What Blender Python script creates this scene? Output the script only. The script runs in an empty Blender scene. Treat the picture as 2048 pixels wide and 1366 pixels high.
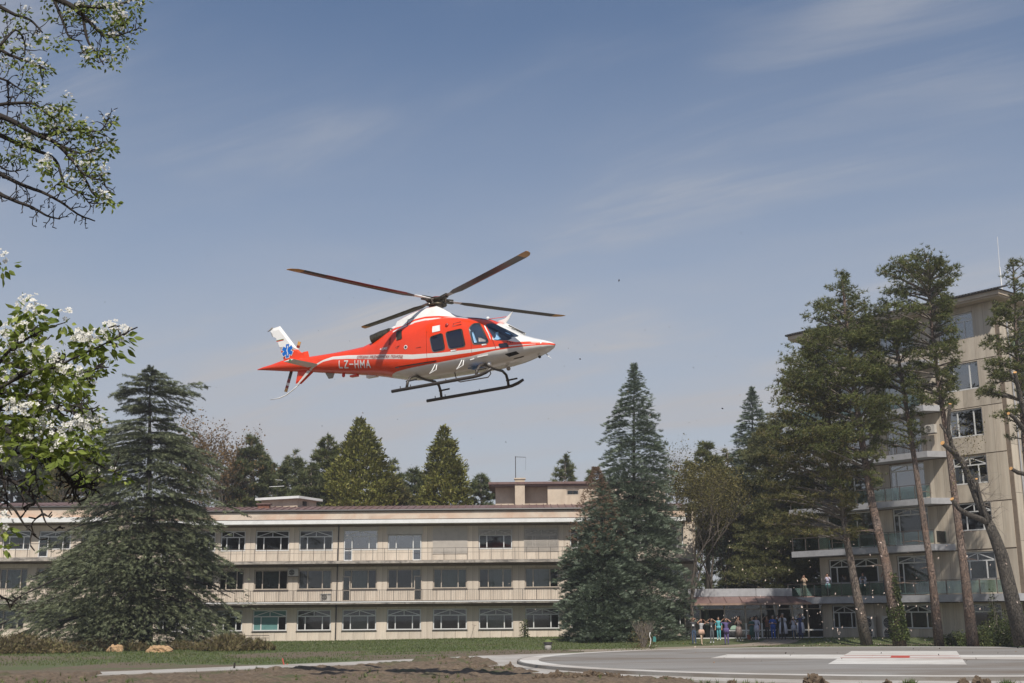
import bpy, bmesh, math, random
import numpy as np
from math import sin, cos, tan, atan, atan2, pi, radians, sqrt
from mathutils import Vector, Matrix
random.seed(7)
RNG = np.random.default_rng(7)
scene = bpy.context.scene
COL = scene.collection

# ---------------------------------------------------------------- camera, sky, sun, exposure
FPX, PITCH, ROLL, EYE = 2400.0, math.atan((1227.6 - 683) / 2400.0), 0.0085, 2.2
cam_data = bpy.data.cameras.new('camera')
cam_data.sensor_width = 36.0
cam_data.lens = 36.0 * FPX / 2048.0
cam_data.clip_start = 0.1
cam_data.clip_end = 4000.0
cam = bpy.data.objects.new('camera', cam_data)
COL.objects.link(cam)
fw = Vector((0, cos(PITCH), sin(PITCH)))
rt = Vector((1, 0, 0))
up = Vector((0, -sin(PITCH), cos(PITCH)))
rt2 = rt * cos(ROLL) + up * sin(ROLL) * -1
up2 = up * cos(ROLL) + rt * sin(ROLL)
M = Matrix((rt2, up2, -fw)).transposed().to_4x4()
M.translation = Vector((0, 0, EYE))
cam.matrix_world = M
scene.camera = cam

SUN_EL = radians(52)
SUN_H = Vector((-0.09, 0.996, 0)).normalized()        # way the light travels over the ground
world = bpy.data.worlds.new('World')
scene.world = world
world.use_nodes = True
wn, wl = world.node_tree.nodes, world.node_tree.links
wn.clear()
w_out = wn.new('ShaderNodeOutputWorld')
w_bg = wn.new('ShaderNodeBackground')
w_bg.inputs['Strength'].default_value = 0.098
sky = wn.new('ShaderNodeTexSky')
sky.sky_type = 'NISHITA'
sky.sun_disc = False
sky.sun_elevation = SUN_EL
sky.sun_rotation = atan2(-SUN_H.x, -SUN_H.y)
sky.altitude = 550
sky.air_density = 1.0
sky.dust_density = 0.9
sky.ozone_density = 1.6
tc = wn.new('ShaderNodeTexCoord')
sep = wn.new('ShaderNodeSeparateXYZ')
wl.new(tc.outputs['Generated'], sep.inputs[0])
def wmath(op, a, b=None, clamp=False):
    n = wn.new('ShaderNodeMath'); n.operation = op; n.use_clamp = clamp
    for i, v in enumerate((a, b)):
        if v is None: continue
        if isinstance(v, (int, float)): n.inputs[i].default_value = v
        else: wl.new(v, n.inputs[i])
    return n.outputs[0]
CL_A, CL_B = (0.5, 0.3, 0), (0, 0.8, 0)        # where the cirrus lies
zc = wmath('MAXIMUM', sep.outputs[2], 0.02)
zd = wmath('ADD', zc, 0.12)
px = wmath('DIVIDE', sep.outputs[0], zd)
py = wmath('DIVIDE', sep.outputs[1], zd)
comb = wn.new('ShaderNodeCombineXYZ')
wl.new(px, comb.inputs[0]); wl.new(py, comb.inputs[1])
def wnoise(vec, rot, scl, scale, detail, rough, dist, loc=(0, 0, 0)):
    mp = wn.new('ShaderNodeMapping'); mp.vector_type = 'TEXTURE'; mp.inputs['Rotation'].default_value = (0, 0, rot); mp.inputs['Scale'].default_value = scl; mp.inputs['Location'].default_value = loc
    wl.new(vec, mp.inputs['Vector'])
    n = wn.new('ShaderNodeTexNoise'); n.inputs['Scale'].default_value = scale; n.inputs['Detail'].default_value = detail
    n.inputs['Roughness'].default_value = rough; n.inputs['Distortion'].default_value = dist
    wl.new(mp.outputs[0], n.inputs['Vector'])
    return n.outputs['Fac']
def wramp(v, a, b):
    m = wn.new('ShaderNodeMapRange'); m.interpolation_type = 'SMOOTHSTEP'
    m.inputs['From Min'].default_value = a; m.inputs['From Max'].default_value = b
    wl.new(v, m.inputs['Value']); return m.outputs['Result']
n1 = wnoise(comb.outputs[0], -0.62, (2.3, 0.62, 1), 2.6, 10, 0.62, 0.8, CL_A)      # streaks of cirrus
n2 = wnoise(comb.outputs[0], -0.5, (1.5, 0.8, 1), 1.25, 4, 0.5, 0.3, CL_B)      # where the streaks gather
c1 = wmath('MULTIPLY', wramp(n1, 0.42, 0.76), wramp(n2, 0.44, 0.66))
c1 = wmath('MULTIPLY', c1, 0.6)
c2 = wmath('MULTIPLY', wramp(n2, 0.30, 0.75), 0.10)
veil = wmath('SUBTRACT', 1.0, wramp(sep.outputs[2], 0.06, 0.50))
veil = wmath('MULTIPLY', veil, wmath('ADD', 0.50, wmath('MULTIPLY', n2, 0.75)))
fac = wmath('ADD', wmath('ADD', c1, c2), wmath('MULTIPLY', veil, 1.02), clamp=True)
wmix = wn.new('ShaderNodeMix'); wmix.data_type = 'RGBA'
wl.new(fac, wmix.inputs[0])
wl.new(sky.outputs[0], wmix.inputs[6])
wmix.inputs[7].default_value = (4.45, 4.55, 4.90, 1)
wl.new(wmix.outputs[2], w_bg.inputs['Color'])
wl.new(w_bg.outputs[0], w_out.inputs[0])

sun_data = bpy.data.lights.new('sun', 'SUN')
sun_data.energy = 4.6
sun_data.angle = radians(0.55)
sun_data.color = (1.0, 0.94, 0.86)
sun = bpy.data.objects.new('sun', sun_data)
COL.objects.link(sun)
light_dir = Vector((SUN_H.x * cos(SUN_EL), SUN_H.y * cos(SUN_EL), -sin(SUN_EL)))
sun.rotation_euler = light_dir.to_track_quat('-Z', 'Y').to_euler()
sun.location = (0, -20, 60)

scene.view_settings.view_transform = 'Standard'
scene.view_settings.look = 'None'
scene.view_settings.exposure = 0.08
scene.view_settings.gamma = 1.0
scene.view_settings.use_curve_mapping = False
scene.render.engine = 'CYCLES'
scene.cycles.max_bounces = 6
scene.cycles.diffuse_bounces = 4
scene.cycles.glossy_bounces = 3
scene.cycles.transmission_bounces = 4
scene.cycles.transparent_max_bounces = 16
scene.cycles.use_denoising = True

# ---------------------------------------------------------------- helpers
def ray(x, y):
    """direction through a point of the 2048 x 1366 photograph, used to survey where things stand"""
    a, b = x - 1024, 683 - y
    u = a * cos(ROLL) + b * sin(ROLL)
    v = -a * sin(ROLL) + b * cos(ROLL)
    return fw + rt * (u / FPX) + up * (v / FPX)
def at(x, y, Y):
    d = ray(x, y)
    return Vector((0, 0, EYE)) + d * (Y / d.y)

def sstep(a, b, x):
    t = np.clip((x - a) / (b - a), 0, 1)
    return t * t * (3 - 2 * t)

class MB:
    """collects boxes, prisms and tubes for ONE mesh"""
    def __init__(s): s.v = []; s.f = []; s.m = []; s.mi = 0
    def add(s, vs, fs):
        o = len(s.v); s.v += [tuple(p) for p in vs]
        s.f += [tuple(i + o for i in f) for f in fs]; s.m += [s.mi] * len(fs)
        return s
    def box(s, x0, x1, y0, y1, z0, z1):
        vs = [(x0,y0,z0),(x1,y0,z0),(x1,y1,z0),(x0,y1,z0),(x0,y0,z1),(x1,y0,z1),(x1,y1,z1),(x0,y1,z1)]
        return s.add(vs, [(0,3,2,1),(4,5,6,7),(0,1,5,4),(1,2,6,5),(2,3,7,6),(3,0,4,7)])
    def prism(s, poly, d0, d1, axis='y'):
        """poly of (a, b) extruded along axis"""
        n = len(poly)
        if axis == 'y': vs = [(a, d0, b) for a, b in poly] + [(a, d1, b) for a, b in poly]
        elif axis == 'z': vs = [(a, b, d0) for a, b in poly] + [(a, b, d1) for a, b in poly]
        else: vs = [(d0, a, b) for a, b in poly] + [(d1, a, b) for a, b in poly]
        fs = [tuple(range(n)), tuple(range(2 * n - 1, n - 1, -1))]
        fs += [(i, i + n, (i + 1) % n + n, (i + 1) % n) for i in range(n)]
        return s.add(vs, fs)
    def bar(s, p, q, w, t=None):
        """straight bar of w x t between two points"""
        t = t or w
        p, q = Vector(p), Vector(q); d = (q - p).normalized()
        a = d.cross(Vector((0, 1, 0)) if abs(d.y) < 0.9 else Vector((1, 0, 0))).normalized()
        b = d.cross(a)
        vs = [c + a * (w / 2 * i) + b * (t / 2 * j) for c in (p, q) for i, j in ((-1,-1),(1,-1),(1,1),(-1,1))]
        return s.add(vs, [(0,1,2,3),(7,6,5,4),(0,4,5,1),(1,5,6,2),(2,6,7,3),(3,7,4,0)])
    def tube(s, pts, rad, n=6, cap=True):
        pts = [Vector(p) for p in pts]
        if not hasattr(rad, '__len__'): rad = [rad] * len(pts)
        rings = []
        ref = Vector((0.31, 0.95, 0.05))
        for i, p in enumerate(pts):
            d = (pts[min(i + 1, len(pts) - 1)] - pts[max(i - 1, 0)])
            d = d.normalized() if d.length > 1e-9 else Vector((0, 0, 1))
            a = d.cross(ref)
            if a.length < 0.15: a = d.cross(Vector((1, 0, 0.2)))
            a.normalize(); b = d.cross(a)
            rings.append([p + a * (cos(2*pi*k/n) * rad[i]) + b * (sin(2*pi*k/n) * rad[i]) for k in range(n)])
        vs = [v for r in rings for v in r]
        fs = []
        for i in range(len(pts) - 1):
            for k in range(n):
                fs.append((i*n+k, i*n+(k+1) % n, (i+1)*n+(k+1) % n, (i+1)*n+k))
        if cap: fs += [tuple(range(n))[::-1], tuple(range((len(pts)-1)*n, len(pts)*n))]
        return s.add(vs, fs)
    def lathe(s, prof, n=12, c=(0, 0)):
        vs = [(c[0] + r * cos(2*pi*k/n), c[1] + r * sin(2*pi*k/n), z) for r, z in prof for k in range(n)]
        fs = [(i*n+k, i*n+(k+1) % n, (i+1)*n+(k+1) % n, (i+1)*n+k) for i in range(len(prof)-1) for k in range(n)]
        fs += [tuple(range(n))[::-1], tuple(range((len(prof)-1)*n, len(prof)*n))]
        return s.add(vs, fs)
    def mesh(s, name, mats, smooth=False):
        me = bpy.data.meshes.new(name); me.from_pydata(s.v, [], s.f)
        for m in (mats if isinstance(mats, (list, tuple)) else [mats]): me.materials.append(m)
        if len(set(s.m)) > 1: me.polygons.foreach_set('material_index', s.m)
        if smooth: me.polygons.foreach_set('use_smooth', [True] * len(me.polygons))
        me.update(); return me
    def build(s, name, mats, parent=None, smooth=False):
        return link(name, s.mesh(name, mats, smooth), parent)

def link(name, data, parent=None):
    o = bpy.data.objects.new(name, data); COL.objects.link(o)
    if parent: o.parent = parent
    return o
def tag(o, label=None, cat=None, group=None, kind=None):
    if label: o['label'] = label
    if cat: o['category'] = cat
    if group: o['group'] = group
    if kind: o['kind'] = kind
    return o
def empty(name, loc=(0, 0, 0), rz=0.0):
    o = bpy.data.objects.new(name, None); COL.objects.link(o)
    o.location = loc; o.rotation_euler = (0, 0, rz); o.empty_display_size = 0.3
    return o
def copy_tree(o, parent=None):
    c = o.copy(); COL.objects.link(c)
    if parent: c.parent = parent
    for ch in o.children: copy_tree(ch, c)
    return c
def np_mesh(name, V, Fc, mat, smooth=False):
    """mesh from numpy arrays, all faces with the same corner count"""
    V = np.asarray(V, np.float32).reshape(-1, 3); Fc = np.asarray(Fc, np.int32)
    me = bpy.data.meshes.new(name)
    n, k = Fc.shape
    me.vertices.add(len(V)); me.vertices.foreach_set('co', V.ravel())
    me.loops.add(n * k); me.loops.foreach_set('vertex_index', Fc.ravel())
    me.polygons.add(n); me.polygons.foreach_set('loop_start', np.arange(0, n * k, k, dtype=np.int32))
    if smooth: me.polygons.foreach_set('use_smooth', np.ones(n, bool))
    me.materials.append(mat); me.update(calc_edges=True)
    return me

# ---------------------------------------------------------------- materials
def new_mat(name):
    m = bpy.data.materials.new(name); m.use_nodes = True
    nt = m.node_tree; b = nt.nodes['Principled BSDF']
    return m, nt.nodes, nt.links, b
def noise_node(N, L, coord, scale, detail=5, rough=0.6, dist=0.0, stretch=None):
    n = N.new('ShaderNodeTexNoise'); n.inputs['Scale'].default_value = scale
    n.inputs['Detail'].default_value = detail; n.inputs['Roughness'].default_value = rough
    n.inputs['Distortion'].default_value = dist
    if stretch:
        mp = N.new('ShaderNodeMapping'); mp.inputs['Scale'].default_value = stretch
        L.new(coord, mp.inputs['Vector']); L.new(mp.outputs[0], n.inputs['Vector'])
    else: L.new(coord, n.inputs['Vector'])
    return n.outputs['Fac']
def ramp(N, L, fac, stops):
    r = N.new('ShaderNodeValToRGB')
    while len(r.color_ramp.elements) < len(stops): r.color_ramp.elements.new(0.5)
    for e, (p, c) in zip(r.color_ramp.elements, stops):
        e.position = p; e.color = (*c, 1)
    L.new(fac, r.inputs[0]); return r.outputs[0]
def mix_rgb(N, L, fac, a, b, mode='MIX'):
    m = N.new('ShaderNodeMix'); m.data_type = 'RGBA'; m.blend_type = mode
    for i, v in ((0, fac), (6, a), (7, b)):
        if isinstance(v, (int, float)): m.inputs[i].default_value = v
        elif isinstance(v, tuple): m.inputs[i].default_value = (*v, 1)
        else: L.new(v, m.inputs[i])
    return m.outputs[2]
def mat(name, c, rough=0.6, metal=0.0, var=0.15, scale=3.0, bump=0.0, bscale=20.0, c2=None, stretch=None,
        objvar=0.0, stain=None, stain_amt=0.0, stain_scale=0.5, stain_stretch=None, spec=None):
    m, N, L, b = new_mat(name)
    co = N.new('ShaderNodeTexCoord').outputs['Object']
    f = noise_node(N, L, co, scale, 6, 0.65, 0.2, stretch)
    c2 = c2 or tuple(x * (1 - 1.6 * var) for x in c)
    hi = tuple(min(1, x * (1 + var * 0.6)) for x in c)
    colr = ramp(N, L, f, [(0.28, c2), (0.5, c), (0.75, hi)])
    if stain:
        g = noise_node(N, L, co, stain_scale, 7, 0.7, 0.6, stain_stretch)
        mr = N.new('ShaderNodeMapRange'); mr.inputs['From Min'].default_value = 0.44; mr.inputs['From Max'].default_value = 0.64
        mr.inputs['To Max'].default_value = stain_amt; L.new(g, mr.inputs['Value'])
        colr = mix_rgb(N, L, mr.outputs[0], colr, stain)
    if objvar:
        oi = N.new('ShaderNodeObjectInfo')
        mr = N.new('ShaderNodeMapRange'); mr.inputs['To Min'].default_value = 1 - objvar; mr.inputs['To Max'].default_value = 1 + objvar * 0.6
        L.new(oi.outputs['Random'], mr.inputs['Value'])
        hs = N.new('ShaderNodeHueSaturation'); L.new(mr.outputs[0], hs.inputs['Value']); L.new(colr, hs.inputs['Color'])
        colr = hs.outputs[0]
    L.new(colr, b.inputs['Base Color'])
    b.inputs['Roughness'].default_value = rough; b.inputs['Metallic'].default_value = metal
    if spec is not None: b.inputs['Specular IOR Level'].default_value = spec
    if bump:
        bn = N.new('ShaderNodeBump'); bn.inputs['Strength'].default_value = bump; bn.inputs['Distance'].default_value = 0.03
        L.new(noise_node(N, L, co, bscale, 6, 0.7), bn.inputs['Height']); L.new(bn.outputs[0], b.inputs['Normal'])
    return m
def bark_mat(name, c, dark, red, scale=2.6):
    m, N, L, b = new_mat(name)
    co = N.new('ShaderNodeTexCoord').outputs['Object']
    mp = N.new('ShaderNodeMapping'); mp.inputs['Scale'].default_value = (1, 1, .42); L.new(co, mp.inputs['Vector'])
    v = N.new('ShaderNodeTexVoronoi'); v.feature = 'DISTANCE_TO_EDGE'; v.inputs['Scale'].default_value = scale * 4.6; L.new(mp.outputs[0], v.inputs['Vector'])
    v2 = N.new('ShaderNodeTexVoronoi'); v2.inputs['Scale'].default_value = scale * 4.6; L.new(mp.outputs[0], v2.inputs['Vector'])
    f = noise_node(N, L, co, 1.1, 5, .6); base = ramp(N, L, f, [(.38, c), (.62, red)])
    tint = ramp(N, L, v2.outputs['Color'], [(0.1, (.72, .72, .72)), (.9, (1.18, 1.15, 1.12))])
    base = mix_rgb(N, L, 1.0, base, tint, 'MULTIPLY')
    mr = N.new('ShaderNodeMapRange'); mr.inputs['From Max'].default_value = .10; L.new(v.outputs['Distance'], mr.inputs['Value'])
    L.new(mix_rgb(N, L, mr.outputs[0], dark, base), b.inputs['Base Color']); b.inputs['Roughness'].default_value = .95
    bn = N.new('ShaderNodeBump'); bn.inputs['Strength'].default_value = 1.0; bn.inputs['Distance'].default_value = .06
    L.new(mr.outputs[0], bn.inputs['Height']); L.new(bn.outputs[0], b.inputs['Normal']); return m
def leaf_mat(name, a, b_, c=None, rough=0.55, trans=0.15):
    """foliage: every little leaf or sprig draws its own tone"""
    m, N, L, b = new_mat(name)
    g = N.new('ShaderNodeNewGeometry')
    stops = [(0.0, a), (0.75, b_), (1.0, c or b_)]
    colr = ramp(N, L, g.outputs['Random Per Island'], stops)
    co = N.new('ShaderNodeTexCoord').outputs['Object']
    f = noise_node(N, L, co, 0.55, 4)
    mr = N.new('ShaderNodeMapRange'); mr.inputs['From Min'].default_value = 0.35; mr.inputs['From Max'].default_value = 0.65
    mr.inputs['To Min'].default_value = 0.72; mr.inputs['To Max'].default_value = 1.25; L.new(f, mr.inputs['Value'])
    hs = N.new('ShaderNodeHueSaturation'); L.new(mr.outputs[0], hs.inputs['Value']); L.new(colr, hs.inputs['Color'])
    L.new(hs.outputs[0], b.inputs['Base Color'])
    b.inputs['Roughness'].default_value = rough
    b.inputs['Specular IOR Level'].default_value = 0.25
    if trans:
        tr = N.new('ShaderNodeBsdfTranslucent'); L.new(hs.outputs[0], tr.inputs['Color'])
        mx = N.new('ShaderNodeMixShader'); mx.inputs[0].default_value = trans
        L.new(b.outputs[0], mx.inputs[1]); L.new(tr.outputs[0], mx.inputs[2])
        L.new(mx.outputs[0], N['Material Output'].inputs['Surface'])
    return m
def glass_mat(name, tint, base=0.08, rough=0.02, opaque=0.0):
    m, N, L, b = new_mat(name)
    N.remove(b)
    tr = N.new('ShaderNodeBsdfTransparent'); tr.inputs['Color'].default_value = (*tint, 1)
    gl = N.new('ShaderNodeBsdfGlossy'); gl.inputs['Roughness'].default_value = rough; gl.inputs['Color'].default_value = (0.9, 0.93, 0.95, 1)
    fr = N.new('ShaderNodeFresnel'); fr.inputs['IOR'].default_value = 1.5
    ad = N.new('ShaderNodeMath'); ad.inputs[1].default_value = base; L.new(fr.outputs[0], ad.inputs[0]); ad.use_clamp = True
    mx = N.new('ShaderNodeMixShader'); L.new(ad.outputs[0], mx.inputs[0]); L.new(tr.outputs[0], mx.inputs[1]); L.new(gl.outputs[0], mx.inputs[2])
    L.new(mx.outputs[0], N['Material Output'].inputs['Surface'])
    return m

TRAV = (0.57, 0.495, 0.405)
M_ = dict(
    panel=mat('travertine_cladding', TRAV, 0.75, var=0.16, scale=1.6, stretch=(2.5, 1, 0.6), bump=0.15, bscale=30, objvar=0.12, stain=(0.46, 0.34, 0.25), stain_amt=0.4, stain_scale=0.7, stain_stretch=(1, 1, 0.4)),
    panel2=mat('sandstone_cladding', (0.51, 0.445, 0.355), 0.75, var=0.2, scale=1.2, stretch=(2, 1, 0.5), bump=0.15, bscale=25, objvar=0.16, stain=(0.25, 0.17, 0.11), stain_amt=0.5, stain_scale=0.5, stain_stretch=(1, 1, 0.35)),
    render=mat('cream_render', (0.56, 0.475, 0.37), 0.85, var=0.12, scale=0.8, stain=(0.33, 0.24, 0.17), stain_amt=0.5, stain_scale=0.6, stain_stretch=(1, 1, 0.5)),
    wallback=mat('joint_mortar', (0.20, 0.155, 0.115), 0.9, var=0.2),
    band=mat('stained_parapet', (0.62, 0.52, 0.42), 0.85, var=0.12, scale=0.7, stain=(0.50, 0.27, 0.16), stain_amt=0.6, stain_scale=0.25, stain_stretch=(1, 1, 1.5)),
    white=mat('white_paint', (0.74, 0.74, 0.72), 0.5, var=0.05, stain=(0.45, 0.43, 0.4), stain_amt=0.3, stain_scale=0.8),
    slab=mat('weathered_slab_edge', (0.40, 0.36, 0.31), 0.9, var=0.35, scale=3.5, stretch=(1, 1, .5), stain=(0.10, 0.09, 0.085), stain_amt=0.85, stain_scale=1.6, stain_stretch=(0.5, 1, 1.5)),
    slabgrey=mat('grey_painted_slab', (0.36, 0.36, 0.37), 0.7, var=0.12, stain=(0.2, 0.2, 0.2), stain_amt=0.3, stain_scale=0.7),
    soffit=mat('soffit_plaster', (0.46, 0.385, 0.30), 0.9, var=0.15),
    winwhite=mat('white_window_frame', (0.62, 0.62, 0.60), 0.4, var=0.05),
    wincream=mat('aged_window_frame', (0.42, 0.36, 0.29), 0.55, var=0.15),
    roofbrown=mat('brown_roof_metal', (0.16, 0.095, 0.085), 0.5, var=0.25, scale=4, stain=(0.2, 0.14, 0.12), stain_amt=0.5),
    gutter=mat('dark_gutter_metal', (0.05, 0.045, 0.042), 0.45, var=0.2),
    rail=mat('railing_metal', (0.12, 0.10, 0.09), 0.5, 0.3, var=0.15),
    inside=mat('room_plaster', (0.34, 0.30, 0.26), 0.9, var=0.1),
    curtain=mat('grey_green_curtain', (0.36, 0.38, 0.33), 0.9, var=0.25, scale=9, stretch=(6, 1, 0.3)),
    blind=mat('roller_shutter', (0.50, 0.455, 0.40), 0.6, var=0.1, scale=2),
    teal=mat('teal_window_film', (0.10, 0.22, 0.21), 0.5, var=0.15),
    concrete=mat('concrete', (0.38, 0.36, 0.33), 0.9, var=0.15, scale=0.9, stain=(0.2, 0.16, 0.12), stain_amt=0.45, stain_scale=0.3, bump=0.2),
    brick=mat('brick_chimney', (0.23, 0.10, 0.065), 0.9, var=0.3, scale=8),
    dark=mat('dark_rubber', (0.02, 0.02, 0.02), 0.6, var=0.1),
    acwhite=mat('air_conditioner_case', (0.50, 0.47, 0.42), 0.5, var=0.1),
    bark_pine=bark_mat('pine_bark', (0.235, 0.185, 0.155), (0.05, 0.04, 0.034), (0.235, 0.16, 0.12)),
    bark_greypine=bark_mat('grey_pine_bark', (0.19, 0.165, 0.14), (0.04, 0.033, 0.028), (0.22, 0.17, 0.135)),
    bark_mid=mat('brown_grey_bark', (0.105, 0.085, 0.068), 0.95, var=0.4, scale=6, bump=0.8, bscale=8),
    bark_lopped=bark_mat('lopped_tree_bark', (0.115, 0.10, 0.082), (0.03, 0.025, 0.02), (0.085, 0.075, 0.062)),
    bark_grey=mat('grey_bark', (0.17, 0.145, 0.12), 0.95, var=0.4, scale=6, stretch=(1, 1, 0.35), bump=0.9, bscale=8),
    bark_dark=mat('dark_bark', (0.030, 0.024, 0.020), 0.95, var=0.4, scale=8, bump=0.8, bscale=12),
    cutwood=mat('fresh_cut_wood', (0.55, 0.30, 0.11), 0.8, var=0.15, scale=12),
    glass=glass_mat('window_glass', (0.70, 0.73, 0.72), 0.02),
    glass_mirror=glass_mat('reflecting_window_glass', (0.30, 0.32, 0.33), 0.26),
    glass_teal=glass_mat('teal_balcony_glass', (0.56, 0.68, 0.64), 0.07, 0.05),
    needle_pine=leaf_mat('pine_needles', (0.066, 0.086, 0.025), (0.145, 0.165, 0.052), (0.25, 0.21, 0.085), trans=0.2),
    needle_olive=leaf_mat('olive_pine_needles', (0.075, 0.080, 0.026), (0.155, 0.150, 0.052), (0.27, 0.20, 0.085), trans=0.2),
    needle_mix=leaf_mat('faded_pine_needles', (0.075, 0.088, 0.035), (0.155, 0.165, 0.065), (0.26, 0.22, 0.10), trans=0.25),
    needle_dark=leaf_mat('dark_pine_needles', (0.062, 0.082, 0.034), (0.135, 0.155, 0.062), (0.22, 0.20, 0.09), trans=0.2),
    needle_cedar=leaf_mat('cedar_needles', (0.066, 0.080, 0.042), (0.132, 0.150, 0.080), (0.23, 0.24, 0.14), trans=0.2),
    needle_blue=leaf_mat('blue_spruce_needles', (0.080, 0.108, 0.070), (0.165, 0.205, 0.140), (0.30, 0.345, 0.26), trans=0.2),
    cones=leaf_mat('spruce_cones', (0.10, 0.062, 0.036), (0.18, 0.115, 0.07)),
    thuja=leaf_mat('thuja_sprays', (0.095, 0.110, 0.022), (0.215, 0.215, 0.048), (0.30, 0.25, 0.08), trans=0.2),
    thuja_brown=leaf_mat('bronze_thuja_sprays', (0.065, 0.060, 0.015), (0.17, 0.135, 0.04), (0.22, 0.15, 0.05)),
    budleaf=leaf_mat('young_olive_leaves', (0.060, 0.058, 0.018), (0.13, 0.115, 0.035), (0.22, 0.18, 0.06), trans=0.3),
    brownleaf=leaf_mat('russet_leaves', (0.10, 0.065, 0.03), (0.20, 0.125, 0.05), (0.27, 0.18, 0.08), trans=0.3),
    pearleaf=leaf_mat('pear_leaves', (0.085, 0.12, 0.02), (0.19, 0.24, 0.045), (0.36, 0.40, 0.10), trans=0.35),
    petal=leaf_mat('pear_petals', (0.55, 0.54, 0.48), (0.72, 0.70, 0.64), (0.8, 0.78, 0.72), trans=0.3),
    stamen=mat('flower_centre', (0.22, 0.24, 0.05), 0.8),
    drygrass=leaf_mat('dry_brush', (0.085, 0.065, 0.032), (0.19, 0.15, 0.075), (0.17, 0.18, 0.06), trans=0.2),
    shrub=leaf_mat('bush_leaves', (0.042, 0.062, 0.018), (0.10, 0.125, 0.04), (0.18, 0.19, 0.07), trans=0.3),
    grass=leaf_mat('lawn_blades', (0.055, 0.085, 0.020), (0.105, 0.145, 0.038), (0.19, 0.17, 0.075), trans=0.25),
)

# thin dusty air over the whole place; the sky stays outside
def build_haze():
    m = bpy.data.materials.new('dusty_air'); m.use_nodes = True; N, L = m.node_tree.nodes, m.node_tree.links; N.clear()
    o = N.new('ShaderNodeOutputMaterial'); v = N.new('ShaderNodeVolumePrincipled'); v.inputs['Color'].default_value = (.93, .94, .97, 1); v.inputs['Density'].default_value = HAZE; v.inputs['Anisotropy'].default_value = .2
    L.new(v.outputs[0], o.inputs['Volume'])
    h = MB().box(-950, 950, -270, 1850, -1.6, 32).build('haze', m); h['kind'] = 'stuff'; return h
HAZE = 0.0005
build_haze()
# ---------------------------------------------------------------- ground
PADC, PADR = Vector((17.7, 57.3, 0)), 17.6
def fbm(x, y, seed=0, oct=4):
    """cheap smooth value noise in numpy"""
    r = np.random.default_rng(seed); tab = r.random((256, 256))
    tot = np.zeros_like(x, dtype=float); a = 1.0; s = 0
    for o in range(oct):
        xi = np.floor(x).astype(int); yi = np.floor(y).astype(int); fx = x - xi; fy = y - yi
        fx = fx * fx * (3 - 2 * fx); fy = fy * fy * (3 - 2 * fy)
        g = lambda i, j: tab[i % 256, j % 256]
        v = (g(xi, yi) * (1-fx) + g(xi+1, yi) * fx) * (1-fy) + (g(xi, yi+1) * (1-fx) + g(xi+1, yi+1) * fx) * fy
        tot += a * v; s += a; a *= 0.5; x = x * 2.03 + 17.1; y = y * 2.03 + 5.3
    return tot / s
def gz(x, y):
    """height of the ground"""
    x = np.asarray(x, float); y = np.asarray(y, float)
    z = 0.30 * sstep(80, 100, y) * (0.45 + 0.55 * sstep(-18, 3, x))
    z = z + 0.26 * np.exp(-((y - 86.5) / 2.6) ** 2) * sstep(19, 22, x)
    pad = np.hypot(x - PADC.x, y - PADC.y)
    z = z - 0.10 * (1 - sstep(PADR + 1.2, PADR + 4, pad))
    return z
def GZ(x, y): return float(gz(x, y))

def soil_amount(x, y):
    """0 lawn .. 1 bare earth"""
    edge = 57 + 0.9 * (x + 8)                                     # the path runs along this line
    edge = np.where(x < -14, 54, edge)
    s = 1 - sstep(-1.5, 1.0, y - np.minimum(edge, 66))
    near = 1 - sstep(38, 42, y)
    wear = sstep(0.50, 0.66, fbm(x * 0.16, y * 0.13, 5)) * (1 - sstep(74, 84, y)) * 0.75
    left = (1 - sstep(-28, -14, x)) * (1 - sstep(70, 80, y)) * 0.55
    track = np.exp(-((y - 74.5) / 1.6) ** 2) * sstep(-8, 0, x) * (1 - sstep(6, 10, x)) * 0.8
    foot = np.exp(-((y - 81.3) / 1.1) ** 2) * sstep(10, 13, x) * 0.8
    return np.clip(np.maximum.reduce([s, near, wear + 0 * x, left + 0 * x, track, foot]), 0, 1)

xs = np.concatenate([np.linspace(-900, -60, 16)[:-1], np.linspace(-60, 70, 261), np.linspace(70, 900, 16)[1:]])
ys = np.concatenate([np.linspace(-250, 30, 12)[:-1], np.linspace(30, 120, 226), np.linspace(120, 1800, 20)[1:]])
GX, GY = np.meshgrid(xs, ys)
V = np.stack([GX, GY, gz(GX, GY)], -1).reshape(-1, 3)
nx, ny = len(xs), len(ys)
i = (np.arange(ny - 1)[:, None] * nx + np.arange(nx - 1)[None, :]).ravel()
Q = np.stack([i, i + 1, i + nx + 1, i + nx], -1)

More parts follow.
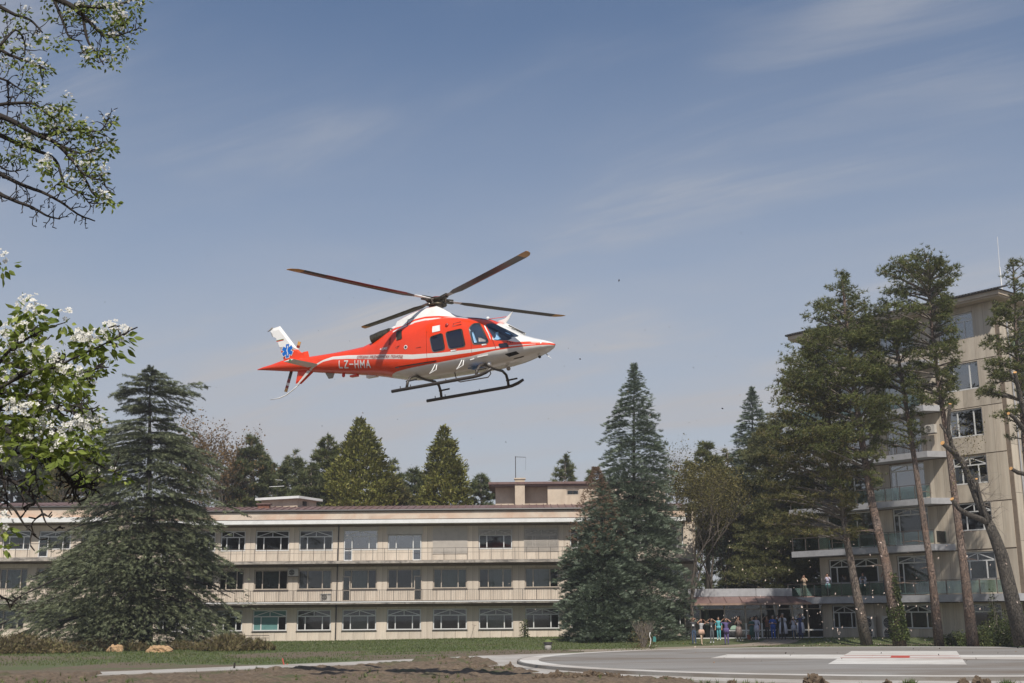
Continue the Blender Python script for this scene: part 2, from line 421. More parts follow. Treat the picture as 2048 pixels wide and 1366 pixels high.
def ground_mat():
    m, N, L, b = new_mat('lawn_and_earth')
    co = N.new('ShaderNodeTexCoord').outputs['Object']
    at_ = N.new('ShaderNodeAttribute'); at_.attribute_name = 'soil'
    f1 = noise_node(N, L, co, 0.9, 8, 0.7, 0.3); f2 = noise_node(N, L, co, 7.0, 6, 0.7)
    f3 = noise_node(N, L, co, 0.18, 4, 0.6)
    grass = ramp(N, L, f2, [(0.3, (0.050, 0.062, 0.024)), (0.55, (0.088, 0.108, 0.038)), (0.8, (0.15, 0.145, 0.065))])
    dry = ramp(N, L, f1, [(0.3, (0.070, 0.060, 0.026)), (0.7, (0.13, 0.105, 0.052))])
    mr = N.new('ShaderNodeMapRange'); mr.inputs['From Min'].default_value = 0.52; mr.inputs['From Max'].default_value = 0.68; mr.inputs['To Max'].default_value = 0.6
    L.new(f3, mr.inputs['Value'])
    grass = mix_rgb(N, L, mr.outputs[0], grass, dry)
    soil = ramp(N, L, f2, [(0.3, (0.056, 0.041, 0.026)), (0.5, (0.12, 0.092, 0.06)), (0.75, (0.20, 0.155, 0.105))])
    ad = N.new('ShaderNodeMath'); ad.operation = 'ADD'; L.new(at_.outputs['Fac'], ad.inputs[0])
    sc_ = N.new('ShaderNodeMath'); sc_.operation = 'MULTIPLY_ADD'; L.new(f1, sc_.inputs[0]); sc_.inputs[1].default_value = 1.2; sc_.inputs[2].default_value = -0.6
    L.new(sc_.outputs[0], ad.inputs[1])
    mr2 = N.new('ShaderNodeMapRange'); mr2.inputs['From Min'].default_value = 0.35; mr2.inputs['From Max'].default_value = 0.62; L.new(ad.outputs[0], mr2.inputs['Value'])
    L.new(mix_rgb(N, L, mr2.outputs[0], grass, soil), b.inputs['Base Color'])
    b.inputs['Roughness'].default_value = 0.95
    bn = N.new('ShaderNodeBump'); bn.inputs['Strength'].default_value = 0.7; bn.inputs['Distance'].default_value = 0.08
    L.new(f2, bn.inputs['Height']); L.new(bn.outputs[0], b.inputs['Normal'])
    return m
M_['ground'] = ground_mat()
me = np_mesh('ground', V, Q, M_['ground'], True)
a = me.attributes.new('soil', 'FLOAT', 'POINT'); a.data.foreach_set('value', soil_amount(GX, GY).ravel().astype(np.float32))
tag(link('ground', me), kind='structure')

# the turned earth in front of the path, with its lumps
sx = np.arange(-34, 9.5, 0.14); sy = np.arange(30, 66, 0.17)
SX, SY = np.meshgrid(sx, sy)
PATHY = np.where(SX < -16.2, 51.5, 54.2 + 1.03 * (SX + 8.5))
lim = 1 - sstep(-3.0, -1.6, SY - np.minimum(PATHY, 60.8))
padd = np.hypot(SX - PADC.x, SY - PADC.y)
lim = lim * sstep(PADR + 0.3, PADR + 1.4, padd) * sstep(-34, -32, SX) * (1 - sstep(3.5, 6.0, SX + 0.12 * (SY - 48)))
ridge = np.exp(-((SY - (PATHY - 3.6)) / 1.6) ** 2)
h = 0.05 + 0.07 * fbm(SX * 0.5, SY * 0.5, 2) + 0.20 * np.maximum(fbm(SX * 1.7, SY * 1.7, 3, 5) - 0.45, 0) * 2 + 0.12 * ridge * fbm(SX * 0.8, SY * 0.8, 9)
h += 0.16 * np.exp(-((SX + 3) / 5.5) ** 2 - ((SY - 57.5) / 3.2) ** 2) * (0.5 + fbm(SX * 1.4, SY * 1.4, 21, 5))
h += 0.16 * (1 - sstep(36.5, 40, SY)) * sstep(0.42, 0.7, fbm(SX * 0.6, SY * 0.6, 12))
h += 0.15 * (fbm(SX * 4.1, SY * 4.1, 31, 3) - 0.5)
SZ = gz(SX, SY) + (h * lim) - 0.12 * (1 - lim) - 0.05
def soil_z(x, y):
    i = np.clip(np.searchsorted(sy, y), 0, len(sy) - 1); j = np.clip(np.searchsorted(sx, x), 0, len(sx) - 1)
    return np.maximum(SZ[i, j], gz(x, y))
m, N, L, b = new_mat('turned_earth')
co = N.new('ShaderNodeTexCoord').outputs['Object']
f2 = noise_node(N, L, co, 5.0, 8, 0.75); f1 = noise_node(N, L, co, 0.45, 5, 0.6, 0.4)
soil = ramp(N, L, f2, [(0.3, (0.048, 0.033, 0.021)), (0.5, (0.118, 0.085, 0.055)), (0.75, (0.215, 0.16, 0.11))])
mr = N.new('ShaderNodeMapRange'); mr.inputs['From Min'].default_value = 0.56; mr.inputs['From Max'].default_value = 0.66; mr.inputs['To Max'].default_value = 0.75; L.new(f1, mr.inputs['Value'])
L.new(mix_rgb(N, L, mr.outputs[0], soil, (0.052, 0.068, 0.022)), b.inputs['Base Color']); b.inputs['Roughness'].default_value = 1.0
bn = N.new('ShaderNodeBump'); bn.inputs['Strength'].default_value = 0.8; bn.inputs['Distance'].default_value = 0.06
L.new(f2, bn.inputs['Height']); L.new(bn.outputs[0], b.inputs['Normal'])
M_['soil'] = m
nx, ny = len(sx), len(sy)
i = (np.arange(ny - 1)[:, None] * nx + np.arange(nx - 1)[None, :]).ravel()
keep = (lim.reshape(-1)[i] > 0.01)
i = i[keep]
tag(link('turned_earth', np_mesh('turned_earth', np.stack([SX, SY, SZ], -1).reshape(-1, 3), np.stack([i, i+1, i+nx+1, i+nx], -1), m, True)), kind='structure')

# concrete path
def ribbon(name, pts, w, z, m, n=60):
    P = [Vector(p) for p in pts]; out = []
    for k in range(len(P) - 1):
        p0 = P[max(k-1, 0)]; p1 = P[k]; p2 = P[k+1]; p3 = P[min(k+2, len(P)-1)]
        for j in range(8):
            t = j / 8
            out.append(0.5 * ((2*p1) + (p2-p0)*t + (2*p0-5*p1+4*p2-p3)*t*t + (3*p1-p0-3*p2+p3)*t**3))
    out.append(P[-1])
    mb = MB(); vs = []
    for k, p in enumerate(out):
        d = (out[min(k+1, len(out)-1)] - out[max(k-1, 0)]).normalized(); nrm = Vector((-d.y, d.x))
        for s_ in (1, -1):
            q = p + nrm * (w / 2 * s_)
            for zz in (z, -0.15): vs.append((q.x, q.y, GZ(q.x, q.y) + zz))
    fs = []
    for k in range(len(out) - 1):
        o = k * 4
        fs += [(o, o+2, o+6, o+4), (o+1, o, o+4, o+5), (o+2, o+3, o+7, o+6)]
    mb.add(vs, fs)
    return tag(mb.build(name, m), kind='structure')
ribbon('path', [(-24, 45.5), (-20, 47.6), (-16, 49.8), (-11.3, 54.2), (-6.0, 59.2), (-0.9, 65.3), (4.0, 70.2), (8.0, 73.0)], 2.7, 0.03, M_['concrete'])
ribbon('pavement', [(3.5, 74.2), (8, 76.6), (12, 79.5), (15.5, 82.5), (18.5, 87.0), (20.5, 93.9)], 2.6, 0.028, mat('dusty_paving', (0.24, 0.20, 0.155), 0.95, var=0.2, scale=1.5))

# helicopter pad: a round slab with painted ring, cross and letter
def disc(name, c, r, z0, z1, m, n=128, kind='structure', r_in=None):
    mb = MB()
    cs = [(c[0] + r * cos(2*pi*k/n), c[1] + r * sin(2*pi*k/n)) for k in range(n)]
    if r_in is None: mb.prism(cs, z0, z1, 'z')
    else:
        ci = [(c[0] + r_in * cos(2*pi*k/n), c[1] + r_in * sin(2*pi*k/n)) for k in range(n)]
        mb.add([(*p, z1) for p in cs] + [(*p, z1) for p in ci], [(k, (k+1) % n, (k+1) % n + n, k + n) for k in range(n)])
    return mb.build(name, m)
m_pad = mat('pad_asphalt', (0.225, 0.215, 0.20), 0.85, var=0.12, scale=0.35, stretch=(0.3, 1.2, 1), stain=(0.125, 0.092, 0.062), stain_amt=0.85, stain_scale=0.22, stain_stretch=(0.3, 1.1, 1), bump=0.2, bscale=40)
m_padwhite = mat('pad_white_paint', (0.56, 0.545, 0.51), 0.7, var=0.12, scale=1.0, stain=(0.26, 0.20, 0.15), stain_amt=0.6, stain_scale=0.22, stain_stretch=(0.4, 1.3, 1))
m_padred = mat('pad_red_paint', (0.42, 0.07, 0.05), 0.7, var=0.15)
tag(disc('pad_apron', PADC, PADR + 1.9, -0.25, -0.02, M_['concrete']), kind='structure')
pad = empty('helipad', PADC)
tag(pad, 'round grey helicopter landing pad with a white cross and red letter H', 'helipad')
disc('pad_slab', (0, 0), PADR, -0.2, 0.10, m_pad).parent = pad
disc('painted_ring', (0, 0), PADR - 0.12, 0, 0.106, m_padwhite, r_in=PADR - 1.0).parent = pad
A_ = radians(-18.5)
cr = MB(); Lh, Wh, zz = 8.4, 2.65, 0.107
def rot(p): return (p[0]*cos(A_) - p[1]*sin(A_) + 0.2, p[0]*sin(A_) + p[1]*cos(A_) + 0.3)
for poly in ([(-Lh,-Wh),(Lh,-Wh),(Lh,Wh),(-Lh,Wh)], [(-Wh,-Lh),(Wh,-Lh),(Wh,-Wh),(-Wh,-Wh)], [(-Wh,Wh),(Wh,Wh),(Wh,Lh),(-Wh,Lh)]):
    cr.add([(*rot(p), zz) for p in poly], [(0, 1, 2, 3)])
cr.build('painted_cross', m_padwhite, pad)
hh = MB()
for poly in ([(-2.6,1.15),(2.6,1.15),(2.6,1.5),(-2.6,1.5)], [(-2.6,-1.5),(2.6,-1.5),(2.6,-1.15),(-2.6,-1.15)], [(-.42,-1.15),(.42,-1.15),(.42,1.15),(-.42,1.15)]):
    hh.add([(*rot(p), zz + 0.006) for p in poly], [(0, 1, 2, 3)])
hh.build('letter_h', m_padred, pad)
# ---------------------------------------------------------------- building kit
UNIT = MB().box(0, 1, 0, 1, 0, 1).mesh('panel', M_['panel'])
UNIT2 = MB().box(0, 1, 0, 1, 0, 1).mesh('panel', M_['panel2'])
PANE = {k: MB().box(0, 1, 0, 1, 0, 1).mesh('pane', M_[k]) for k in ('glass', 'glass_mirror', 'glass_teal')}
TEALP = MB().box(0, 1, 0, 1, 0, 1).mesh('pane', M_['teal'])
def unit(name, me, parent, x0, x1, y0, y1, z0, z1):
    o = link(name, me, parent); o.location = (x0, y0, z0); o.scale = (x1 - x0, y1 - y0, z1 - z0); return o
def curtain_mesh(seed):
    r = random.Random(seed); n = 22; mb = MB(); top = []; bot = []
    for k in range(n + 1):
        y = 0.5 + 0.5 * sin(k * 2.1 + r.random())
        top.append((k / n, y, 1)); bot.append((k / n, y, 0))
    mb.add(top + bot, [(k, k+1, k+n+2, k+n+1) for k in range(n)])
    return mb.mesh('curtain', M_['curtain'], True)
CURT = [curtain_mesh(k) for k in range(3)]
FT = 0.085
def window(par, x0, x1, z0, z1, style='arch', fm='winwhite', gm='glass', curtain=None, y=0.10, fl=None, panes=None, split=(0.24, 0.75)):
    """frame as the part, every pane (and curtain) as its sub-part; outward is -y"""
    mb = MB(); d = 0.07; t = FT; w = x1 - x0
    lowz = z0 if fl is None else fl
    def hb(a, b, z): mb.box(a, b, y - d, y, z, z + t)
    def vb(x, a, b, tt=t): mb.box(x - tt/2, x + tt/2, y - d, y, a, b)
    P = []
    g = y - d * 0.45
    def pane(a, b, c, e): P.append((a, b, c, e))
    m1, m2 = x0 + w * split[0], x0 + w * split[1]
    if style in ('arch', 'archdoor'):
        zt = z0 + (z1 - z0) * 0.66
        hb(x0, x1, z1 - t); hb(x0 + t, x1 - t, zt); 
        vb(x0 + t/2, lowz + t, z1 - t); vb(x1 - t/2, z0 + t, z1 - t)
        xc = (x0 + x1) / 2
        mb.box(xc - t*.35, xc + t*.35, y - d, y, zt + t, z1 - t)
        mb.bar((x0 + t, y - d*.5 - .004, zt + t*.9), (xc - t*.3, y - d*.5 - .004, z1 - t*1.1), d*.9, t*.8)
        mb.bar((xc + t*.3, y - d*.5 - .004, z1 - t*1.1), (x1 - t, y - d*.5 - .004, zt + t*.9), d*.9, t*.8)
        pane(x0 + t, xc, zt + t, z1 - t); pane(xc, x1 - t, zt + t, z1 - t)
        vb(m1, z0 + t, zt); vb(m2, z0 + t, zt)
        zb = lowz
        pane(x0 + t, m1 - t/2, zb + t, zt)
        pane(m1 + t/2, m2 - t/2, z0 + t, zt); pane(m2 + t/2, x1 - t, z0 + t, zt)
        if fl is None: hb(x0, x1, z0)
        else:
            hb(x0, m1 + t/2, fl); mb.box(m1 - t/2, m1 + t/2, y - d, y, fl + t, z0); hb(m1 + t/2, x1, z0)
    elif style == 'three':
        hb(x0, x1, z1 - t); hb(x0, x1, z0)
        vb(x0 + t/2, z0 + t, z1 - t); vb(x1 - t/2, z0 + t, z1 - t); vb(m1, z0 + t, z1 - t); vb(m2, z0 + t, z1 - t)
        for a, b in ((x0 + t, m1 - t/2), (m1 + t/2, m2 - t/2), (m2 + t/2, x1 - t)): pane(a, b, z0 + t, z1 - t)
    elif style == 'glassdoor':            # tall glazed front with arch bars and sliding leaves
        zt = z0 + (z1 - z0) * 0.80
        hb(x0, x1, z1 - t); hb(x0, x1, z0); hb(x0 + t, x1 - t, zt)
        vb(x0 + t/2, z0 + t, z1 - t); vb(x1 - t/2, z0 + t, z1 - t)
        xc = (x0 + x1) / 2; vb(xc, zt + t, z1 - t, t*.7)
        mb.bar((x0 + t, y - d*.5 - .004, zt + t), (xc, y - d*.5 - .004, z1 - t), d*.9, t*.8)
        mb.bar((xc, y - d*.5 - .004, z1 - t), (x1 - t, y - d*.5 - .004, zt + t), d*.9, t*.8)
        vb(m1, z0 + t, zt)
        for a, b in ((x0 + t, m1 - t/2), (m1 + t/2, x1 - t)): pane(a, b, z0 + t, zt)
        pane(x0 + t, xc, zt + t, z1 - t); pane(xc, x1 - t, zt + t, z1 - t)
    f = mb.build('window', M_[fm], par)
    for k, (a, b, c, e) in enumerate(P):
        meq = TEALP if panes and panes.get(k) == 'teal' else PANE[gm]
        unit('pane', meq, f, a, b, g, g + 0.012, c, e)
        if curtain and curtain[k % len(curtain)] and e - c > 0.8:
            c_ = link('curtain', CURT[k % 3], f); c_.location = (a, y + 0.15, c); c_.scale = (b - a, 0.10, e - c)
    return f

def wall_with_holes(par, x0, x1, z0, z1, holes, y0, y1, m, name='wall'):
    """solid wall pieces round rectangular openings, butted end to end"""
    mb = MB(); hs = sorted(holes); zs = z0; cur = x0
    for a, b, c, e in hs:
        if a > cur: mb.box(cur, a, y0, y1, z0, z1)
        if c > z0: mb.box(a, b, y0, y1, z0, c)
        if e < z1: mb.box(a, b, y0, y1, e, z1)
        cur = b
    if cur < x1: mb.box(cur, x1, y0, y1, z0, z1)
    return mb.build(name, m, par)

def clad(par, me, x0, x1, z0, z1, holes, w=0.62, y0=-0.035, cnt=[0], band=None):
    """cladding panels on the wall, each an object, open joints between them"""
    j = 0.018; n_ = 0
    def fill(a, b, c, e, w_):
        if b - a < 0.12 or e - c < 0.08: return
        n = max(1, round((b - a) / w_)); s = (b - a) / n
        for k in range(n):
            unit('cladding_panel', me, par, a + k*s + j/2, a + (k+1)*s - j/2, y0 - random.uniform(0, .006), 0, c + j/2, e - j/2)
            cnt[0] += 1
    cur = x0
    for a, b, c, e in sorted(holes):
        fill(cur, a, z0, z1, w)
        fill(a, b, z0, c, w * 1.5)
        fill(a, b, e, z1, w * 1.5)
        cur = b
    fill(cur, x1, z0, z1, w)
    return cnt

def bar_rail(par, x0, x1, y, z0, h=1.0, step=0.98, fine=None):
    f = MB()
    f.box(x0, x1, y - .025, y + .025, z0 + h - .04, z0 + h); 
    o = f.build('handrail', M_['rail'], par)
    n = max(1, round((x1 - x0) / step)); s = (x1 - x0) / n
    pm = MB().box(-.018, .018, -.018, .018, 0, h - .045).mesh('post', M_['rail'])
    for k in range(n + 1):
        p = link('post', pm, par); p.location = (x0 + k * s, y, z0)
    if fine:
        b = MB(); k = x0 + fine
        while k < x1: b.box(k - .008, k + .008, y - .008, y + .008, z0 + .08, z0 + h - .045); k += fine
        b.box(x0, x1, y - .012, y + .012, z0 + .06, z0 + .08)
        tag(b.build('balusters', M_['rail'], par), kind='stuff')

# ---------------------------------------------------------------- long three storey building
LB = empty('hospital_wing', (0, 103.2, 0))
tag(LB, 'long three storey beige hospital building with two balcony rows and brown roof', 'building')
X0, X1 = -33.0, 15.2
wc = [-32.5+3.84*0.04, -28.9, -26.4, -23.85, -20.5, -16.8, -13.0, -9.25, -5.4, -1.55, 2.35, 6.2, 10.05, 13.4]
ww = [2.1, 2.1, 2.1, 2.1] + [2.85] * 9 + [2.0]
holes0 = [(c - w/2, c + w/2, 0.95, 2.68) for c, w in zip(wc, ww)]
door1 = {6: True, 8: 'r'}
h1, h2 = [], []
for k, (c, w) in enumerate(zip(wc, ww)):
    h1.append((c - w/2, c + w/2, 4.32, 5.97)); h2.append((c - w/2, c + w/2, 7.55, 9.28))
WALLZ = [(-0.3, 3.08, holes0), (3.3, 6.4, h1), (6.66, 9.72, h2)]
D = 11.0
for z0, z1, hs in WALLZ:
    hs2 = list(hs)
    if z0 > 6:      # balcony doors open a slot down to the floor
        hs2[6] = (hs[6][0], hs[6][1], 7.55, 9.28)
    wall_with_holes(LB, X0, X1, z0, z1, hs2, 0.0, 0.28, M_['wallback'])
cc = [0]
clad(LB, UNIT, X0, X1, 0.0, 2.86, holes0, 0.62, cnt=cc)
clad(LB, UNIT, X0, X1, 3.34, 6.2, h1, 0.55, cnt=cc)
clad(LB, UNIT, X0, X1, 6.70, 9.55, h2, 0.55, cnt=cc)
# rear rooms: floors, end walls and back wall
rm = MB()
rm.box(X0, X1, 5.0, 5.2, 0, 10.3)
rm.build('room_wall', M_['inside'], LB)
for k, (c, w) in enumerate(zip(wc, ww)):
    if k % 2 == 0:
        q = MB(); 
        for za, zb in ((0, 3.0), (3.4, 6.3), (6.7, 9.6)): q.box(c + w/2 + .4, c + w/2 + .5, .29, 4.95, za, zb)
        q.build('room_partition', M_['inside'], LB)
# end wall
ew = MB(); ew.box(X1 - .001, X1 + .25, 0.05, D, 0, 10.6); ew.build('end_wall', M_['render'], LB)
MB().box(X0, X1 + .25, D, D + .2, 0, 10.7).build('back_wall', M_['render'], LB)
# slabs, balconies
def slab(par, x0, x1, y0, y1, z0, z1, m='slab', name='balcony_slab'):
    return MB().box(x0, x1, y0, y1, z0, z1).build(name, M_[m], par)
slab(LB, X0, X1, -1.2, 5.0, 3.10, 3.28)
slab(LB, X0, X1, -1.2, 5.0, 6.42, 6.64)
MB().box(X0, X1, -1.24, -1.21, 3.22, 3.30).build('drip_rail', M_['white'], LB)
bar_rail(LB, X0 + .3, X1 - .2, -1.08, 3.28, 0.97, 1.18, fine=0.147)
bar_rail(LB, X0 + .3, X1 - .2, -1.08, 6.64, 1.03, 0.985)
MB().box(X0, X1, -1.06, -1.04, 7.28, 7.30).build('middle_rail', M_['rail'], LB)
slab(LB, X0, X1 - .7, -1.2, 5.0, 9.73, 10.04, 'white', 'canopy_slab')
MB().box(X0, X1 - .7, -1.16, -.4, 10.04, 10.10).build('canopy_sheet', M_['gutter'], LB)
MB().box(X0, X1 - .7, -1.0, 5.0, 10.101, 10.80).build('parapet_band', M_['band'], LB)
rf = MB()
def roofz(y): return 10.90 + (y + 1.2) * 0.155
rf.add([(X0, -1.05, roofz(-1.0)), (X1 - .5, -1.05, roofz(-1.0)), (X1 - .5, 3, roofz(3)), (X0, 3, roofz(3)), (X0, D+.4, 10.8), (X1-.5, D+.4, 10.8),
        (X0, -1.0, roofz(-1.0)-.1), (X1-.5, -1.0, roofz(-1.0)-.1)], [(0,1,2,3), (3,2,5,4), (6,7,1,0)])
roof = rf.build('roof', M_['roofbrown'], LB)
ribm = MB().bar((0, -1.02, roofz(-1.02)+.03), (0, 3, roofz(3)+.03), .07, .07).mesh('roof_rib', M_['roofbrown'])
k = X0 + .3
while k < X1 - .6:
    o = link('roof_rib', ribm, roof); o.location = (k, 0, 0); k += 0.62
MB().tube([(X0, -1.1, 10.84), (X1 - .5, -1.1, 10.84)], .09, 8).build('gutter', M_['gutter'], LB)
MB().box(X0, X1 - .6, -1.08, -1.001, 10.74, 10.80).build('eaves_board', M_['gutter'], LB)
# windows
for k, (a, b, c, e) in enumerate(holes0):
    window(LB, a + .01, b - .01, c + .02, e - .01, 'arch', panes={2: 'teal', 3: 'teal', 0: 'teal', 1: 'teal'} if k == 4 else None,
           curtain=None if k % 3 else (0, 0, 0, 1, 0))
for k, (a, b, c, e) in enumerate(h1):
    window(LB, a + .01, b - .01, c + .02, e - .01, 'three', 'wincream', curtain=[(1,1,0),(0,0,1),(1,1,1),(0,1,1),(1,1,0),(0,0,1)][k % 6], split=(0.28, 0.72) if k % 2 else (0.24, 0.74))
mir = {5: 'glass', 6: 'glass_mirror', 7: 'glass_mirror', 4: 'glass', 9: 'glass', 10: 'glass'}
for k, (a, b, c, e) in enumerate(h2):
    if k == 7: e_ = e - .45
    else: e_ = e - .01
    window(LB, a + .01, b - .01, c + .02, e_, 'three' if k == 7 else 'arch', gm=mir.get(k, 'glass'))
# balcony doors set in the wall beside three windows (panels in front are replaced by the door leaf)
def door(par, x0, x1, z0, z1, fm, gm, y=-0.045):
    mb = MB(); t = .075
    mb.box(x0, x1, y - .05, y, z0, z0 + t*1.2); mb.box(x0, x1, y - .05, y, z1 - t, z1)
    mb.box(x0, x0 + t, y - .05, y, z0 + t*1.2, z1 - t); mb.box(x1 - t, x1, y - .05, y, z0 + t*1.2, z1 - t)
    zm = z0 + (z1 - z0) * .42; mb.box(x0 + t, x1 - t, y - .05, y, zm, zm + t)
    f = mb.build('balcony_door', M_[fm], par)
    unit('pane', PANE[gm], f, x0 + t, x1 - t, y - .03, y - .02, z0 + t, zm); unit('pane', PANE[gm], f, x0 + t, x1 - t, y - .03, y - .02, zm + t, z1 - t)
    unit('backing', MB().box(0,1,0,1,0,1).mesh('backing', M_['inside']), f, x0 + t, x1 - t, y - .012, y - .004, z0 + t, z1 - t)
door(LB, h2[6][0] + .02, h2[6][0] + .74, 6.68, 8.62, 'winwhite', 'glass_mirror')
door(LB, h2[7][1] - .74, h2[7][1] - .02, 6.68, 8.78, 'winwhite', 'glass_mirror')
door(LB, h1[6][0] - .04, h1[6][0] + .62, 3.34, 5.4, 'wincream', 'glass')
door(LB, h1[7][1] - .60, h1[7][1] + .06, 3.34, 5.4, 'wincream', 'glass')
door(LB, h2[1][0] + .02, h2[1][0] + .74, 6.68, 8.62, 'winwhite', 'glass')
# sills
sm = MB()
for hs in (holes0, h1):
    for a, b, c, e in hs: MB().box(a - .06, b + .06, -.10, .02, c - .07, c - .005).build('window_sill', M_['gutter'], LB)
# roller shutters over some upper windows
def shutter(par, a, b, z0, z1, y, n=None, open_=False):
    mb = MB(); n = n or int((z1 - z0) / .095); s = (z1 - z0) / n
    for k in range(n): mb.box(a, b, y - .03, y + .01, z0 + k*s, z0 + (k+1)*s - (.045 if open_ else .022))
    if not open_: mb.box(a, b, y + .011, y + .02, z0, z1)
    for t in (0, .33, .66, .985): mb.box(a + (b-a)*t, a + (b-a)*t + .02, y - .045, y - .031, z0, z1)
    return tag(mb.build('roller_shutter', M_['blind'], par), kind='stuff')
shutter(LB, h2[8][0] - .05, h2[8][1] + .05, 7.22, 9.42, -.06)
shutter(LB, h2[9][0] - .05, h2[9][1] + .05, 8.75, 9.42, -.06, open_=True)
shutter(LB, h2[10][0] - .05, h2[10][1] + .05, 7.35, 9.42, -.06, open_=True)
for k in (5, 6, 7): 
    bx = MB().box(h2[k][0] - .1, h2[k][1] + .1, -.12, -.04, 9.26 if k < 7 else 8.86, 9.5)
    for q in range(4): bx.box(h2[k][0] + .55*q + .3, h2[k][0] + .55*q + .33, -.135, -.12, 9.26 if k < 7 else 8.86, 9.5)
    bx.build('shutter_box', M_['blind'], LB)
# downspout
dp = MB()
dp.tube([(-14.87, -.62, 10.75), (-14.87, -.66, 10.12)], [.12, .06], 8)
dp.tube([(-14.87, -.14, 9.7), (-14.89, -.14, 6.66)], .055, 8); dp.tube([(-14.9, -.14, 6.4), (-14.92, -.14, 3.3)], .055, 8); dp.tube([(-14.93, -.14, 3.08), (-14.95, -.14, 0.25)], .055, 8)
dp.build('downspout', M_['gutter'], LB)
# low rail by the wall under the cedar
MB().tube([(-24.5, -1.0, .62), (-20.3, -1.0, .62), (-20.3, -1.0, .1)], .025, 6).tube([(-24.5, -1.0, .42), (-20.3, -1.0, .42)], .02, 6).build('ramp_handrail', M_['rail'], LB)
gb = MB()
for q in range(13): gb.box(-28.3 + q*.17, -28.27 + q*.17, -.10, -.07, 0.9, 2.75)
gb.box(-28.4, -26.1, -.10, -.07, .86, .9).box(-28.4, -26.1, -.10, -.07, 2.75, 2.79)
tag(gb.build('window_bars', M_['white'], LB), kind='stuff')
# roof room with chimney, and the small flat roofed box
PH = empty('roof_room', (0, 107, 0))
tag(PH, 'cream roof room with dark brown eaves and small window rising above the long roof', 'roof room')
MB().box(-1.6, 3.05, 0.9, 5.5, 11.0, 13.25).build('wall', M_['render'], PH)
wall_with_holes(PH, 3.05, 13.5, 11.0, 13.25, [(4.72, 5.85, 12.42, 12.95)], 0.0, .3, M_['render'])
MB().box(3.35, 13.5, 3.2, 5.4, 11.0, 13.25).box(3.05, 3.35, .3, 5.4, 11.0, 13.25).build('inner_wall', M_['render'], PH)
window(PH, 4.73, 5.84, 12.43, 12.94, 'three', 'wincream', split=(.5, .505), y=.12)
MB().box(-2.2, 13.9, -.35, 6.0, 13.42, 13.62).box(-2.0, 13.8, -.2, 6.0, 13.26, 13.41).build('roof', M_['roofbrown'], PH)
MB().box(-1.55, 13.3, -.06, 0.88, 11.25, 11.45).build('flashing', M_['roofbrown'], PH)
MB().box(.15, 1.02, -.25, .55, 11.0, 13.85).box(.08, 1.10, -.32, .62, 13.86, 13.98).build('chimney', M_['render'], PH)
an = empty('antenna_mast', (0.22, 106.9, 13.98)); tag(an, 'thin steel antenna mast with a sideways arm on the cream chimney', 'antenna')
MB().tube([(0, 0, 0), (0, 0, 1.95)], .035, 6).build('mast', M_['gutter'], an)
MB().tube([(0, 0, 1.9), (.92, 0, 1.86)], .022, 6).build('arm', M_['gutter'], an)
MB().tube([(.92, 0, 1.86), (.9, 0, .75)], .008, 4).build('wire', M_['gutter'], an)
BX = empty('roof_hut', (-20.3, 106.3, 0)); tag(BX, 'small cream roof hut with a pale flat lid beside the brick stub', 'roof hut')
r_ = radians(-24)
def rq(x, y): return (x*cos(r_) - y*sin(r_), x*sin(r_) + y*cos(r_))
MB().prism([rq(-2.3, 0), rq(1.5, 0), rq(1.5, 3.0), rq(-2.3, 3.0)], 10.9, 12.2, 'z').build('wall', M_['render'], BX)
MB().prism([rq(-2.7, -.4), rq(1.9, -.4), rq(1.9, 3.4), rq(-2.7, 3.4)], 12.21, 12.42, 'z').build('roof', M_['white'], BX)
vb_ = MB(); c0, c1 = rq(1.515, .8), rq(1.515, 1.4); vb_.bar((*c0, 11.85), (*c1, 11.85), .4, .05); vb_.build('vent', M_['gutter'], BX)
st_ = empty('brick_stub', (-21.7, 104.9, 0)); tag(st_, 'short stub of red brick with a slab cap on the brown roof', 'chimney')
bm_ = MB().box(0, .24, 0, .12, 0, .07).mesh('brick', M_['brick'])
for lay in range(5):
    for q in range(4):
        o = link('brick', bm_, st_); o.location = (-.5 + q*.25 + (.06 if lay % 2 else 0), -.3, 11.22 + lay*.08)
MB().box(-.48, .52, -.17, .3, 11.1, 11.62).build('core', M_['brick'], st_)
MB().box(-.6, .66, -.42, .4, 11.63, 11.72).build('cap', M_['roofbrown'], st_)
ta = empty('tv_antenna', (-21.0, 107.0, 12.4)); tag(ta, 'thin television antenna with two cross arms above the small roof hut', 'antenna')
MB().tube([(0,0,0),(0,0,1.7)], .02, 5).build('mast', M_['gutter'], ta)
MB().tube([(-.7,0,1.0),(.6,0,1.06)], .022, 5).build('boom', M_['white'], ta); MB().tube([(-.2,0,1.62),(.45,0,1.58)], .018, 5).build('arm', M_['white'], ta)

# ---------------------------------------------------------------- left wing, a little nearer
LW = empty('west_wing', (-62.0, 99.5, 0)); tag(LW, 'left wing of the beige hospital behind the cedar with white canopy edge', 'building')
o0 = -62.0
lw = [(-60.5,-57.7),(-56.7,-53.9),(-52.9,-50.1),(-49.1,-46.3),(-45.3,-42.4),(-41.9,-39.6),(-38.9,-36.3),(-35.4,-33.2)]
L0 = [(a - o0, b - o0) for a, b in lw]
H0 = [(a, b, 1.25, 2.88) for a, b in L0]; H1 = [(a, b, 4.47, 6.15) for a, b in L0]; H2 = [(a, b, 7.62, 9.20) for a, b in L0]
H2[6] = (L0[6][0], L0[6][1], 7.62, 9.15)
XE = 29.6
for z0, z1, hs in ((-.3, 3.3, H0), (3.62, 6.65, H1), (7.0, 9.76, H2)): wall_with_holes(LW, 0, XE, z0, z1, hs, 0, .28, M_['wallback'])
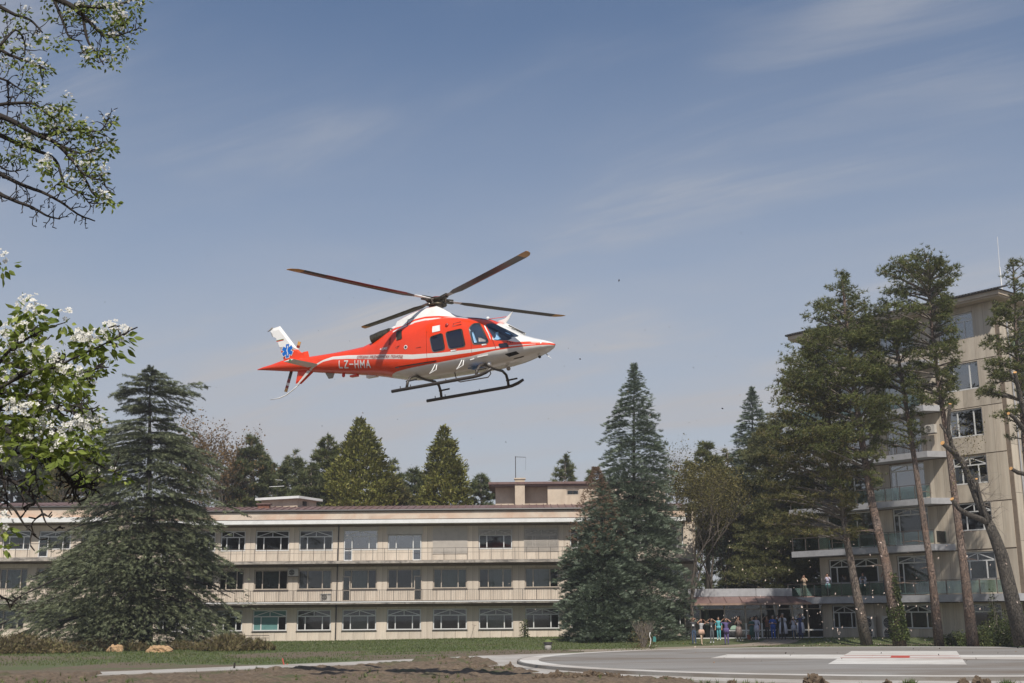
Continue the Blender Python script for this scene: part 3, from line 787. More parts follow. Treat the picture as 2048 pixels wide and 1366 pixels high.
clad(LW, UNIT, 15.0, XE, 0.2, 3.1, H0[4:], .9); clad(LW, UNIT, 15.0, XE, 3.64, 6.5, H1[4:], .7); clad(LW, UNIT, 15.0, XE, 7.02, 9.6, H2[4:], .7)
MB().box(0, XE, 4.0, 4.2, 0, 10.3).build('room_wall', M_['inside'], LW)
MB().box(XE, XE + .25, -.03, 4.4, 0, 10.7).build('end_wall', M_['render'], LW)
MB().box(0, XE, -1.2, 4.0, 3.32, 3.60).build('balcony_slab', M_['slab'], LW)
MB().box(0, XE, -1.2, 4.0, 6.67, 6.98).build('balcony_slab', M_['slab'], LW)
bar_rail(LW, 12, XE - .2, -1.08, 3.60, .95, 1.2, fine=.16); bar_rail(LW, 12, XE - .2, -1.08, 6.98, 1.1, .99)
MB().box(0, XE, -1.2, 4.0, 9.77, 10.16).build('canopy_slab', M_['white'], LW)
MB().box(0, XE, -1.0, 4.0, 10.17, 11.0).build('parapet_band', M_['band'], LW)
lr = MB(); lr.add([(0,-1,11.08),(XE,-1,11.08),(XE,3,11.75),(0,3,11.75),(0,-1,11.0),(XE,-1,11.0)], [(0,1,2,3),(4,5,1,0)])
lroof = lr.build('roof', M_['roofbrown'], LW)
k = 15.2
while k < XE:
    o = link('roof_rib', ribm, lroof); o.location = (k, 0, .14); k += .62
MB().tube([(0,-1.1,11.02),(XE,-1.1,11.02)], .09, 8).build('gutter', M_['gutter'], LW)
for k in range(3, 8):
    a, b, c, e = H0[k]; window(LW, a+.01, b-.01, c+.02, e-.01, 'three', 'wincream', curtain=(1,1,0))
    a, b, c, e = H1[k]; window(LW, a+.01, b-.01, c+.02, e-.01, 'three', 'wincream', curtain=(1,1,1))
    a, b, c, e = H2[k]; window(LW, a+.01, b-.01, c+.02, e-.01, 'arch')
door(LW, H2[6][0], H2[6][0] + .8, 7.02, 8.75, 'winwhite', 'glass')

# ---------------------------------------------------------------- tall building on the right
WP = Vector((23.7, 93.65, 0)); WE = Vector((33.63, 81.37, 0)); EV = (WE - WP).normalized()
TB = empty('hospital_tower_block', WP, atan2(EV.y, EV.x))
tag(TB, 'tall seven storey sandstone hospital block with glass balconies behind the pines', 'building')
SL = 15.8
def TBW(s, out, z): return WP + Vector((EV.x * s + (EV.y) * out, EV.y * s - EV.x * out, z))
levels = [0.0, 3.25, 6.70, 9.90, 13.2, 16.5, 19.8]
tops = [2.72, 6.22, 9.43, 12.74, 16.05, 19.35, 23.3]
for li, (zf, zt) in enumerate(zip(levels, tops)):
    if li == 0: hs = [(.61, 2.69, .92, 2.62), (6.77, 9.08, .92, 2.62), (11.57, 14.31, .92, 2.62)]
    elif li == 1: hs = [(.58, 4.95, 4.2, 6.02), (6.55, 9.3, 3.32, 6.05), (11.55, 14.2, 4.2, 6.1)]
    else: hs = [(.65, 5.0, zf + .1, zf + 2.75), (6.5, 9.4, zf + .08, zf + 2.75), (11.65, 14.25, zf + .82, zf + 2.75)]
    if li == 6: hs = [(.65, 5.0, zf + .9, zf + 2.6), (6.5, 9.4, zf + .9, zf + 2.6), (11.5, 14.2, zf + 1.2, zf + 3.05)]
    wall_with_holes(TB, -.25, SL, zf - .46 if li else -.3, zt, hs, 0.0, .3, M_['wallback'])
    zlo = zf - .43 if li else 0.0
    clad(TB, UNIT2, -.25, SL, zlo, zt if li == 6 else zt - .02, hs, .78)
    for hi_, (a, b, c, e) in enumerate(hs):
        if li == 0: window(TB, a+.01, b-.01, c+.02, e-.01, 'arch', y=.12, split=(.25, .8))
        elif li == 1 and hi_ == 0:
            window(TB, a+.01, (a+b)/2, c+.02, e-.01, 'arch', y=.12, split=(.3, .99)); window(TB, (a+b)/2+.01, b-.01, c+.02, e-.01, 'arch', y=.12, split=(.02, .95))
        elif hi_ == 2: window(TB, a+.01, b-.01, c+.02, e-.01, 'arch' if li < 4 or li == 6 else 'three', gm='glass_mirror' if li >= 4 else 'glass', y=.12, split=(.26, .74))
        elif hi_ == 0: window(TB, a+.01, b-.01, c+.02, e-.01, 'three', gm='glass_mirror' if li > 1 else 'glass', y=.12, split=(.3, .62))
        else: window(TB, a+.01, b-.01, c+.02, e-.01, 'glassdoor' if li < 6 else 'three', gm='glass_mirror' if li > 2 else 'glass', y=.12, split=(.16, .6))
    if li: 
        MB().box(.0, SL, .31, 5.0, zf - .3, zf).build('floor_slab', M_['inside'], TB)
for w_ in (5.3, 5.9, 10.3): MB().box(w_, w_ + .1, .31, 4.9, 0, 23).build('room_partition', M_['inside'], TB)
MB().box(-.2, SL - .05, 5.01, 5.2, 0, 23.2).build('room_wall', M_['inside'], TB)
# the side that turns away on the right
SD = 14.0
sw = MB()
sw.box(SL + .0, SL + .3, 0.0, SD, -.3, 23.3)
sw.build('side_wall', M_['wallback'], TB)
for li, zf in enumerate(levels):
    zt = levels[li+1] if li < 6 else 23.3
    for k in range(6):
        o = unit('cladding_panel', UNIT2, TB, SL + .3, SL + .34, .02 + k * .8, .8 + k * .8 - .01, zf + .012, zt - .012)
MB().box(SL + .3, SL + .34, 4.84, SD, 0, 23.3).build('side_render', M_['panel2'], TB)
MB().box(-.25, 0.0, .31, SD, -.3, 23.3).build('end_wall', M_['panel2'], TB)
MB().box(-.25, SL, SD, SD + .2, -.3, 23.3).build('back_wall', M_['panel2'], TB)
for li in range(1, 7):
    zf = levels[li]
    if li > 1: MB().box(SL + .345, SL + 1.6, 1.3, 6.2, zf - .42, zf).build('balcony_slab', M_['slabgrey'], TB)
    for q, y_ in enumerate((1.4, 2.6, 3.8, 5.0)):
        if li in (2, 3, 5, 1) and li > 1: unit('glass_panel', PANE['glass_teal'], TB, SL + 1.50, SL + 1.52, y_, y_ + 1.15, zf + .08, zf + .95)
        if li > 1: MB().box(SL + 1.49, SL + 1.53, y_ - .03, y_, zf, zf + 1.02).build('post', M_['rail'], TB)
    if li > 1:
        MB().box(SL + 1.48, SL + 1.54, 1.35, 6.2, zf + 1.0, zf + 1.04).build('handrail', M_['rail'], TB)
        unit('glass_panel', PANE['glass_teal'], TB, SL + .4, SL + 1.45, 1.34, 1.36, zf + .08, zf + .95)
        MB().box(SL + .35, SL + .37, 1.9, 3.4, zf + .1, zf + 2.5).build('balcony_door', M_['gutter'], TB)
MB().tube([(SL + .42, .9, 23), (SL + .42, .9, .3)], .06, 6).build('downspout', M_['slabgrey'], TB)
# front balconies
def tb_slab(s0, s1, zt, h=.46, out=1.4):
    q = MB(); q.prism([(s0, 0.0-.036), (s0, -out), (s1 - .0, -out), (s1 + .75, -.036)], zt - h, zt, 'z'); return q.build('balcony_slab', M_['slabgrey'], TB)
def glass_rail(s0, s1, y, z, n=None, h=1.0, side=True):
    n = n or max(1, round((s1 - s0) / 1.2)); st_ = (s1 - s0) / n
    pm = MB().box(-.022, .022, -.022, .022, 0, h - .04).mesh('post', M_['rail'])
    for k in range(n + 1):
        o = link('post', pm, TB); o.location = (s0 + k*st_, y, z)
        if k < n: unit('glass_panel', PANE['glass_teal'], TB, s0 + k*st_ + .05, s0 + (k+1)*st_ - .05, y - .008, y + .008, z + .08, z + h - .1)
    MB().box(s0 - .02, s1 + .02, y - .03, y + .03, z + h - .039, z + h).build('handrail', M_['rail'], TB)
tb_slab(-2.5, SL + .4, 3.24, .48); glass_rail(-2.4, SL + .3, -1.32, 3.25)
tb_slab(-1.8, 10.6, 6.70, .44); glass_rail(-1.7, 10.55, -1.32, 6.71); unit('glass_panel', PANE['glass_teal'], TB, 10.7, 10.72, -1.25, -.1, 6.8, 7.6)
tb_slab(-1.8, 10.6, 9.90, .42); glass_rail(-1.7, 10.55, -1.32, 9.91)
tb_slab(-1.8, 10.6, 13.2, .42); bar_rail(TB, -1.7, 10.55, -1.32, 13.2, 1.0, 1.2, fine=.16)
tb_slab(-1.8, 10.6, 16.5, .42); glass_rail(-1.7, 10.55, -1.32, 16.5)
tb_slab(-1.8, 10.6, 19.8, .42); bar_rail(TB, -1.7, 10.55, -1.32, 19.8, 1.0, 1.2, fine=.16)
MB().box(-2.5, -.25, -.03, 6.0, 2.78, 3.22).build('terrace_slab', M_['slabgrey'], TB)
# eaves and roof
MB().box(-1.1, SL + 1.0, -.95, SD + .9, 23.31, 23.42).build('soffit', M_['soffit'], TB)
MB().box(-1.2, SL + 1.1, -1.05, SD + 1, 23.43, 23.72).build('eaves_fascia', M_['render'], TB)
hp = MB(); a0, a1, b0, b1 = -1.35, SL + 1.25, -1.2, SD + 1.15
hp.add([(a0,b0,23.73),(a1,b0,23.73),(a1,b1,23.73),(a0,b1,23.73),(a0+6,(b0+b1)/2,26.0),(a1-6,(b0+b1)/2,26.0)], [(3,2,1,0),(0,1,5,4),(1,2,5),(2,3,4,5),(3,0,4)])
rtb = hp.build('roof', M_['gutter'], TB)
tile = MB().tube([(0, b0 - .05, 23.78), (0, b0 + 1.2, 24.15)], .075, 6).mesh('roof_tile', M_['gutter'])
k = a0 + .1
while k < a1:
    o = link('roof_tile', tile, rtb); o.location = (k, 0, 0); k += .24
tp = TBW(SL - 1.0, -3.0, 24.6)
mp_ = at(2002, 560, 84); an2 = empty('lightning_rod', (mp_.x, 84, 23.9)); tag(an2, 'tall thin white pole on the roof corner of the tower block', 'pole')
MB().tube([(0, 0, 0), (0, 0, 2.6)], .05, 6).build('base_tube', M_['white'], an2); MB().tube([(0, 0, 2.6), (.05, 0, 4.9)], .02, 5).build('mast', M_['white'], an2)
# small roof railing at the far left end of the top balconies
MB().tube([(-1.75, -.05, 20.8), (-1.75, -1.32, 20.8)], .03, 5).tube([(-1.75, -.05, 20.3), (-1.75, -1.32, 20.3)], .02, 5).build('side_rail', M_['rail'], TB)

# ---------------------------------------------------------------- glazed entrance pavilion between the two
PV = empty('entrance_pavilion', (0, 94, 0)); tag(PV, 'low glazed entrance pavilion with brown metal canopy between the two buildings', 'pavilion')
pa, pb = 13.7, 24.6
MB().box(pa - .3, pb + 1.0, .4, 4.2, 3.36, 3.95).build('roof_band', M_['slabgrey'], PV)
MB().box(18.6, 18.63, .385, .4, 3.36, 3.95).build('joint_cover', M_['gutter'], PV)
MB().prism([(-1.0, 2.78), (-1.0, 2.86), (.38, 3.34), (.38, 2.78)], pa - .5, pb - .6, 'x').build('canopy', M_['roofbrown'], PV)
for k in range(9): MB().bar((pa + k*1.2, -1.02, 2.90), (pa + k*1.2, .36, 3.37), .05, .04).build('canopy_rib', M_['roofbrown'], PV)
MB().box(pa - .5, pb - .6, -1.06, -1.01, 2.70, 2.84).build('fascia_board', mat('worn_fascia', (0.30, 0.20, 0.15), .8, var=.2), PV)
MB().box(pa, pb, 3.9, 4.1, 0, 3.3).box(pa - .2, pa - .05, .1, 4.1, 0, 3.3).build('room_wall', mat('dark_green_wall', (.05, .058, .045), .8, var=.4), PV)
mull = [at(x, 1240, 94).x for x in (1370, 1401, 1449.5, 1491.5, 1523, 1554, 1585, 1616, 1646)]
for x in mull: MB().box(x - .05, x + .05, -.05, .05, .25, 2.77).build('mullion', M_['wincream'], PV)
for a, b in zip(mull[:-1], mull[1:]):
    MB().box(a + .05, b - .05, -.04, .04, 2.36, 2.43).build('transom', M_['wincream'], PV)
    unit('pane', PANE['glass'], PV, a + .06, b - .06, -.006, .006, 2.43, 2.77); 
    if abs(a - mull[1]) > .1: unit('pane', PANE['glass'], PV, a + .06, b - .06, -.006, .006, .3, 2.36)
    MB().box(a + .05, b - .05, -.05, .05, .22, .30).build('threshold', M_['winwhite'], PV)
for q in (2, 3, 4, 5, 6, 7): MB().box(mull[q] + .052, mull[min(q+1, 8)] - .052, -.06, .06, .78, .87).build('push_bar', M_['winwhite'], PV)
for x in (mull[3], mull[4]): MB().box(x - .062, x + .062, -.07, .062, .25, 1.35).build('door_edge', M_['winwhite'], PV)
for q, x in enumerate((15.0, 17.9, 20.2, 22.8)): MB().lathe([(.22, .25), (.22, 3.2)], 14, (x, 2.2)).build('column', mat('green_column' if q == 0 else 'column_paint', (.16, .2, .16), .6), PV)
MB().box(pa, pb, .05, 4.0, .1, .24).build('floor', M_['concrete'], PV)

# ---------------------------------------------------------------- loose equipment
def ac_unit(loc, rz, label, w=.85, h=.6, fans=1):
    r = empty('air_conditioner', loc, rz); tag(r, label, 'air conditioner', 'outdoor air conditioner units')
    d = .32
    b_ = MB().box(-w/2, w/2, -d/2, d/2, 0, h); b_.build('case', M_['acwhite'], r)
    fr_ = .24 if fans == 1 else .36
    for q in range(fans):
        cx = -w * .12 if fans == 1 else 0; cz = h/2 if fans == 1 else h * (.28 + .44*q)
        g = MB(); n = 20
        g.add([(cx + fr_*cos(2*pi*k/n), -d/2 - .004, cz + fr_*sin(2*pi*k/n)) for k in range(n)], [tuple(range(n))]); fn = g.build('fan_opening', M_['dark'], r)
        gr = MB()
        for rr in (fr_, fr_*.7, fr_*.4): gr.tube([(cx + rr*cos(2*pi*k/16), -d/2 - .02, cz + rr*sin(2*pi*k/16)) for k in range(17)], .01, 4)
        gr.tube([(cx - fr_, -d/2 - .02, cz), (cx + fr_, -d/2 - .02, cz)], .01, 4); gr.build('fan_guard', M_['acwhite'], r)
    MB().box(-w/2, w/2, -d/2, -d/2 + .06, -.05, 0).box(-w/2, w/2, d/2 - .06, d/2, -.05, 0).build('foot', M_['rail'], r)
    return r
ac_unit((-18.6, 102.95, 5.45), 0, 'small air conditioner fixed to the wall just under the upper balcony')
ac_unit((-15.75, 102.55, 3.38), 0, 'air conditioner standing on the lower balcony beside the drainpipe')
p = TBW(4.1, .45, .12); ac_unit(p, atan2(EV.y, EV.x), 'tall grey twin fan unit left of the ivy covered pine', 1.0, 1.7, 2)
p = TBW(5.8, .45, .12); ac_unit(p, atan2(EV.y, EV.x), 'tall twin fan unit partly behind the ivy covered pine', .95, 1.7, 2)
p = TBW(9.3 - 4.6 + 0.9, -.04, 15.0)
q_ = at(1862, 838, 85.5); ac_unit((q_.x - .2, 85.2, 14.55), atan2(EV.y, EV.x), 'air conditioner under a high balcony of the tower block', .8, .6)
# ---------------------------------------------------------------- the hovering air ambulance helicopter
ST=np.array([ # x top bot w zc nt nb
[-7.78,-1.235,-1.265,.015,-1.25,2,2],[-7.5,-1.19,-1.31,.07,-1.25,2,2],[-7.1,-1.16,-1.38,.13,-1.27,2,2],[-6.6,-1.08,-1.47,.18,-1.29,2.1,2.1],
[-6.0,-1.09,-1.57,.22,-1.34,2.1,2.1],[-5.5,-1.12,-1.65,.26,-1.39,2.1,2.1],[-4.8,-1.14,-1.78,.31,-1.46,2.2,2.2],
[-4.3,-1.15,-1.87,.35,-1.51,2.2,2.2],[-3.5,-1.15,-2.02,.42,-1.58,2.3,2.3],[-2.9,-1.13,-2.13,.50,-1.63,2.3,2.4],
[-2.5,-1.03,-2.21,.57,-1.66,2.3,2.5],[-2.2,-.92,-2.28,.63,-1.68,2.3,2.6],[-1.8,-.76,-2.38,.70,-1.72,2.4,2.7],
[-1.45,-.66,-2.47,.76,-1.75,2.5,2.8],[-1.1,-.62,-2.53,.80,-1.78,2.5,2.9],[-.6,-.60,-2.58,.83,-1.8,2.6,3],
[0,-.61,-2.60,.84,-1.82,2.7,3],[.5,-.66,-2.60,.84,-1.84,2.8,3],[1.0,-.75,-2.60,.84,-1.86,2.8,3],[1.4,-.83,-2.60,.84,-1.88,2.8,3],
[1.8,-.92,-2.60,.83,-1.92,2.7,2.9],[2.2,-1.03,-2.59,.81,-1.97,2.5,2.8],[2.6,-1.24,-2.57,.77,-2.03,2.4,2.7],
[3.0,-1.50,-2.53,.70,-2.09,2.3,2.5],[3.3,-1.70,-2.48,.62,-2.12,2.2,2.4],[3.7,-1.86,-2.40,.48,-2.14,2.2,2.3],
[4.0,-1.96,-2.33,.34,-2.15,2.1,2.2],[4.22,-2.05,-2.25,.18,-2.15,2,2],[4.33,-2.13,-2.17,.02,-2.15,2,2]])
def st(x):
    return [np.interp(x,ST[:,0],ST[:,k]) for k in range(1,7)]
def side_y(x,z):
    top,bot,w,zc,nt,nb=st(x)
    if z>=zc: u=(z-zc)/max(top-zc,1e-6);n=nt
    else: u=(zc-z)/max(zc-bot,1e-6);n=nb
    if u>=1:return None
    return w*(1-u**n)**(1/n)
def interp(tab, x):
    t = np.array(tab); return np.interp(x, t[:, 0], t[:, 1])
BELLY = [(-1.95, -2.6), (-1.75, -2.40), (-1.3, -2.34), (-.53, -2.32), (.17, -2.31), (1.66, -2.285), (2.56, -2.22), (3.42, -2.19), (4.21, -2.17), (4.4, -2.17)]
S_UP = [(-5.25, -1.62), (-5.0, -1.54), (-4.54, -1.41), (-4.12, -1.36), (-3.4, -1.43), (-1.8, -1.69), (-.5, -1.91), (.6, -2.015), (1.7, -2.065), (2.7, -2.105), (3.4, -2.115), (3.9, -2.13)]
S_LO = [(-5.25, -1.68), (-5.0, -1.60), (-4.54, -1.475), (-4.1, -1.465), (-3.4, -1.56), (-1.8, -1.85), (-.5, -2.065), (.6, -2.14), (1.7, -2.17), (2.7, -2.165), (3.1, -2.145), (3.9, -2.14)]
NOSE = [(2.5, -1.86), (2.61, -1.9), (2.98, -1.94), (3.25, -2.02), (3.63, -2.03), (4.03, -2.08), (4.33, -2.12)]
RED, WHT = np.array([0.80, 0.058, 0.014]), np.array([0.78, 0.77, 0.74])
BASE_Z, BASE_X = -3.0, -8.0
def livery_mat(name, hood=False, rough=0.22):
    """paint lines as functions of the place on the airframe (body x and z)"""
    m, N, L, b = new_mat(name)
    co = N.new('ShaderNodeTexCoord').outputs['Object']
    sp = N.new('ShaderNodeSeparateXYZ'); L.new(co, sp.inputs[0]); X, Z = sp.outputs[0], sp.outputs[2]
    def mt(op, a, b_=None, c=None):
        n = N.new('ShaderNodeMath'); n.operation = op
        for i, v in enumerate((a, b_, c)):
            if v is None: continue
            if isinstance(v, (int, float)): n.inputs[i].default_value = v
            else: L.new(v, n.inputs[i])
        return n.outputs[0]
    xn = mt('DIVIDE', mt('SUBTRACT', X, BASE_X), 13.0)
    def curve(tab):
        n = N.new('ShaderNodeFloatCurve'); c = n.mapping.curves[0]
        pts = [((x - BASE_X) / 13.0, (z - BASE_Z) / 3.0) for x, z in tab]
        c.points[0].location = (0, pts[0][1]); c.points[1].location = (1, pts[-1][1])
        for p in pts: c.points.new(*p)
        for p in c.points: p.handle_type = 'VECTOR'
        n.mapping.update(); L.new(xn, n.inputs['Value'])
        return mt('MULTIPLY_ADD', n.outputs[0], 3.0, BASE_Z)
    def step(v): # 1 where v > 0, softened over 8 mm
        n = N.new('ShaderNodeMapRange'); n.inputs['From Min'].default_value = -.004; n.inputs['From Max'].default_value = .004; L.new(v, n.inputs['Value']); return n.outputs[0]
    def AND(*v):
        o = v[0]
        for q in v[1:]: o = mt('MULTIPLY', o, q)
        return o
    red, wht, dred = tuple(RED), tuple(WHT), (.55, .10, .07)
    if not hood:
        c = mix_rgb(N, L, AND(step(mt('SUBTRACT', curve(S_UP), Z)), step(mt('SUBTRACT', Z, curve(S_LO))), step(mt('ADD', X, 5.25)), step(mt('SUBTRACT', 3.85, X))), red, wht)
        c = mix_rgb(N, L, AND(step(mt('SUBTRACT', curve(BELLY), Z)), step(mt('ADD', X, 1.95))), c, wht)
        c = mix_rgb(N, L, AND(step(mt('SUBTRACT', Z, curve(NOSE))), step(mt('SUBTRACT', X, 2.5))), c, wht)
        A1_ = curve([(-1.5, -1.00), (-1.2, -.915), (-.87, -.82), (-.56, -.775), (0, -.715), (.5, -.735), (1.0, -.82), (1.5, -.955)])
        A2_ = curve([(-1.5, -.94), (-1.2, -.86), (-.87, -.765), (-.56, -.715), (0, -.655), (.5, -.675), (1.0, -.765), (1.5, -.915)])
        c = mix_rgb(N, L, AND(step(mt('SUBTRACT', Z, A1_)), step(mt('SUBTRACT', A2_, Z)), step(mt('ADD', X, 1.42)), step(mt('SUBTRACT', 1.45, X))), c, wht)
    else:
        T_ = curve([(-1.5, -.515), (-1.2, -.43), (-.9, -.355), (-.6, -.30), (-.3, -.26), (.0, -.25)])
        c = mix_rgb(N, L, AND(step(mt('SUBTRACT', Z, T_)), step(mt('SUBTRACT', .05, X))), wht, dred)
        B_ = curve([(-1.5, -.90), (-1.12, -.80), (-.6, -.62), (-.18, -.60), (.33, -.65), (1.0, -.77), (1.5, -.89)])
        C_ = mt('SUBTRACT', B_, .07); D_ = mt('SUBTRACT', B_, .14)
        c = mix_rgb(N, L, AND(step(mt('SUBTRACT', B_, Z)), step(mt('SUBTRACT', Z, C_))), c, red)
        c = mix_rgb(N, L, step(mt('SUBTRACT', D_, Z)), c, red)
    f = noise_node(N, L, co, 2.2, 6, .7, .3)
    g = ramp(N, L, f, [(.35, (.90, .89, .87)), (.7, (1, 1, 1))])
    L.new(mix_rgb(N, L, 1.0, c, g, 'MULTIPLY'), b.inputs['Base Color'])
    b.inputs['Roughness'].default_value = rough; b.inputs['Coat Weight'].default_value = .35; b.inputs['Coat Roughness'].default_value = .08
    return m
M_['hoodpaint'] = livery_mat('hood_paint', True)
M_['paint'] = livery_mat('aircraft_paint')
M_['hred'] = mat('red_aircraft_paint', tuple(RED), .25, var=.04, spec=.5)
M_['hwhite'] = mat('white_aircraft_paint', tuple(WHT), .3, var=.04)
M_['hglass'] = mat('tinted_aircraft_glass', (0.012, 0.014, 0.028), .04, var=.1, spec=.7)
M_['hglass2'] = mat('cockpit_glass', (0.03, 0.045, 0.07), .04, var=.5, scale=2.2, c2=(0.01, 0.012, .018), spec=.8)
M_['hseal'] = mat('window_seal', (0.09, 0.075, 0.06), .6)
M_['skid'] = mat('dark_skid_tube', (0.055, 0.046, 0.038), .45, var=.2)
M_['blade'] = mat('rotor_blade_dark', (0.045, 0.035, 0.030), .4, var=.2)
M_['bladered'] = mat('rotor_blade_red', (0.26, 0.035, 0.022), .4, var=.15)
M_['yellow'] = mat('blade_tip_yellow', (0.60, 0.33, 0.10), .5)
M_['steel'] = mat('hub_steel', (0.30, 0.27, 0.24), .35, .6, var=.3, scale=12)
M_['exhaust'] = mat('exhaust_steel', (0.10, 0.085, 0.06), .4, .7, var=.4, scale=8)
M_['htextred'] = mat('lettering_red', (0.34, 0.05, 0.03), .5)
M_['blue'] = mat('emblem_blue', (0.0, 0.13, 0.52), .4, var=.02)
M_['green'] = mat('flag_green', (0.02, 0.22, 0.07), .5, var=.02)
M_['lightblue'] = mat('pale_blue_fabric', (0.28, 0.50, 0.72), .7)
M_['lampred'] = mat('beacon_red_glass', (0.7, 0.05, 0.03), .2)

H = empty('helicopter'); tag(H, 'red and white air ambulance helicopter hovering with four dark rotor blades', 'helicopter')
dh = ray(875, 603); HUB = Vector((0, 0, EYE)) + dh * (40.3 / dh.dot(fw))
ya, pp = radians(29), radians(2)
hx = Vector((cos(ya)*cos(pp), -sin(ya)*cos(pp), sin(pp))); hy = Vector((sin(ya), cos(ya), 0)); hz = hx.cross(hy)
mh = Matrix((hx, hy, hz)).transposed().to_4x4(); mh.translation = HUB; H.matrix_world = mh

# fuselage: one lofted skin, fine enough to carry the paint lines
xs_ = np.unique(np.concatenate([np.linspace(-7.78, -5.3, 60), np.linspace(-5.3, 4.33, 380)]))
nr = 112; VV = []; 
for x in xs_:
    top, bot, w, zc_, nt_, nb_ = st(x)
    th = np.linspace(0, 2*pi, nr, endpoint=False)
    cy, sz = np.cos(th), np.sin(th)
    n_ = np.where(sz >= 0, nt_, nb_)
    yy = np.sign(cy) * w * np.abs(cy) ** (2 / n_)
    zz_ = zc_ + np.where(sz >= 0, (top - zc_), (zc_ - bot)) * np.sign(sz) * np.abs(sz) ** (2 / n_)
    VV.append(np.stack([np.full(nr, x), yy, zz_], -1))
VV = np.array(VV); ns = len(xs_)
ii, kk = np.meshgrid(np.arange(ns - 1), np.arange(nr), indexing='ij')
FF = np.stack([ii*nr + kk, (ii+1)*nr + kk, (ii+1)*nr + (kk+1) % nr, ii*nr + (kk+1) % nr], -1).reshape(-1, 4)[:, ::-1]
P_ = VV.reshape(-1, 3)
fus = link('fuselage', np_mesh('fuselage', P_, FF, M_['paint'], True), H)

# rotor mast fairing on the roof
CT = np.array([[-1.46,-.47,.42],[-1.2,-.39,.46],[-.9,-.32,.50],[-.6,-.265,.52],[-.3,-.23,.52],[.12,-.235,.50],[.3,-.33,.49],[.5,-.46,.46],[.75,-.62,.42],[1.1,-.76,.34],[1.4,-.88,.22],[1.5,-.93,.10]])
xs2 = np.linspace(-1.46, 1.48, 90); nr2 = 40; VV2 = []; C2 = []
for x in xs2:
    top = np.interp(x, CT[:, 0], CT[:, 1]); w = np.interp(x, CT[:, 0], CT[:, 2]); bz = -.98
    t = np.linspace(-1, 1, nr2); u = np.abs(t)
    # trapezoid like hood: flat top, sloping sides
    yy = np.sign(t) * w * np.minimum(1, u * 1.0) ** .9 * 1.18
    zz_ = bz + (top - bz) * (1 - np.clip((u - .38) / .62, 0, 1) ** 1.5 * .98)
    VV2.append(np.stack([np.full(nr2, x), yy, zz_], -1))
VV2 = np.array(VV2); P2 = VV2.reshape(-1, 3)
ii, kk = np.meshgrid(np.arange(len(xs2) - 1), np.arange(nr2 - 1), indexing='ij')
F2 = np.stack([ii*nr2 + kk, ii*nr2 + kk + 1, (ii+1)*nr2 + kk + 1, (ii+1)*nr2 + kk], -1).reshape(-1, 4)
ncap = len(P2); P2 = np.concatenate([P2, [[-1.46, 0, -.98]]])
link('mast_fairing', np_mesh('mast_fairing', P2, F2, M_['hoodpaint'], True), H)
MB().add([tuple(p) for p in VV2[0]], [tuple(range(nr2))]).build('fairing_back', M_['dark'], H)

def surf_patch(name, poly, m, off=0.012, side=-1, rings=7, rnd=0.0, parent=None, steps=4):
    """a panel or pane that follows the fuselage skin; poly in (x, z)"""
    pts = []
    n = len(poly)
    for i in range(n):          # rounded corners
        p0, p1, p2 = np.array(poly[i-1], float), np.array(poly[i], float), np.array(poly[(i+1) % n], float)
        if rnd:
            a = p1 + (p0 - p1) / np.linalg.norm(p0 - p1) * rnd; b = p1 + (p2 - p1) / np.linalg.norm(p2 - p1) * rnd
            for t in np.linspace(0, 1, 6): pts.append((1-t)**2 * a + 2*t*(1-t) * p1 + t*t * b)
        else: pts.append(p1)
    dense = []
    for i in range(len(pts)):
        a, b = pts[i], pts[(i+1) % len(pts)]
        k = max(1, int(np.linalg.norm(b - a) / .12))
        for t in range(k): dense.append(a + (b - a) * t / k)
    c = np.mean(dense, 0); vs = []; fs = []; nd = len(dense)
    def P3(q):
        s_ = side_y(q[0], q[1]); s_ = 0.0 if s_ is None else s_
        return (q[0], side * (s_ + off), q[1])
    for r in range(rings):
        f = 1 - r / rings
        for q in dense: vs.append(P3(c + (q - c) * f))
    vs.append(P3(c))
    for r in range(rings - 1):
        for k in range(nd): fs.append((r*nd + k, r*nd + (k+1) % nd, (r+1)*nd + (k+1) % nd, (r+1)*nd + k))
    for k in range(nd): fs.append(((rings-1)*nd + k, (rings-1)*nd + (k+1) % nd, len(vs) - 1))
    # turned in edge
    o = len(vs); 
    for q in dense:
        x, y, z = P3(q); vs.append((x, y - side * (off + .012), z))
    for k in range(nd): fs.append((k, (k+1) % nd, o + (k+1) % nd, o + k))
    mb = MB().add(vs, fs); return mb.build(name, m, parent or H, smooth=True)
def grow(poly, d):
    c = np.mean(poly, 0); return [tuple(c + (np.array(p) - c) * (1 + d / np.linalg.norm(np.array(p) - c))) for p in poly]
W1 = [(.20, -1.44), (.66, -1.38), (.76, -1.92), (.31, -1.94)]
W2 = [(.80, -1.37), (1.39, -1.34), (1.53, -1.93), (.94, -1.93)]
W3 = [(1.67, -1.36), (1.78, -1.21), (1.98, -1.22), (2.16, -1.52), (2.36, -1.88), (2.29, -1.94), (1.84, -1.90)]
W4 = [(2.20, -1.27), (2.36, -1.23), (2.60, -1.36), (2.84, -1.50), (3.10, -1.66), (3.30, -1.80), (3.02, -1.94), (2.60, -1.885)]
for side in (-1, 1):
    for w_, nm in ((W1, 'cabin_window'), (W2, 'cabin_window'), (W3, 'door_window')):
        s_ = surf_patch('window_seal', grow(w_, .04), M_['hseal'], .010, side, rnd=.12 if nm == 'cabin_window' else .07)
        surf_patch(nm, w_, M_['hglass'] if nm == 'cabin_window' else M_['hglass2'], .018, side, rnd=.11 if nm == 'cabin_window' else .06)
    surf_patch('windscreen', W4, M_['hglass2'], .014, side, rnd=.05, rings=9)
    surf_patch('chin_window', [(2.70, -2.02), (2.99, -2.02), (3.05, -2.16), (2.75, -2.16)], M_['hglass'], .014, side, rnd=.04)
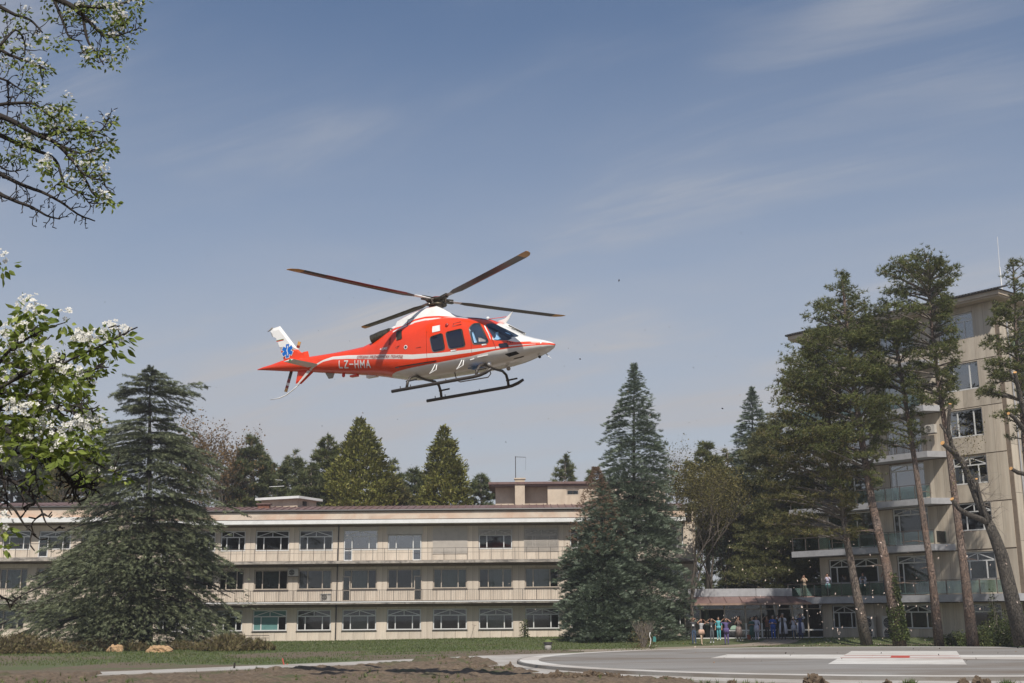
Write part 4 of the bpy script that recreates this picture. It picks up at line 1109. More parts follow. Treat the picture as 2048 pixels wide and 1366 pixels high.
# pilot side shapes seen through the panes, and the seats
surf_patch('seat_back', [(1.78, -1.5), (1.84, -1.5), (1.98, -1.88), (1.88, -1.88)], M_['lightblue'], .0205, -1, rings=2)
surf_patch('headset', [(2.02, -1.72), (2.12, -1.74), (2.30, -1.84), (2.28, -1.89), (2.04, -1.86)], mat('grey_cloth', (.4, .38, .38), .7), .0205, -1, rings=2)
surf_patch('pilot_sleeve', [(2.60, -1.63), (2.68, -1.60), (2.74, -1.80), (2.80, -1.86), (2.70, -1.885), (2.56, -1.86)], M_['lightblue'], .0175, -1, rings=2)
surf_patch('instrument_hood', [(2.86, -1.62), (3.0, -1.68), (3.08, -1.76), (2.95, -1.70)], M_['lightblue'], .0175, -1, rings=2)
surf_patch('white_placard', [(.25, -1.06), (.54, -1.05), (.58, -1.27), (.28, -1.28)], M_['hwhite'], .012)
surf_patch('placard', [(.98, -1.99), (1.20, -1.99), (1.20, -2.03), (1.0, -2.03)], M_['hwhite'], .012, rings=2)
surf_patch('placard', [(2.13, -1.96), (2.3, -1.96), (2.31, -2.0), (2.14, -2.0)], M_['hwhite'], .012, rings=2)
surf_patch('door_edge_stripe', [(2.15, -1.30), (2.19, -1.30), (2.40, -1.66), (2.46, -1.86), (2.42, -1.80), (2.34, -1.62)], M_['hwhite'], .012, rings=2)
m_seam = mat('panel_seam', (.35, .03, .01), .6)
for pl in ([(1.74, -1.25), (1.755, -1.25), (1.76, -2.24), (1.745, -2.24)], [(2.50, -1.85), (2.51, -1.85), (2.62, -2.15), (2.60, -2.15)], [(.05, -1.2), (.062, -1.2), (.072, -2.2), (.06, -2.2)],
           [(1.03, -1.06), (1.30, -1.04), (1.31, -1.07), (1.04, -1.09)], [(1.03, -1.16), (1.34, -1.14), (1.35, -1.18), (1.04, -1.20)], [(1.02, -1.06), (1.05, -1.06), (1.05, -1.2), (1.02, -1.2)],
           [(-1.2, -1.55), (-1.02, -1.52), (-1.12, -1.62)], [(-.35, -1.7), (-.15, -1.7), (-.15, -1.72), (-.35, -1.72)]):
    surf_patch('panel_seam', pl, m_seam, .008, rings=1)
for side in (-1, 1):
    surf_patch('door_rail', [(-1.26, -2.21), (.40, -2.235), (.40, -2.262), (-1.26, -2.245)], M_['dark'], .014, side, rings=1)
surf_patch('air_scoop', [(2.86, -2.36), (3.24, -2.31), (3.30, -2.38), (2.95, -2.44)], M_['dark'], .012, rings=2)
surf_patch('belly_grille', [(3.0, -2.50), (3.32, -2.455), (3.38, -2.43), (3.06, -2.475)], M_['exhaust'], .012, rings=2)
surf_patch('air_intake', [(-1.24, -.97), (-1.02, -.94), (-.93, -1.30), (-1.16, -1.32)], M_['exhaust'], .02, -1, rnd=.04)
surf_patch('air_intake', [(-1.24, -.97), (-1.02, -.94), (-.93, -1.30), (-1.16, -1.32)], M_['exhaust'], .02, 1, rnd=.04)
surf_patch('louvre', [(-1.50, -1.2), (-1.42, -1.18), (-1.42, -1.4), (-1.50, -1.42)], m_seam, .01, rings=1)
mb = MB(); n = 16; sy_ = -side_y(-.76, -1.62) - .014
mb.add([(-.76 + .07*cos(2*pi*k/n), sy_, -1.62 + .07*sin(2*pi*k/n)) for k in range(n)] + [(-.76 + .045*cos(2*pi*k/n), sy_ - .002, -1.62 + .045*sin(2*pi*k/n)) for k in range(n)], [(k, (k+1) % n, (k+1) % n + n, k + n) for k in range(n)])
mb.build('filler_ring', M_['hwhite'], H)
mb = MB(); mb.add([(-.76 + .044*cos(2*pi*k/n), sy_ - .003, -1.62 + .044*sin(2*pi*k/n)) for k in range(n)], [tuple(range(n))]); mb.build('fuel_cap', M_['dark'], H)
# roof windows over the cockpit (dark), side lamp, exhausts
mb = MB(); N_ = 8; vs = []
for i_, x in enumerate(np.linspace(1.36, 2.12, 9)):
    top, bot, w, zc_, nt_, nb_ = st(x)
    for y in np.linspace(-.42, .42, N_): vs.append((x, y, zc_ + (top - zc_) * (1 - (abs(y) / w) ** nt_) ** (1 / nt_) + .014))
mb.add(vs, [(i_*N_ + k, i_*N_ + k + 1, (i_+1)*N_ + k + 1, (i_+1)*N_ + k) for i_ in range(8) for k in range(N_ - 1)]); mb.build('roof_window', M_['hglass2'], H, True)
def rounded(name, c, r, m, sx=1, sy=1, sz=1, parent=None):
    bm = bmesh.new(); bmesh.ops.create_icosphere(bm, subdivisions=2, radius=r)
    for v in bm.verts: v.co = Vector((v.co.x*sx + c[0], v.co.y*sy + c[1], v.co.z*sz + c[2]))
    me = bpy.data.meshes.new(name); bm.to_mesh(me); bm.free(); me.materials.append(m); me.polygons.foreach_set('use_smooth', [True]*len(me.polygons)); return link(name, me, parent or H)
rounded('side_beacon', (.80, -.73, -1.12), .09, mat('dark_red_lamp', (.35, .02, .01), .3), .8, .6, 1.1)
for s_ in (-1, 1):
    mb = MB(); pts = [(-1.75, s_*.30, -.88), (-2.05, s_*.36, -.95), (-2.4, s_*.42, -1.05)]
    mb.tube(pts, [.17, .18, .17], 14, cap=False); mb.tube([(-1.76, s_*.30, -.86), (-1.6, s_*.28, -.84)], [.16, .1], 14); mb.tube([(-2.39, s_*.42, -1.02), (-2.1, s_*.37, -.94)], [.155, .14], 14, cap=True)
    mb.build('exhaust_pipe', M_['exhaust'], H, True)
mb = MB(); mb.tube([(-2.1, 0, -.95), (-1.75, 0, -.72), (-1.5, 0, -.68)], [.05, .14, .16], 8); mb.build('engine_hood', M_['hwhite'], H, True)

# lettering wrapped on the skin
def text_mesh(body, size, width=None, bold=0.0, shear=0.0):
    cu = bpy.data.curves.new('lettering', 'FONT'); cu.body = body; cu.size = size; cu.offset = bold; cu.shear = shear; cu.resolution_u = 3; cu.space_character = 1.12
    o = bpy.data.objects.new('tmp_text', cu); COL.objects.link(o); bpy.context.view_layer.update()
    me = bpy.data.meshes.new_from_object(o.evaluated_get(bpy.context.evaluated_depsgraph_get()))
    bpy.data.objects.remove(o); bpy.data.curves.remove(cu)
    bm = bmesh.new(); bm.from_mesh(me); bpy.data.meshes.remove(me)
    bmesh.ops.triangulate(bm, faces=bm.faces[:])
    X = [v.co.x for v in bm.verts]
    if width:
        k = width / (max(X) - min(X)); x0 = min(X)
        for v in bm.verts: v.co.x = (v.co.x - x0) * k
    return bm
def skin_text(body, size, x0, z0, width, m, name, ang=0.0, bold=0, shear=0, off=.014, side=-1):
    bm = text_mesh(body, size, width, bold, shear)
    bmesh.ops.subdivide_edges(bm, edges=bm.edges[:], cuts=1); ca, sa = cos(ang), sin(ang)
    for v in bm.verts:
        x, z = v.co.x, v.co.y; X = x0 + x*ca - z*sa; Z = z0 + x*sa + z*ca
        v.co = (X, side * ((side_y(X, Z) or .1) + off), Z)
    me = bpy.data.meshes.new(name); bm.to_mesh(me); bm.free(); me.materials.append(m); return link(name, me, H)
def skin_strokes(name, letters, x0, z0, h, adv, wd, m, ang, off=.014):
    ca, sa = cos(ang), sin(ang)
    for q, (segs, cw) in letters:
        mb = MB()
        for k, (a, b_) in enumerate(segs):
            a, b_ = np.array(a, float) * (cw, h), np.array(b_, float) * (cw, h); d = (b_ - a) / np.linalg.norm(b_ - a); n_ = np.array([-d[1], d[0]]) * wd / 2; a = a - d*wd*.45; b_ = b_ + d*wd*.45; N_ = 6; vs = []
            for i_ in range(N_ + 1):
                for s_ in (1, -1):
                    p = a + (b_ - a) * i_ / N_ + n_*s_ + (q, 0); X = x0 + p[0]*ca - p[1]*sa; Z = z0 + p[0]*sa + p[1]*ca
                    vs.append((X, -(side_y(X, Z) + off + .001*k), Z))
            mb.add(vs, [(i_*2, i_*2+1, i_*2+3, i_*2+2) for i_ in range(N_)])
        mb.build(name, m, H)
_L = [(((0,1),(0,0)),((0,0),(1,0))), (((0,1),(1,1)),((1,1),(0,0)),((0,0),(1,0))), (((0,.5),(1,.5)),), (((0,0),(0,1)),((1,0),(1,1)),((0,.5),(1,.5))), (((0,0),(0,1)),((0,1),(.5,.35)),((.5,.35),(1,1)),((1,1),(1,0))), (((0,0),(.5,1)),((.5,1),(1,0)),((.22,.33),(.78,.33)))]
skin_strokes('registration_letter', [(q, (s_, w_)) for s_, q, w_ in zip(_L, (.03, .27, .52, .76, 1.02, 1.30), (.13, .15, .15, .15, .18, .17))], -3.86, -1.79, .225, 0, .042, M_['hwhite'], -.155)
skin_text('\u0421\u041f\u0415\u0428\u041d\u0410 \u041c\u0415\u0414\u0418\u0426\u0418\u041d\u0421\u041a\u0410 \u041f\u041e\u041c\u041e\u0429', .125, -2.98, -1.615, 2.12, M_['htextred'], 'side_lettering', ang=-.165, shear=.2, bold=.003)
skin_text('+EMS', .12, -1.9, -1.535, .36, M_['hwhite'], 'side_lettering', ang=-.07, shear=.2, bold=.004)

# tail fin, its markings, lower fin, stabilisers, tail guard
def fin_mesh(name, poly, th, m, parent=H, split=None, m2=None):
    """symmetric aerofoil plate in the x-z plane"""
    mb = MB(); n = len(poly); c = np.mean(poly, 0)
    inner = [tuple(c + (np.array(p) - c) * .72) for p in poly]
    for s_ in (-1, 1):
        vs = [(p[0], s_*.012, p[1]) for p in poly] + [(p[0], s_*th, p[1]) for p in inner]
        fs = [(k, (k+1) % n, (k+1) % n + n, k + n) for k in range(n)] + [tuple(range(n, 2*n))]
        mb.add(vs, fs if s_ < 0 else [f[::-1] for f in fs])
    mb.add([(p[0], -.012, p[1]) for p in poly] + [(p[0], .012, p[1]) for p in poly], [(k, (k+1) % n, (k+1) % n + n, k + n) for k in range(n)])
    return mb.build(name, m, parent)
fin_mesh('tail_fin_top', [(-6.75, .22), (-7.08, .185), (-7.20, .09), (-7.11, -.12), (-7.02, -.15), (-6.92, -.22), (-6.70, -.70), (-6.25, -.755), (-5.93, -.77)], .06, M_['hwhite'])
fin_mesh('tail_fin_base', [(-6.70, -.70), (-6.55, -1.10), (-6.3, -1.22), (-5.40, -1.22), (-5.48, -.90), (-5.56, -.93), (-5.78, -.905), (-5.93, -.77), (-6.25, -.755)], .055, M_['hred'])
fin_mesh('trim_tab', [(-7.08, .20), (-7.22, .12), (-7.34, .10), (-7.12, .24)], .02, mat('grey_tab', (.3, .28, .25), .5))
fin_mesh('lower_fin', [(-5.92, -1.55), (-6.02, -2.0), (-5.78, -2.05), (-5.22, -1.68), (-5.0, -1.5)], .045, M_['hred'])
mb = MB(); mb.add([(-5.20, -.15, -1.60), (-5.26, -.13, -1.68), (-5.86, -.052, -2.06), (-5.94, -.05, -2.05), (-5.34, -.14, -1.60)], [(0, 1, 2, 3, 4)]); mb.build('fin_stripe', M_['hwhite'], H)
MB().tube([(-5.86, 0, -2.04), (-6.15, 0, -2.22), (-6.45, 0, -2.36), (-6.75, 0, -2.43), (-7.17, 0, -2.44)], [.02, .02, .02, .02, .012], 7).build('tail_guard', M_['hwhite'], H, True)
for s_ in (-1, 1):
    mb = MB()
    r0, r1 = (-4.78, s_*.25, -1.52), (-5.30, s_*.25, -1.56); t0, t1 = (-5.23, s_*1.10, -1.42), (-5.68, s_*1.10, -1.45)
    def lift(p, d): return (p[0], p[1], p[2] + d)
    mid = lambda p, q, f: tuple(p[i_] + (q[i_] - p[i_]) * f for i_ in range(3))
    a, b_ = mid(r0, r1, .3), mid(t0, t1, .3)
    vs = [r0, lift(a, .045), r1, lift(a, -.045), t0, lift(b_, .035), t1, lift(b_, -.035)]
    mb.add(vs, [(0,1,5,4), (1,2,6,5), (2,3,7,6), (3,0,4,7), (4,5,6,7), (0,3,2,1)]); mb.build('stabiliser', M_['hwhite'], H)
    MB().box(-5.42, -5.34, s_*1.10 - .02, s_*1.10 + .02, -1.47, -1.41).build('navigation_light', M_['green'] if s_ < 0 else M_['lampred'], H)
# flag and star of life on the fin, right side (y < 0)
fy = -.068
def fq(pts, y, m, name):
    return MB().add([(p[0], y, p[1]) for p in pts], [tuple(range(len(pts)))]).build(name, m, H)
for q, mm in enumerate((M_['hwhite'], M_['green'], M_['lampred'])):
    dz = -.028 * q; fq([(-6.86, -.275 + dz), (-6.53, -.265 + dz), (-6.53, -.293 + dz), (-6.86, -.303 + dz)], fy, mm, 'flag_band')
def star(R, w, y, m, name):
    mb = MB(); cx, cz = -6.35, -.77
    for q in range(3):
        a = pi/2 + q*pi/3; d = (cos(a), sin(a)); n_ = (-d[1], d[0])
        mb.add([(cx + d[0]*R*i_ + n_[0]*w*j, y - .001*q, cz + d[1]*R*i_ + n_[1]*w*j) for i_, j in ((-1,-1), (1,-1), (1,1), (-1,1))], [(0, 1, 2, 3)])
    return mb.build(name, m, H)
star(.268, .090, -.068, M_['hwhite'], 'emblem_edge'); star(.248, .070, -.073, M_['blue'], 'star_emblem')
mb = MB(); mb.bar((-6.35, -.078, -.95), (-6.35, -.078, -.58), .014, .004)
pts = [(-6.35 + .03*sin(t*9), -.0785, -.92 + .32*t) for t in np.linspace(0, 1, 13)]
for p, q in zip(pts[:-1], pts[1:]): mb.bar(p, q, .018, .004)
mb.build('staff_emblem', M_['hwhite'], H)
# tail rotor on the far side
TRt = empty('tail_rotor'); TRt.parent = H; TRt.location = (-6.5, .36, -1.25)
MB().tube([(0, -.35, 0), (0, .10, 0)], [.05, .06], 8).build('hub', M_['steel'], TRt)
ang = radians(70.5)
for s_ in (1, -1):
    d = Vector((cos(ang)*s_, 0, sin(ang)*s_)); 
    for a, b_, m_, nm in ((.08, .45, 'blade', 'blade_root'), (.452, .60, 'bladered', 'blade_band'), (.602, .70, 'hwhite', 'blade_band'), (.702, .80, 'bladered', 'blade_band'), (.802, .94, 'yellow', 'blade_tip')):
        MB().bar(d*a + Vector((0, .05, 0)), d*b_ + Vector((0, .05, 0)), .13, .02).build(nm, M_[m_], TRt)
# landing gear
SK = empty('landing_skids'); SK.parent = H
for s_ in (-1, 1):
    MB().tube([(-1.18, s_*1.05, -3.09), (1.9, s_*1.05, -3.03), (2.15, s_*1.05, -3.01), (2.38, s_*1.05, -2.95), (2.58, s_*1.05, -2.86)], [.055]*4 + [.045], 10).build('skid_tube', M_['skid'], SK, True)
    for xk in (-.85, -.45, .9): MB().bar((xk, s_*1.05, -3.03), (xk, s_*1.05, -2.96), .02).build('skid_lug', M_['skid'], SK)
for xk, zb in ((-.60, -2.50), (2.02, -2.52)):
    pts = [(xk, -1.05, -3.04), (xk + .01, -1.0, -2.84), (xk + .03, -.86, -2.66), (xk + .04, -.6, -2.575), (xk + .04, 0, -2.60), (xk + .04, .6, -2.575), (xk + .03, .86, -2.66), (xk + .01, 1.0, -2.84), (xk, 1.05, -3.04)]
    MB().tube(pts, .046, 8).build('cross_tube', M_['skid'], SK, True)
    for s_ in (-1, 1): MB().tube([(xk - .05, s_*1.0, -2.82), (xk + .36, s_*1.0, -2.80)], .03, 7).build('foot_step', M_['skid'], SK)
cg = MB().tube([(.75, -.25, -2.58), (.82, -.25, -2.86), (.95, -.25, -2.93), (2.0, -.25, -2.92), (2.1, -.25, -2.82), (2.05, -.25, -2.58)], .02, 6); cg.build('cargo_guard', M_['steel'], H, True)
for x in (.32, 1.34):
    y = -.74; MB().tube([(x, y, -2.34), (x - .05, y - .12, -2.56), (x - .12, y - .16, -2.66), (x + .10, y - .12, -2.56), (x + .06, y, -2.37)], .018, 6).build('hand_grip', M_['hwhite'], H)
for x0, x1, z in ((1.95, 2.32, -2.35), (1.68, 1.82, -2.40)): MB().bar((x0, -.80, z), (x1, -.78, z + .02), .03).build('strake', M_['hwhite'], H)
rounded('belly_lamp', (2.22, -.52, -2.56), .07, M_['hwhite']); rounded('nose_camera', (3.76, 0, -2.46), .05, M_['dark']); rounded('belly_sensor', (2.62, 0, -2.68), .07, M_['steel'])
MB().bar((2.62, 0, -2.56), (2.62, 0, -2.66), .03).build('sensor_stalk', M_['hwhite'], H)
fin_mesh('belly_antenna', [(3.94, -2.38), (4.02, -2.39), (4.18, -2.58)], .008, M_['hwhite'])
fin_mesh('tail_antenna', [(-4.72, -1.78), (-4.30, -1.84), (-4.38, -2.03), (-4.56, -2.03)], .03, mat('grey_blade_antenna', (.36, .33, .27), .5))
rounded('tail_beacon', (-3.92, 0, -1.99), .06, M_['lampred'], 1, 1, 1.3)
for x in (-3.6, -2.9): MB().box(x, x + .28, -.08, .08, -2.11, -2.05).build('belly_fairing', M_['hred'], H)
MB().box(-2.9, -2.5, -.08, .08, -2.24, -2.15).build('belly_fairing', M_['hwhite'], H)
fin_mesh('wire_cutter_blade', [(2.36, -1.14), (2.30, -1.05), (2.55, -1.02), (2.86, -.82), (2.70, -1.06), (2.56, -1.2)], .025, M_['hwhite'])
MB().tube([(1.85, -.02, -.93), (2.62, 0, -.96)], .010, 5).build('cutter_wire', M_['hred'], H); rounded('roof_lamp', (1.98, -.1, -.93), .06, M_['hwhite'])
MB().tube([(2.72, -.06, -1.28), (3.30, -.05, -1.63)], .018, 5).tube([(2.95, -.30, -1.46), (3.25, -.10, -1.62)], .014, 5).build('windscreen_wiper', M_['dark'], H)
MB().bar((2.55, 0, -1.19), (3.28, 0, -1.66), .10, .03).build('windscreen_post', M_['hwhite'], H)
for x, z in ((3.0, -1.985), (3.06, -1.99), (3.1, -2.03), (3.16, -2.035)): rounded('static_port', (x, -side_y(x, z), z), .018, M_['dark'])
MB().tube([(-.83, -.56, -.62), (-.83, -.62, -.93)], .012, 5).tube([(-.83, -.56, -.62), (-.62, -.5, -.56)], .010, 5).build('hood_antenna', M_['dark'], H)
mb = MB()
for q in range(3):
    a = q*pi/3 + .4; d = (cos(a), sin(a)); n_ = (-d[1], d[0])
    mb.add([(1.72 + d[0]*.30*i_ + n_[0]*.08*j, -.48 + (d[1]*.30*i_ + n_[1]*.08*j)*.7, -2.615 - .002*q + .10*max(0, -(d[1]*.30*i_ + n_[1]*.08*j))) for i_, j in ((-1,-1), (1,-1), (1,1), (-1,1))], [(0, 1, 2, 3)])
mb.build('belly_emblem', mat('emblem_blue_shade', (.02, .13, .36), .5), H)

# main rotor: hub, swash plate, links and four blades at rest
MR = empty('main_rotor'); MR.parent = H
MB().lathe([(.16, -.24), (.13, -.1), (.13, .0), (.24, .0), (.26, .06), (.18, .10), (.05, .12)], 18).build('hub', M_['steel'], MR, True)
MB().lathe([(.02, .155), (.22, .125), (.225, .11), (.02, .11)], 18).build('hub_cap', M_['bladered'], MR, True)
MB().lathe([(.30, -.16), (.32, -.13), (.30, -.10), (.12, -.09)], 18).build('swash_plate', M_['exhaust'], MR, True)
azs = [(-115.3, .30, .0), (-26.5, .12, .0), (66, .13, .0), (153.7, .30, .0)]
for q, (az, tz, _) in enumerate(azs):
    a = radians(az); d = Vector((cos(a), sin(a), 0)); t = Vector((-sin(a), cos(a), 0))
    def bp(r, c, z): # r along the span, c along the chord (leading edge ahead in the turning sense)
        return d * r + t * c + Vector((0, 0, .05 + z + tz * (r / 5.42) ** 1.35))
    B_ = MB(); st_r = [.95, 1.25, 1.8, 2.6, 3.4, 4.2, 4.97]; 
    def chord(r): return .36 if r > 1.2 else .22
    def section(r, w, th=.030, sw=0.0):
        return [bp(r, w*.52 + sw, .0), bp(r, w*.25 + sw, th), bp(r, -w*.48 + sw, .004), bp(r, w*.20 + sw, -th*.7)]
    secs = [section(r, chord(r)) for r in st_r]
    def loft4(mb, secs):
        vs = [v for s_ in secs for v in s_]; n = 4; fs = [(i_*n + k, i_*n + (k+1) % n, (i_+1)*n + (k+1) % n, (i_+1)*n + k) for i_ in range(len(secs)-1) for k in range(n)]
        fs += [(3, 2, 1, 0), tuple(range((len(secs)-1)*n, len(secs)*n))]; return mb.add(vs, fs)
    bl = loft4(B_, secs).build('blade', M_['blade'], MR)
    if q in (0, 1):
        rb_ = loft4(MB(), [section(r, chord(r) * .55, .034, .065) for r in (([1.25, 1.8, 2.6, 3.4, 4.2]) if q == 0 else [2.0, 2.6, 3.4, 4.2])]).build('painted_strip', M_['bladered'], bl)
    loft4(MB(), [section(4.975, .36), section(5.18, .34, .028, -.02), section(5.36, .22, .02, -.07), section(5.44, .10, .01, -.13)]).build('blade_tip', M_['yellow'], bl)
    cuff = loft4(MB(), [section(.30, .12, .05), section(.55, .16, .05), section(.94, .22, .035)]).build('blade_grip', M_['hwhite'] if q in (0, 2) else M_['steel'], MR)
    MB().tube([d*.26 + t*.12 + Vector((0, 0, -.13)), d*.34 + t*.14 + Vector((0, 0, .04))], .022, 6).build('pitch_link', M_['steel'], MR)
    MB().tube([d*.36 - t*.12 + Vector((0, 0, .03)), d*.16 - t*.22 + Vector((0, 0, .02))], [.045, .05], 8).build('damper', M_['exhaust'], MR)
    MB().bar(d*.22 + Vector((0, 0, .05)), d*.62 + Vector((0, 0, .065)), .14, .10).build('blade_bolt_block', M_['exhaust'], MR)
# ---------------------------------------------------------------- plants: small leaf and needle pieces spread by numpy
def tmpl(tris):
    V = []; F = []
    for t in tris:
        o = len(V); V += t; F.append((o, o+1, o+2))
    return np.array(V, float), np.array(F)
def tri_blade(d, w, l=1.0, base=(0, 0, 0), n=(0, 1, 0)):
    d = Vector(d).normalized(); s = d.cross(Vector(n))
    if s.length < .1: s = d.cross(Vector((1, 0, 0)))
    s.normalize(); b = Vector(base)
    return [tuple(b - s*w/2), tuple(b + s*w/2), tuple(b + d*l)]
def fan(n, spread, w, seed, lmin=.6):
    r = random.Random(seed); out = []
    for k in range(n):
        a = 2*pi*k/n + r.random(); q = spread * (.35 + .65*r.random())
        out.append(tri_blade((sin(q)*cos(a), sin(q)*sin(a), cos(q)), w, lmin + (1 - lmin)*r.random(), n=(cos(a+1), sin(a+1), 0)))
    return tmpl(out)
TUFT = fan(11, 1.25, .13, 1)                      # pine needle tuft
def frond(n, ang, w, flat=True, seed=1, up=.0):
    """flat spray along +z, side shoots in the xz plane"""
    r = random.Random(seed); out = [tri_blade((0, 0, 1), w*1.3, 1.0, n=(0, 1, 0))]
    for k in range(n):
        b = (k + .3) / n * .8
        for s_ in (-1, 1):
            l = (.52 - .3*b) * (.8 + .4*r.random())
            out.append(tri_blade((s_*sin(ang), up + .15*(r.random() - .5), cos(ang)), w, l, (0, 0, b), (0, 1, 0)))
    return tmpl(out)
FROND_SPRUCE = frond(3, .8, .12, seed=2, up=.2)
FROND_CEDAR = frond(3, .9, .12, seed=3, up=.12)
SPRAY_THUJA = frond(3, .55, .22, seed=4)
LEAFQ = (np.array([(-.0, 0, 0), (.28, .05, .45), (0, -.03, 1.0), (-.28, .05, .45)], float), np.array([(0, 1, 2), (0, 2, 3)]))
def scatter(name, T, pos, dirs, scale, mt, parent=None, nref=None):
    """copies of a little template at pos, its z axis along dirs; nref: where its flat side (+y) should look"""
    TV, TF = T; pos = np.asarray(pos, float); n = len(pos)
    d = np.asarray(dirs, float); d /= np.linalg.norm(d, axis=1, keepdims=True) + 1e-9
    r = RNG.normal(size=(n, 3)) if nref is None else np.asarray(nref, float) + RNG.normal(size=(n, 3)) * .25
    x = np.cross(r, d); x /= np.linalg.norm(x, axis=1, keepdims=True) + 1e-9
    y = np.cross(d, x)
    s = np.asarray(scale, float).reshape(-1, 1, 1) * np.ones((n, 1, 1))
    V = pos[:, None, :] + s * (TV[None, :, 0:1]*x[:, None, :] + TV[None, :, 1:2]*y[:, None, :] + TV[None, :, 2:3]*d[:, None, :])
    F = (TF[None] + (np.arange(n) * len(TV))[:, None, None]).reshape(-1, TF.shape[1])
    return link(name, np_mesh(name, V.reshape(-1, 3), F, mt), parent)
UPV = np.array([0, 0, 1.0])

def trunk_path(px_pts, Y, z0):
    """trunk given by points of the photograph at distance Y"""
    P = [at(x, y, Y) for x, y in px_pts]; P[0].z = z0 - .3; return P
def table(rows, Y):
    """rows (y, left, right) -> arrays z, left offset, right offset, all in metres at distance Y"""
    out = []
    for y, l, r in rows:
        a, b = at(l, y, Y), at(r, y, Y); out.append((a.z, a.x, b.x))
    out.sort(); return np.array(out)
def axis_fn(P):
    zs = [p.z for p in P]; return lambda z: np.stack([np.interp(z, zs, [p.x for p in P]), np.interp(z, zs, [p.y for p in P])], -1)

def conifer(name, label, cat, Y, trunk_px, rows, kind, density=1.0, mt='needle_pine', bark='bark_grey', r0=.28, group=None, size=1.0, base_z=None, low=0.0, seed=0):
    rg = np.random.default_rng(1000 + seed); rr = random.Random(seed)
    p0 = at(*trunk_px[0], Y); zb = GZ(p0.x, Y) if base_z is None else base_z
    P = trunk_path(trunk_px, Y, zb); T = table(rows, Y); ax = axis_fn(P)
    root = empty(name, (P[0].x, Y, zb)); tag(root, label, cat, group)
    off = Vector(root.location)
    zmax, zmin = T[-1, 0], T[0, 0]
    n = len(P); MB().tube([p - off for p in P], [r0 * (1 - (.85 if kind == 'pine' else .95) * k / (n - 1)) * (1.25 if k == 0 else 1) for k in range(n)], 9).build('trunk', M_[bark], root, True)
    H_ = zmax - zmin
    if kind == 'spruce': nb = int(27 * H_ * density)
    elif kind == 'cedar': nb = int(9.5 * H_ * density)
    elif kind == 'thuja': nb = int(40 * H_ * density)
    else: nb = int(10 * H_ * density)
    u = rg.random(nb)
    Rmean = np.interp(zmin + u * H_, T[:, 0], (T[:, 2] - T[:, 1]) / 2)
    keep = rg.random(nb) < np.clip((.35 if kind == 'pine' else .62) + Rmean / Rmean.max(), 0, 1); u = u[keep]; nb = len(u)
    z0 = zmin + u * H_
    if kind == 'cedar': z0 = np.round(z0 / 1.15) * 1.15 + rg.normal(size=nb) * .11 + .35 * np.sin(np.round(z0 / 1.15) * 2.4 + rg.integers(0, 6, nb))
    if kind == 'pine': z0 = np.round(z0 / .62) * .62 + rg.normal(size=nb) * .12
    z0 = np.clip(z0, zmin, zmax - .1)
    az = rg.random(nb) * 2*pi
    cx = ax(z0)
    L_, R_ = np.interp(z0, T[:, 0], T[:, 1]) - cx[:, 0], np.interp(z0, T[:, 0], T[:, 2]) - cx[:, 0]
    ca = np.cos(az); R = np.where(ca > 0, np.maximum(R_, .15), np.maximum(-L_, .15))
    Rside = (np.maximum(R_, .15) + np.maximum(-L_, .15)) / 2
    R = np.abs(ca) * R + (1 - np.abs(ca)) * Rside
    R = R * {'spruce': .86, 'cedar': .76, 'thuja': .80, 'pine': .76}[kind] * (1 + rg.random(nb) ** (2.2 if kind == 'cedar' else 1) * {'spruce': .30, 'cedar': .70, 'thuja': .30, 'pine': .48}[kind])
    R = R * (.70 + .60 * fbm(az * (3.0 if kind == 'spruce' else 1.6) + 3, z0 * (1.5 if kind == 'spruce' else .7), 200 + seed, 2)) if kind != 'pine' else R
    dirh = np.stack([np.cos(az), np.sin(az), np.zeros(nb)], -1); lat = np.stack([-np.sin(az), np.cos(az), np.zeros(nb)], -1)
    rise, droop = {'spruce': (.05, .30), 'cedar': (.20, .46), 'thuja': (.9, .25), 'pine': (.34, .10)}[kind]
    rise = rise + rg.normal(size=nb) * .12; 
    if kind == 'pine': rise = rise + .35 * u ** 2
    if kind == 'spruce': rise = rise + .15 * u ** 3
    per = {'spruce': 34, 'cedar': 185, 'thuja': 22, 'pine': 38}[kind]
    cnt = np.maximum(3, (per * np.clip(R / max(2.2, Rmean.max() * .6), .25, 1.6)).astype(int))
    idx = np.repeat(np.arange(nb), cnt); m = len(idx)
    t = rg.random(m)
    t = {'spruce': .15 + .85 * t ** .6, 'cedar': .08 + .92 * t ** .72, 'thuja': .35 + .65 * t ** .5, 'pine': .42 + .58 * t ** .65}[kind]
    wid = {'spruce': .15, 'cedar': .26, 'thuja': .16, 'pine': .20}[kind]
    s_ = rg.normal(size=m) * wid * np.clip(t * (1.35 - t), .1, .6) * 1.6
    if kind == 'cedar':
        fin = rg.integers(0, 9, m) / 4 - 1.0
        s_ = fin * .36 * np.clip(t - .12 * (1 + np.abs(fin)), 0, 1) + rg.normal(size=m) * np.where(rg.random(m) < .22, .10, .016)
    Rr = R[idx]; rt_ = Rr * t
    if kind == 'cedar': droop = (.50 * (1 - .75 * u ** 1.5))[idx]
    rise_i = rise[idx]
    zz = z0[idx] + rise_i * rt_ - droop * rt_ * t * (Rr ** .15) - (.10 * np.abs(s_) * Rr if kind == 'cedar' else 0)
    pos = np.concatenate([cx[idx], zz[:, None]], 1) + dirh[idx] * rt_[:, None] + lat[idx] * (s_ * Rr)[:, None]
    if kind in ('pine', 'thuja'): pos = pos + rg.normal(size=(m, 3)) * np.array([.12, .12, .10])
    sgn = np.sign(s_ + 1e-6)
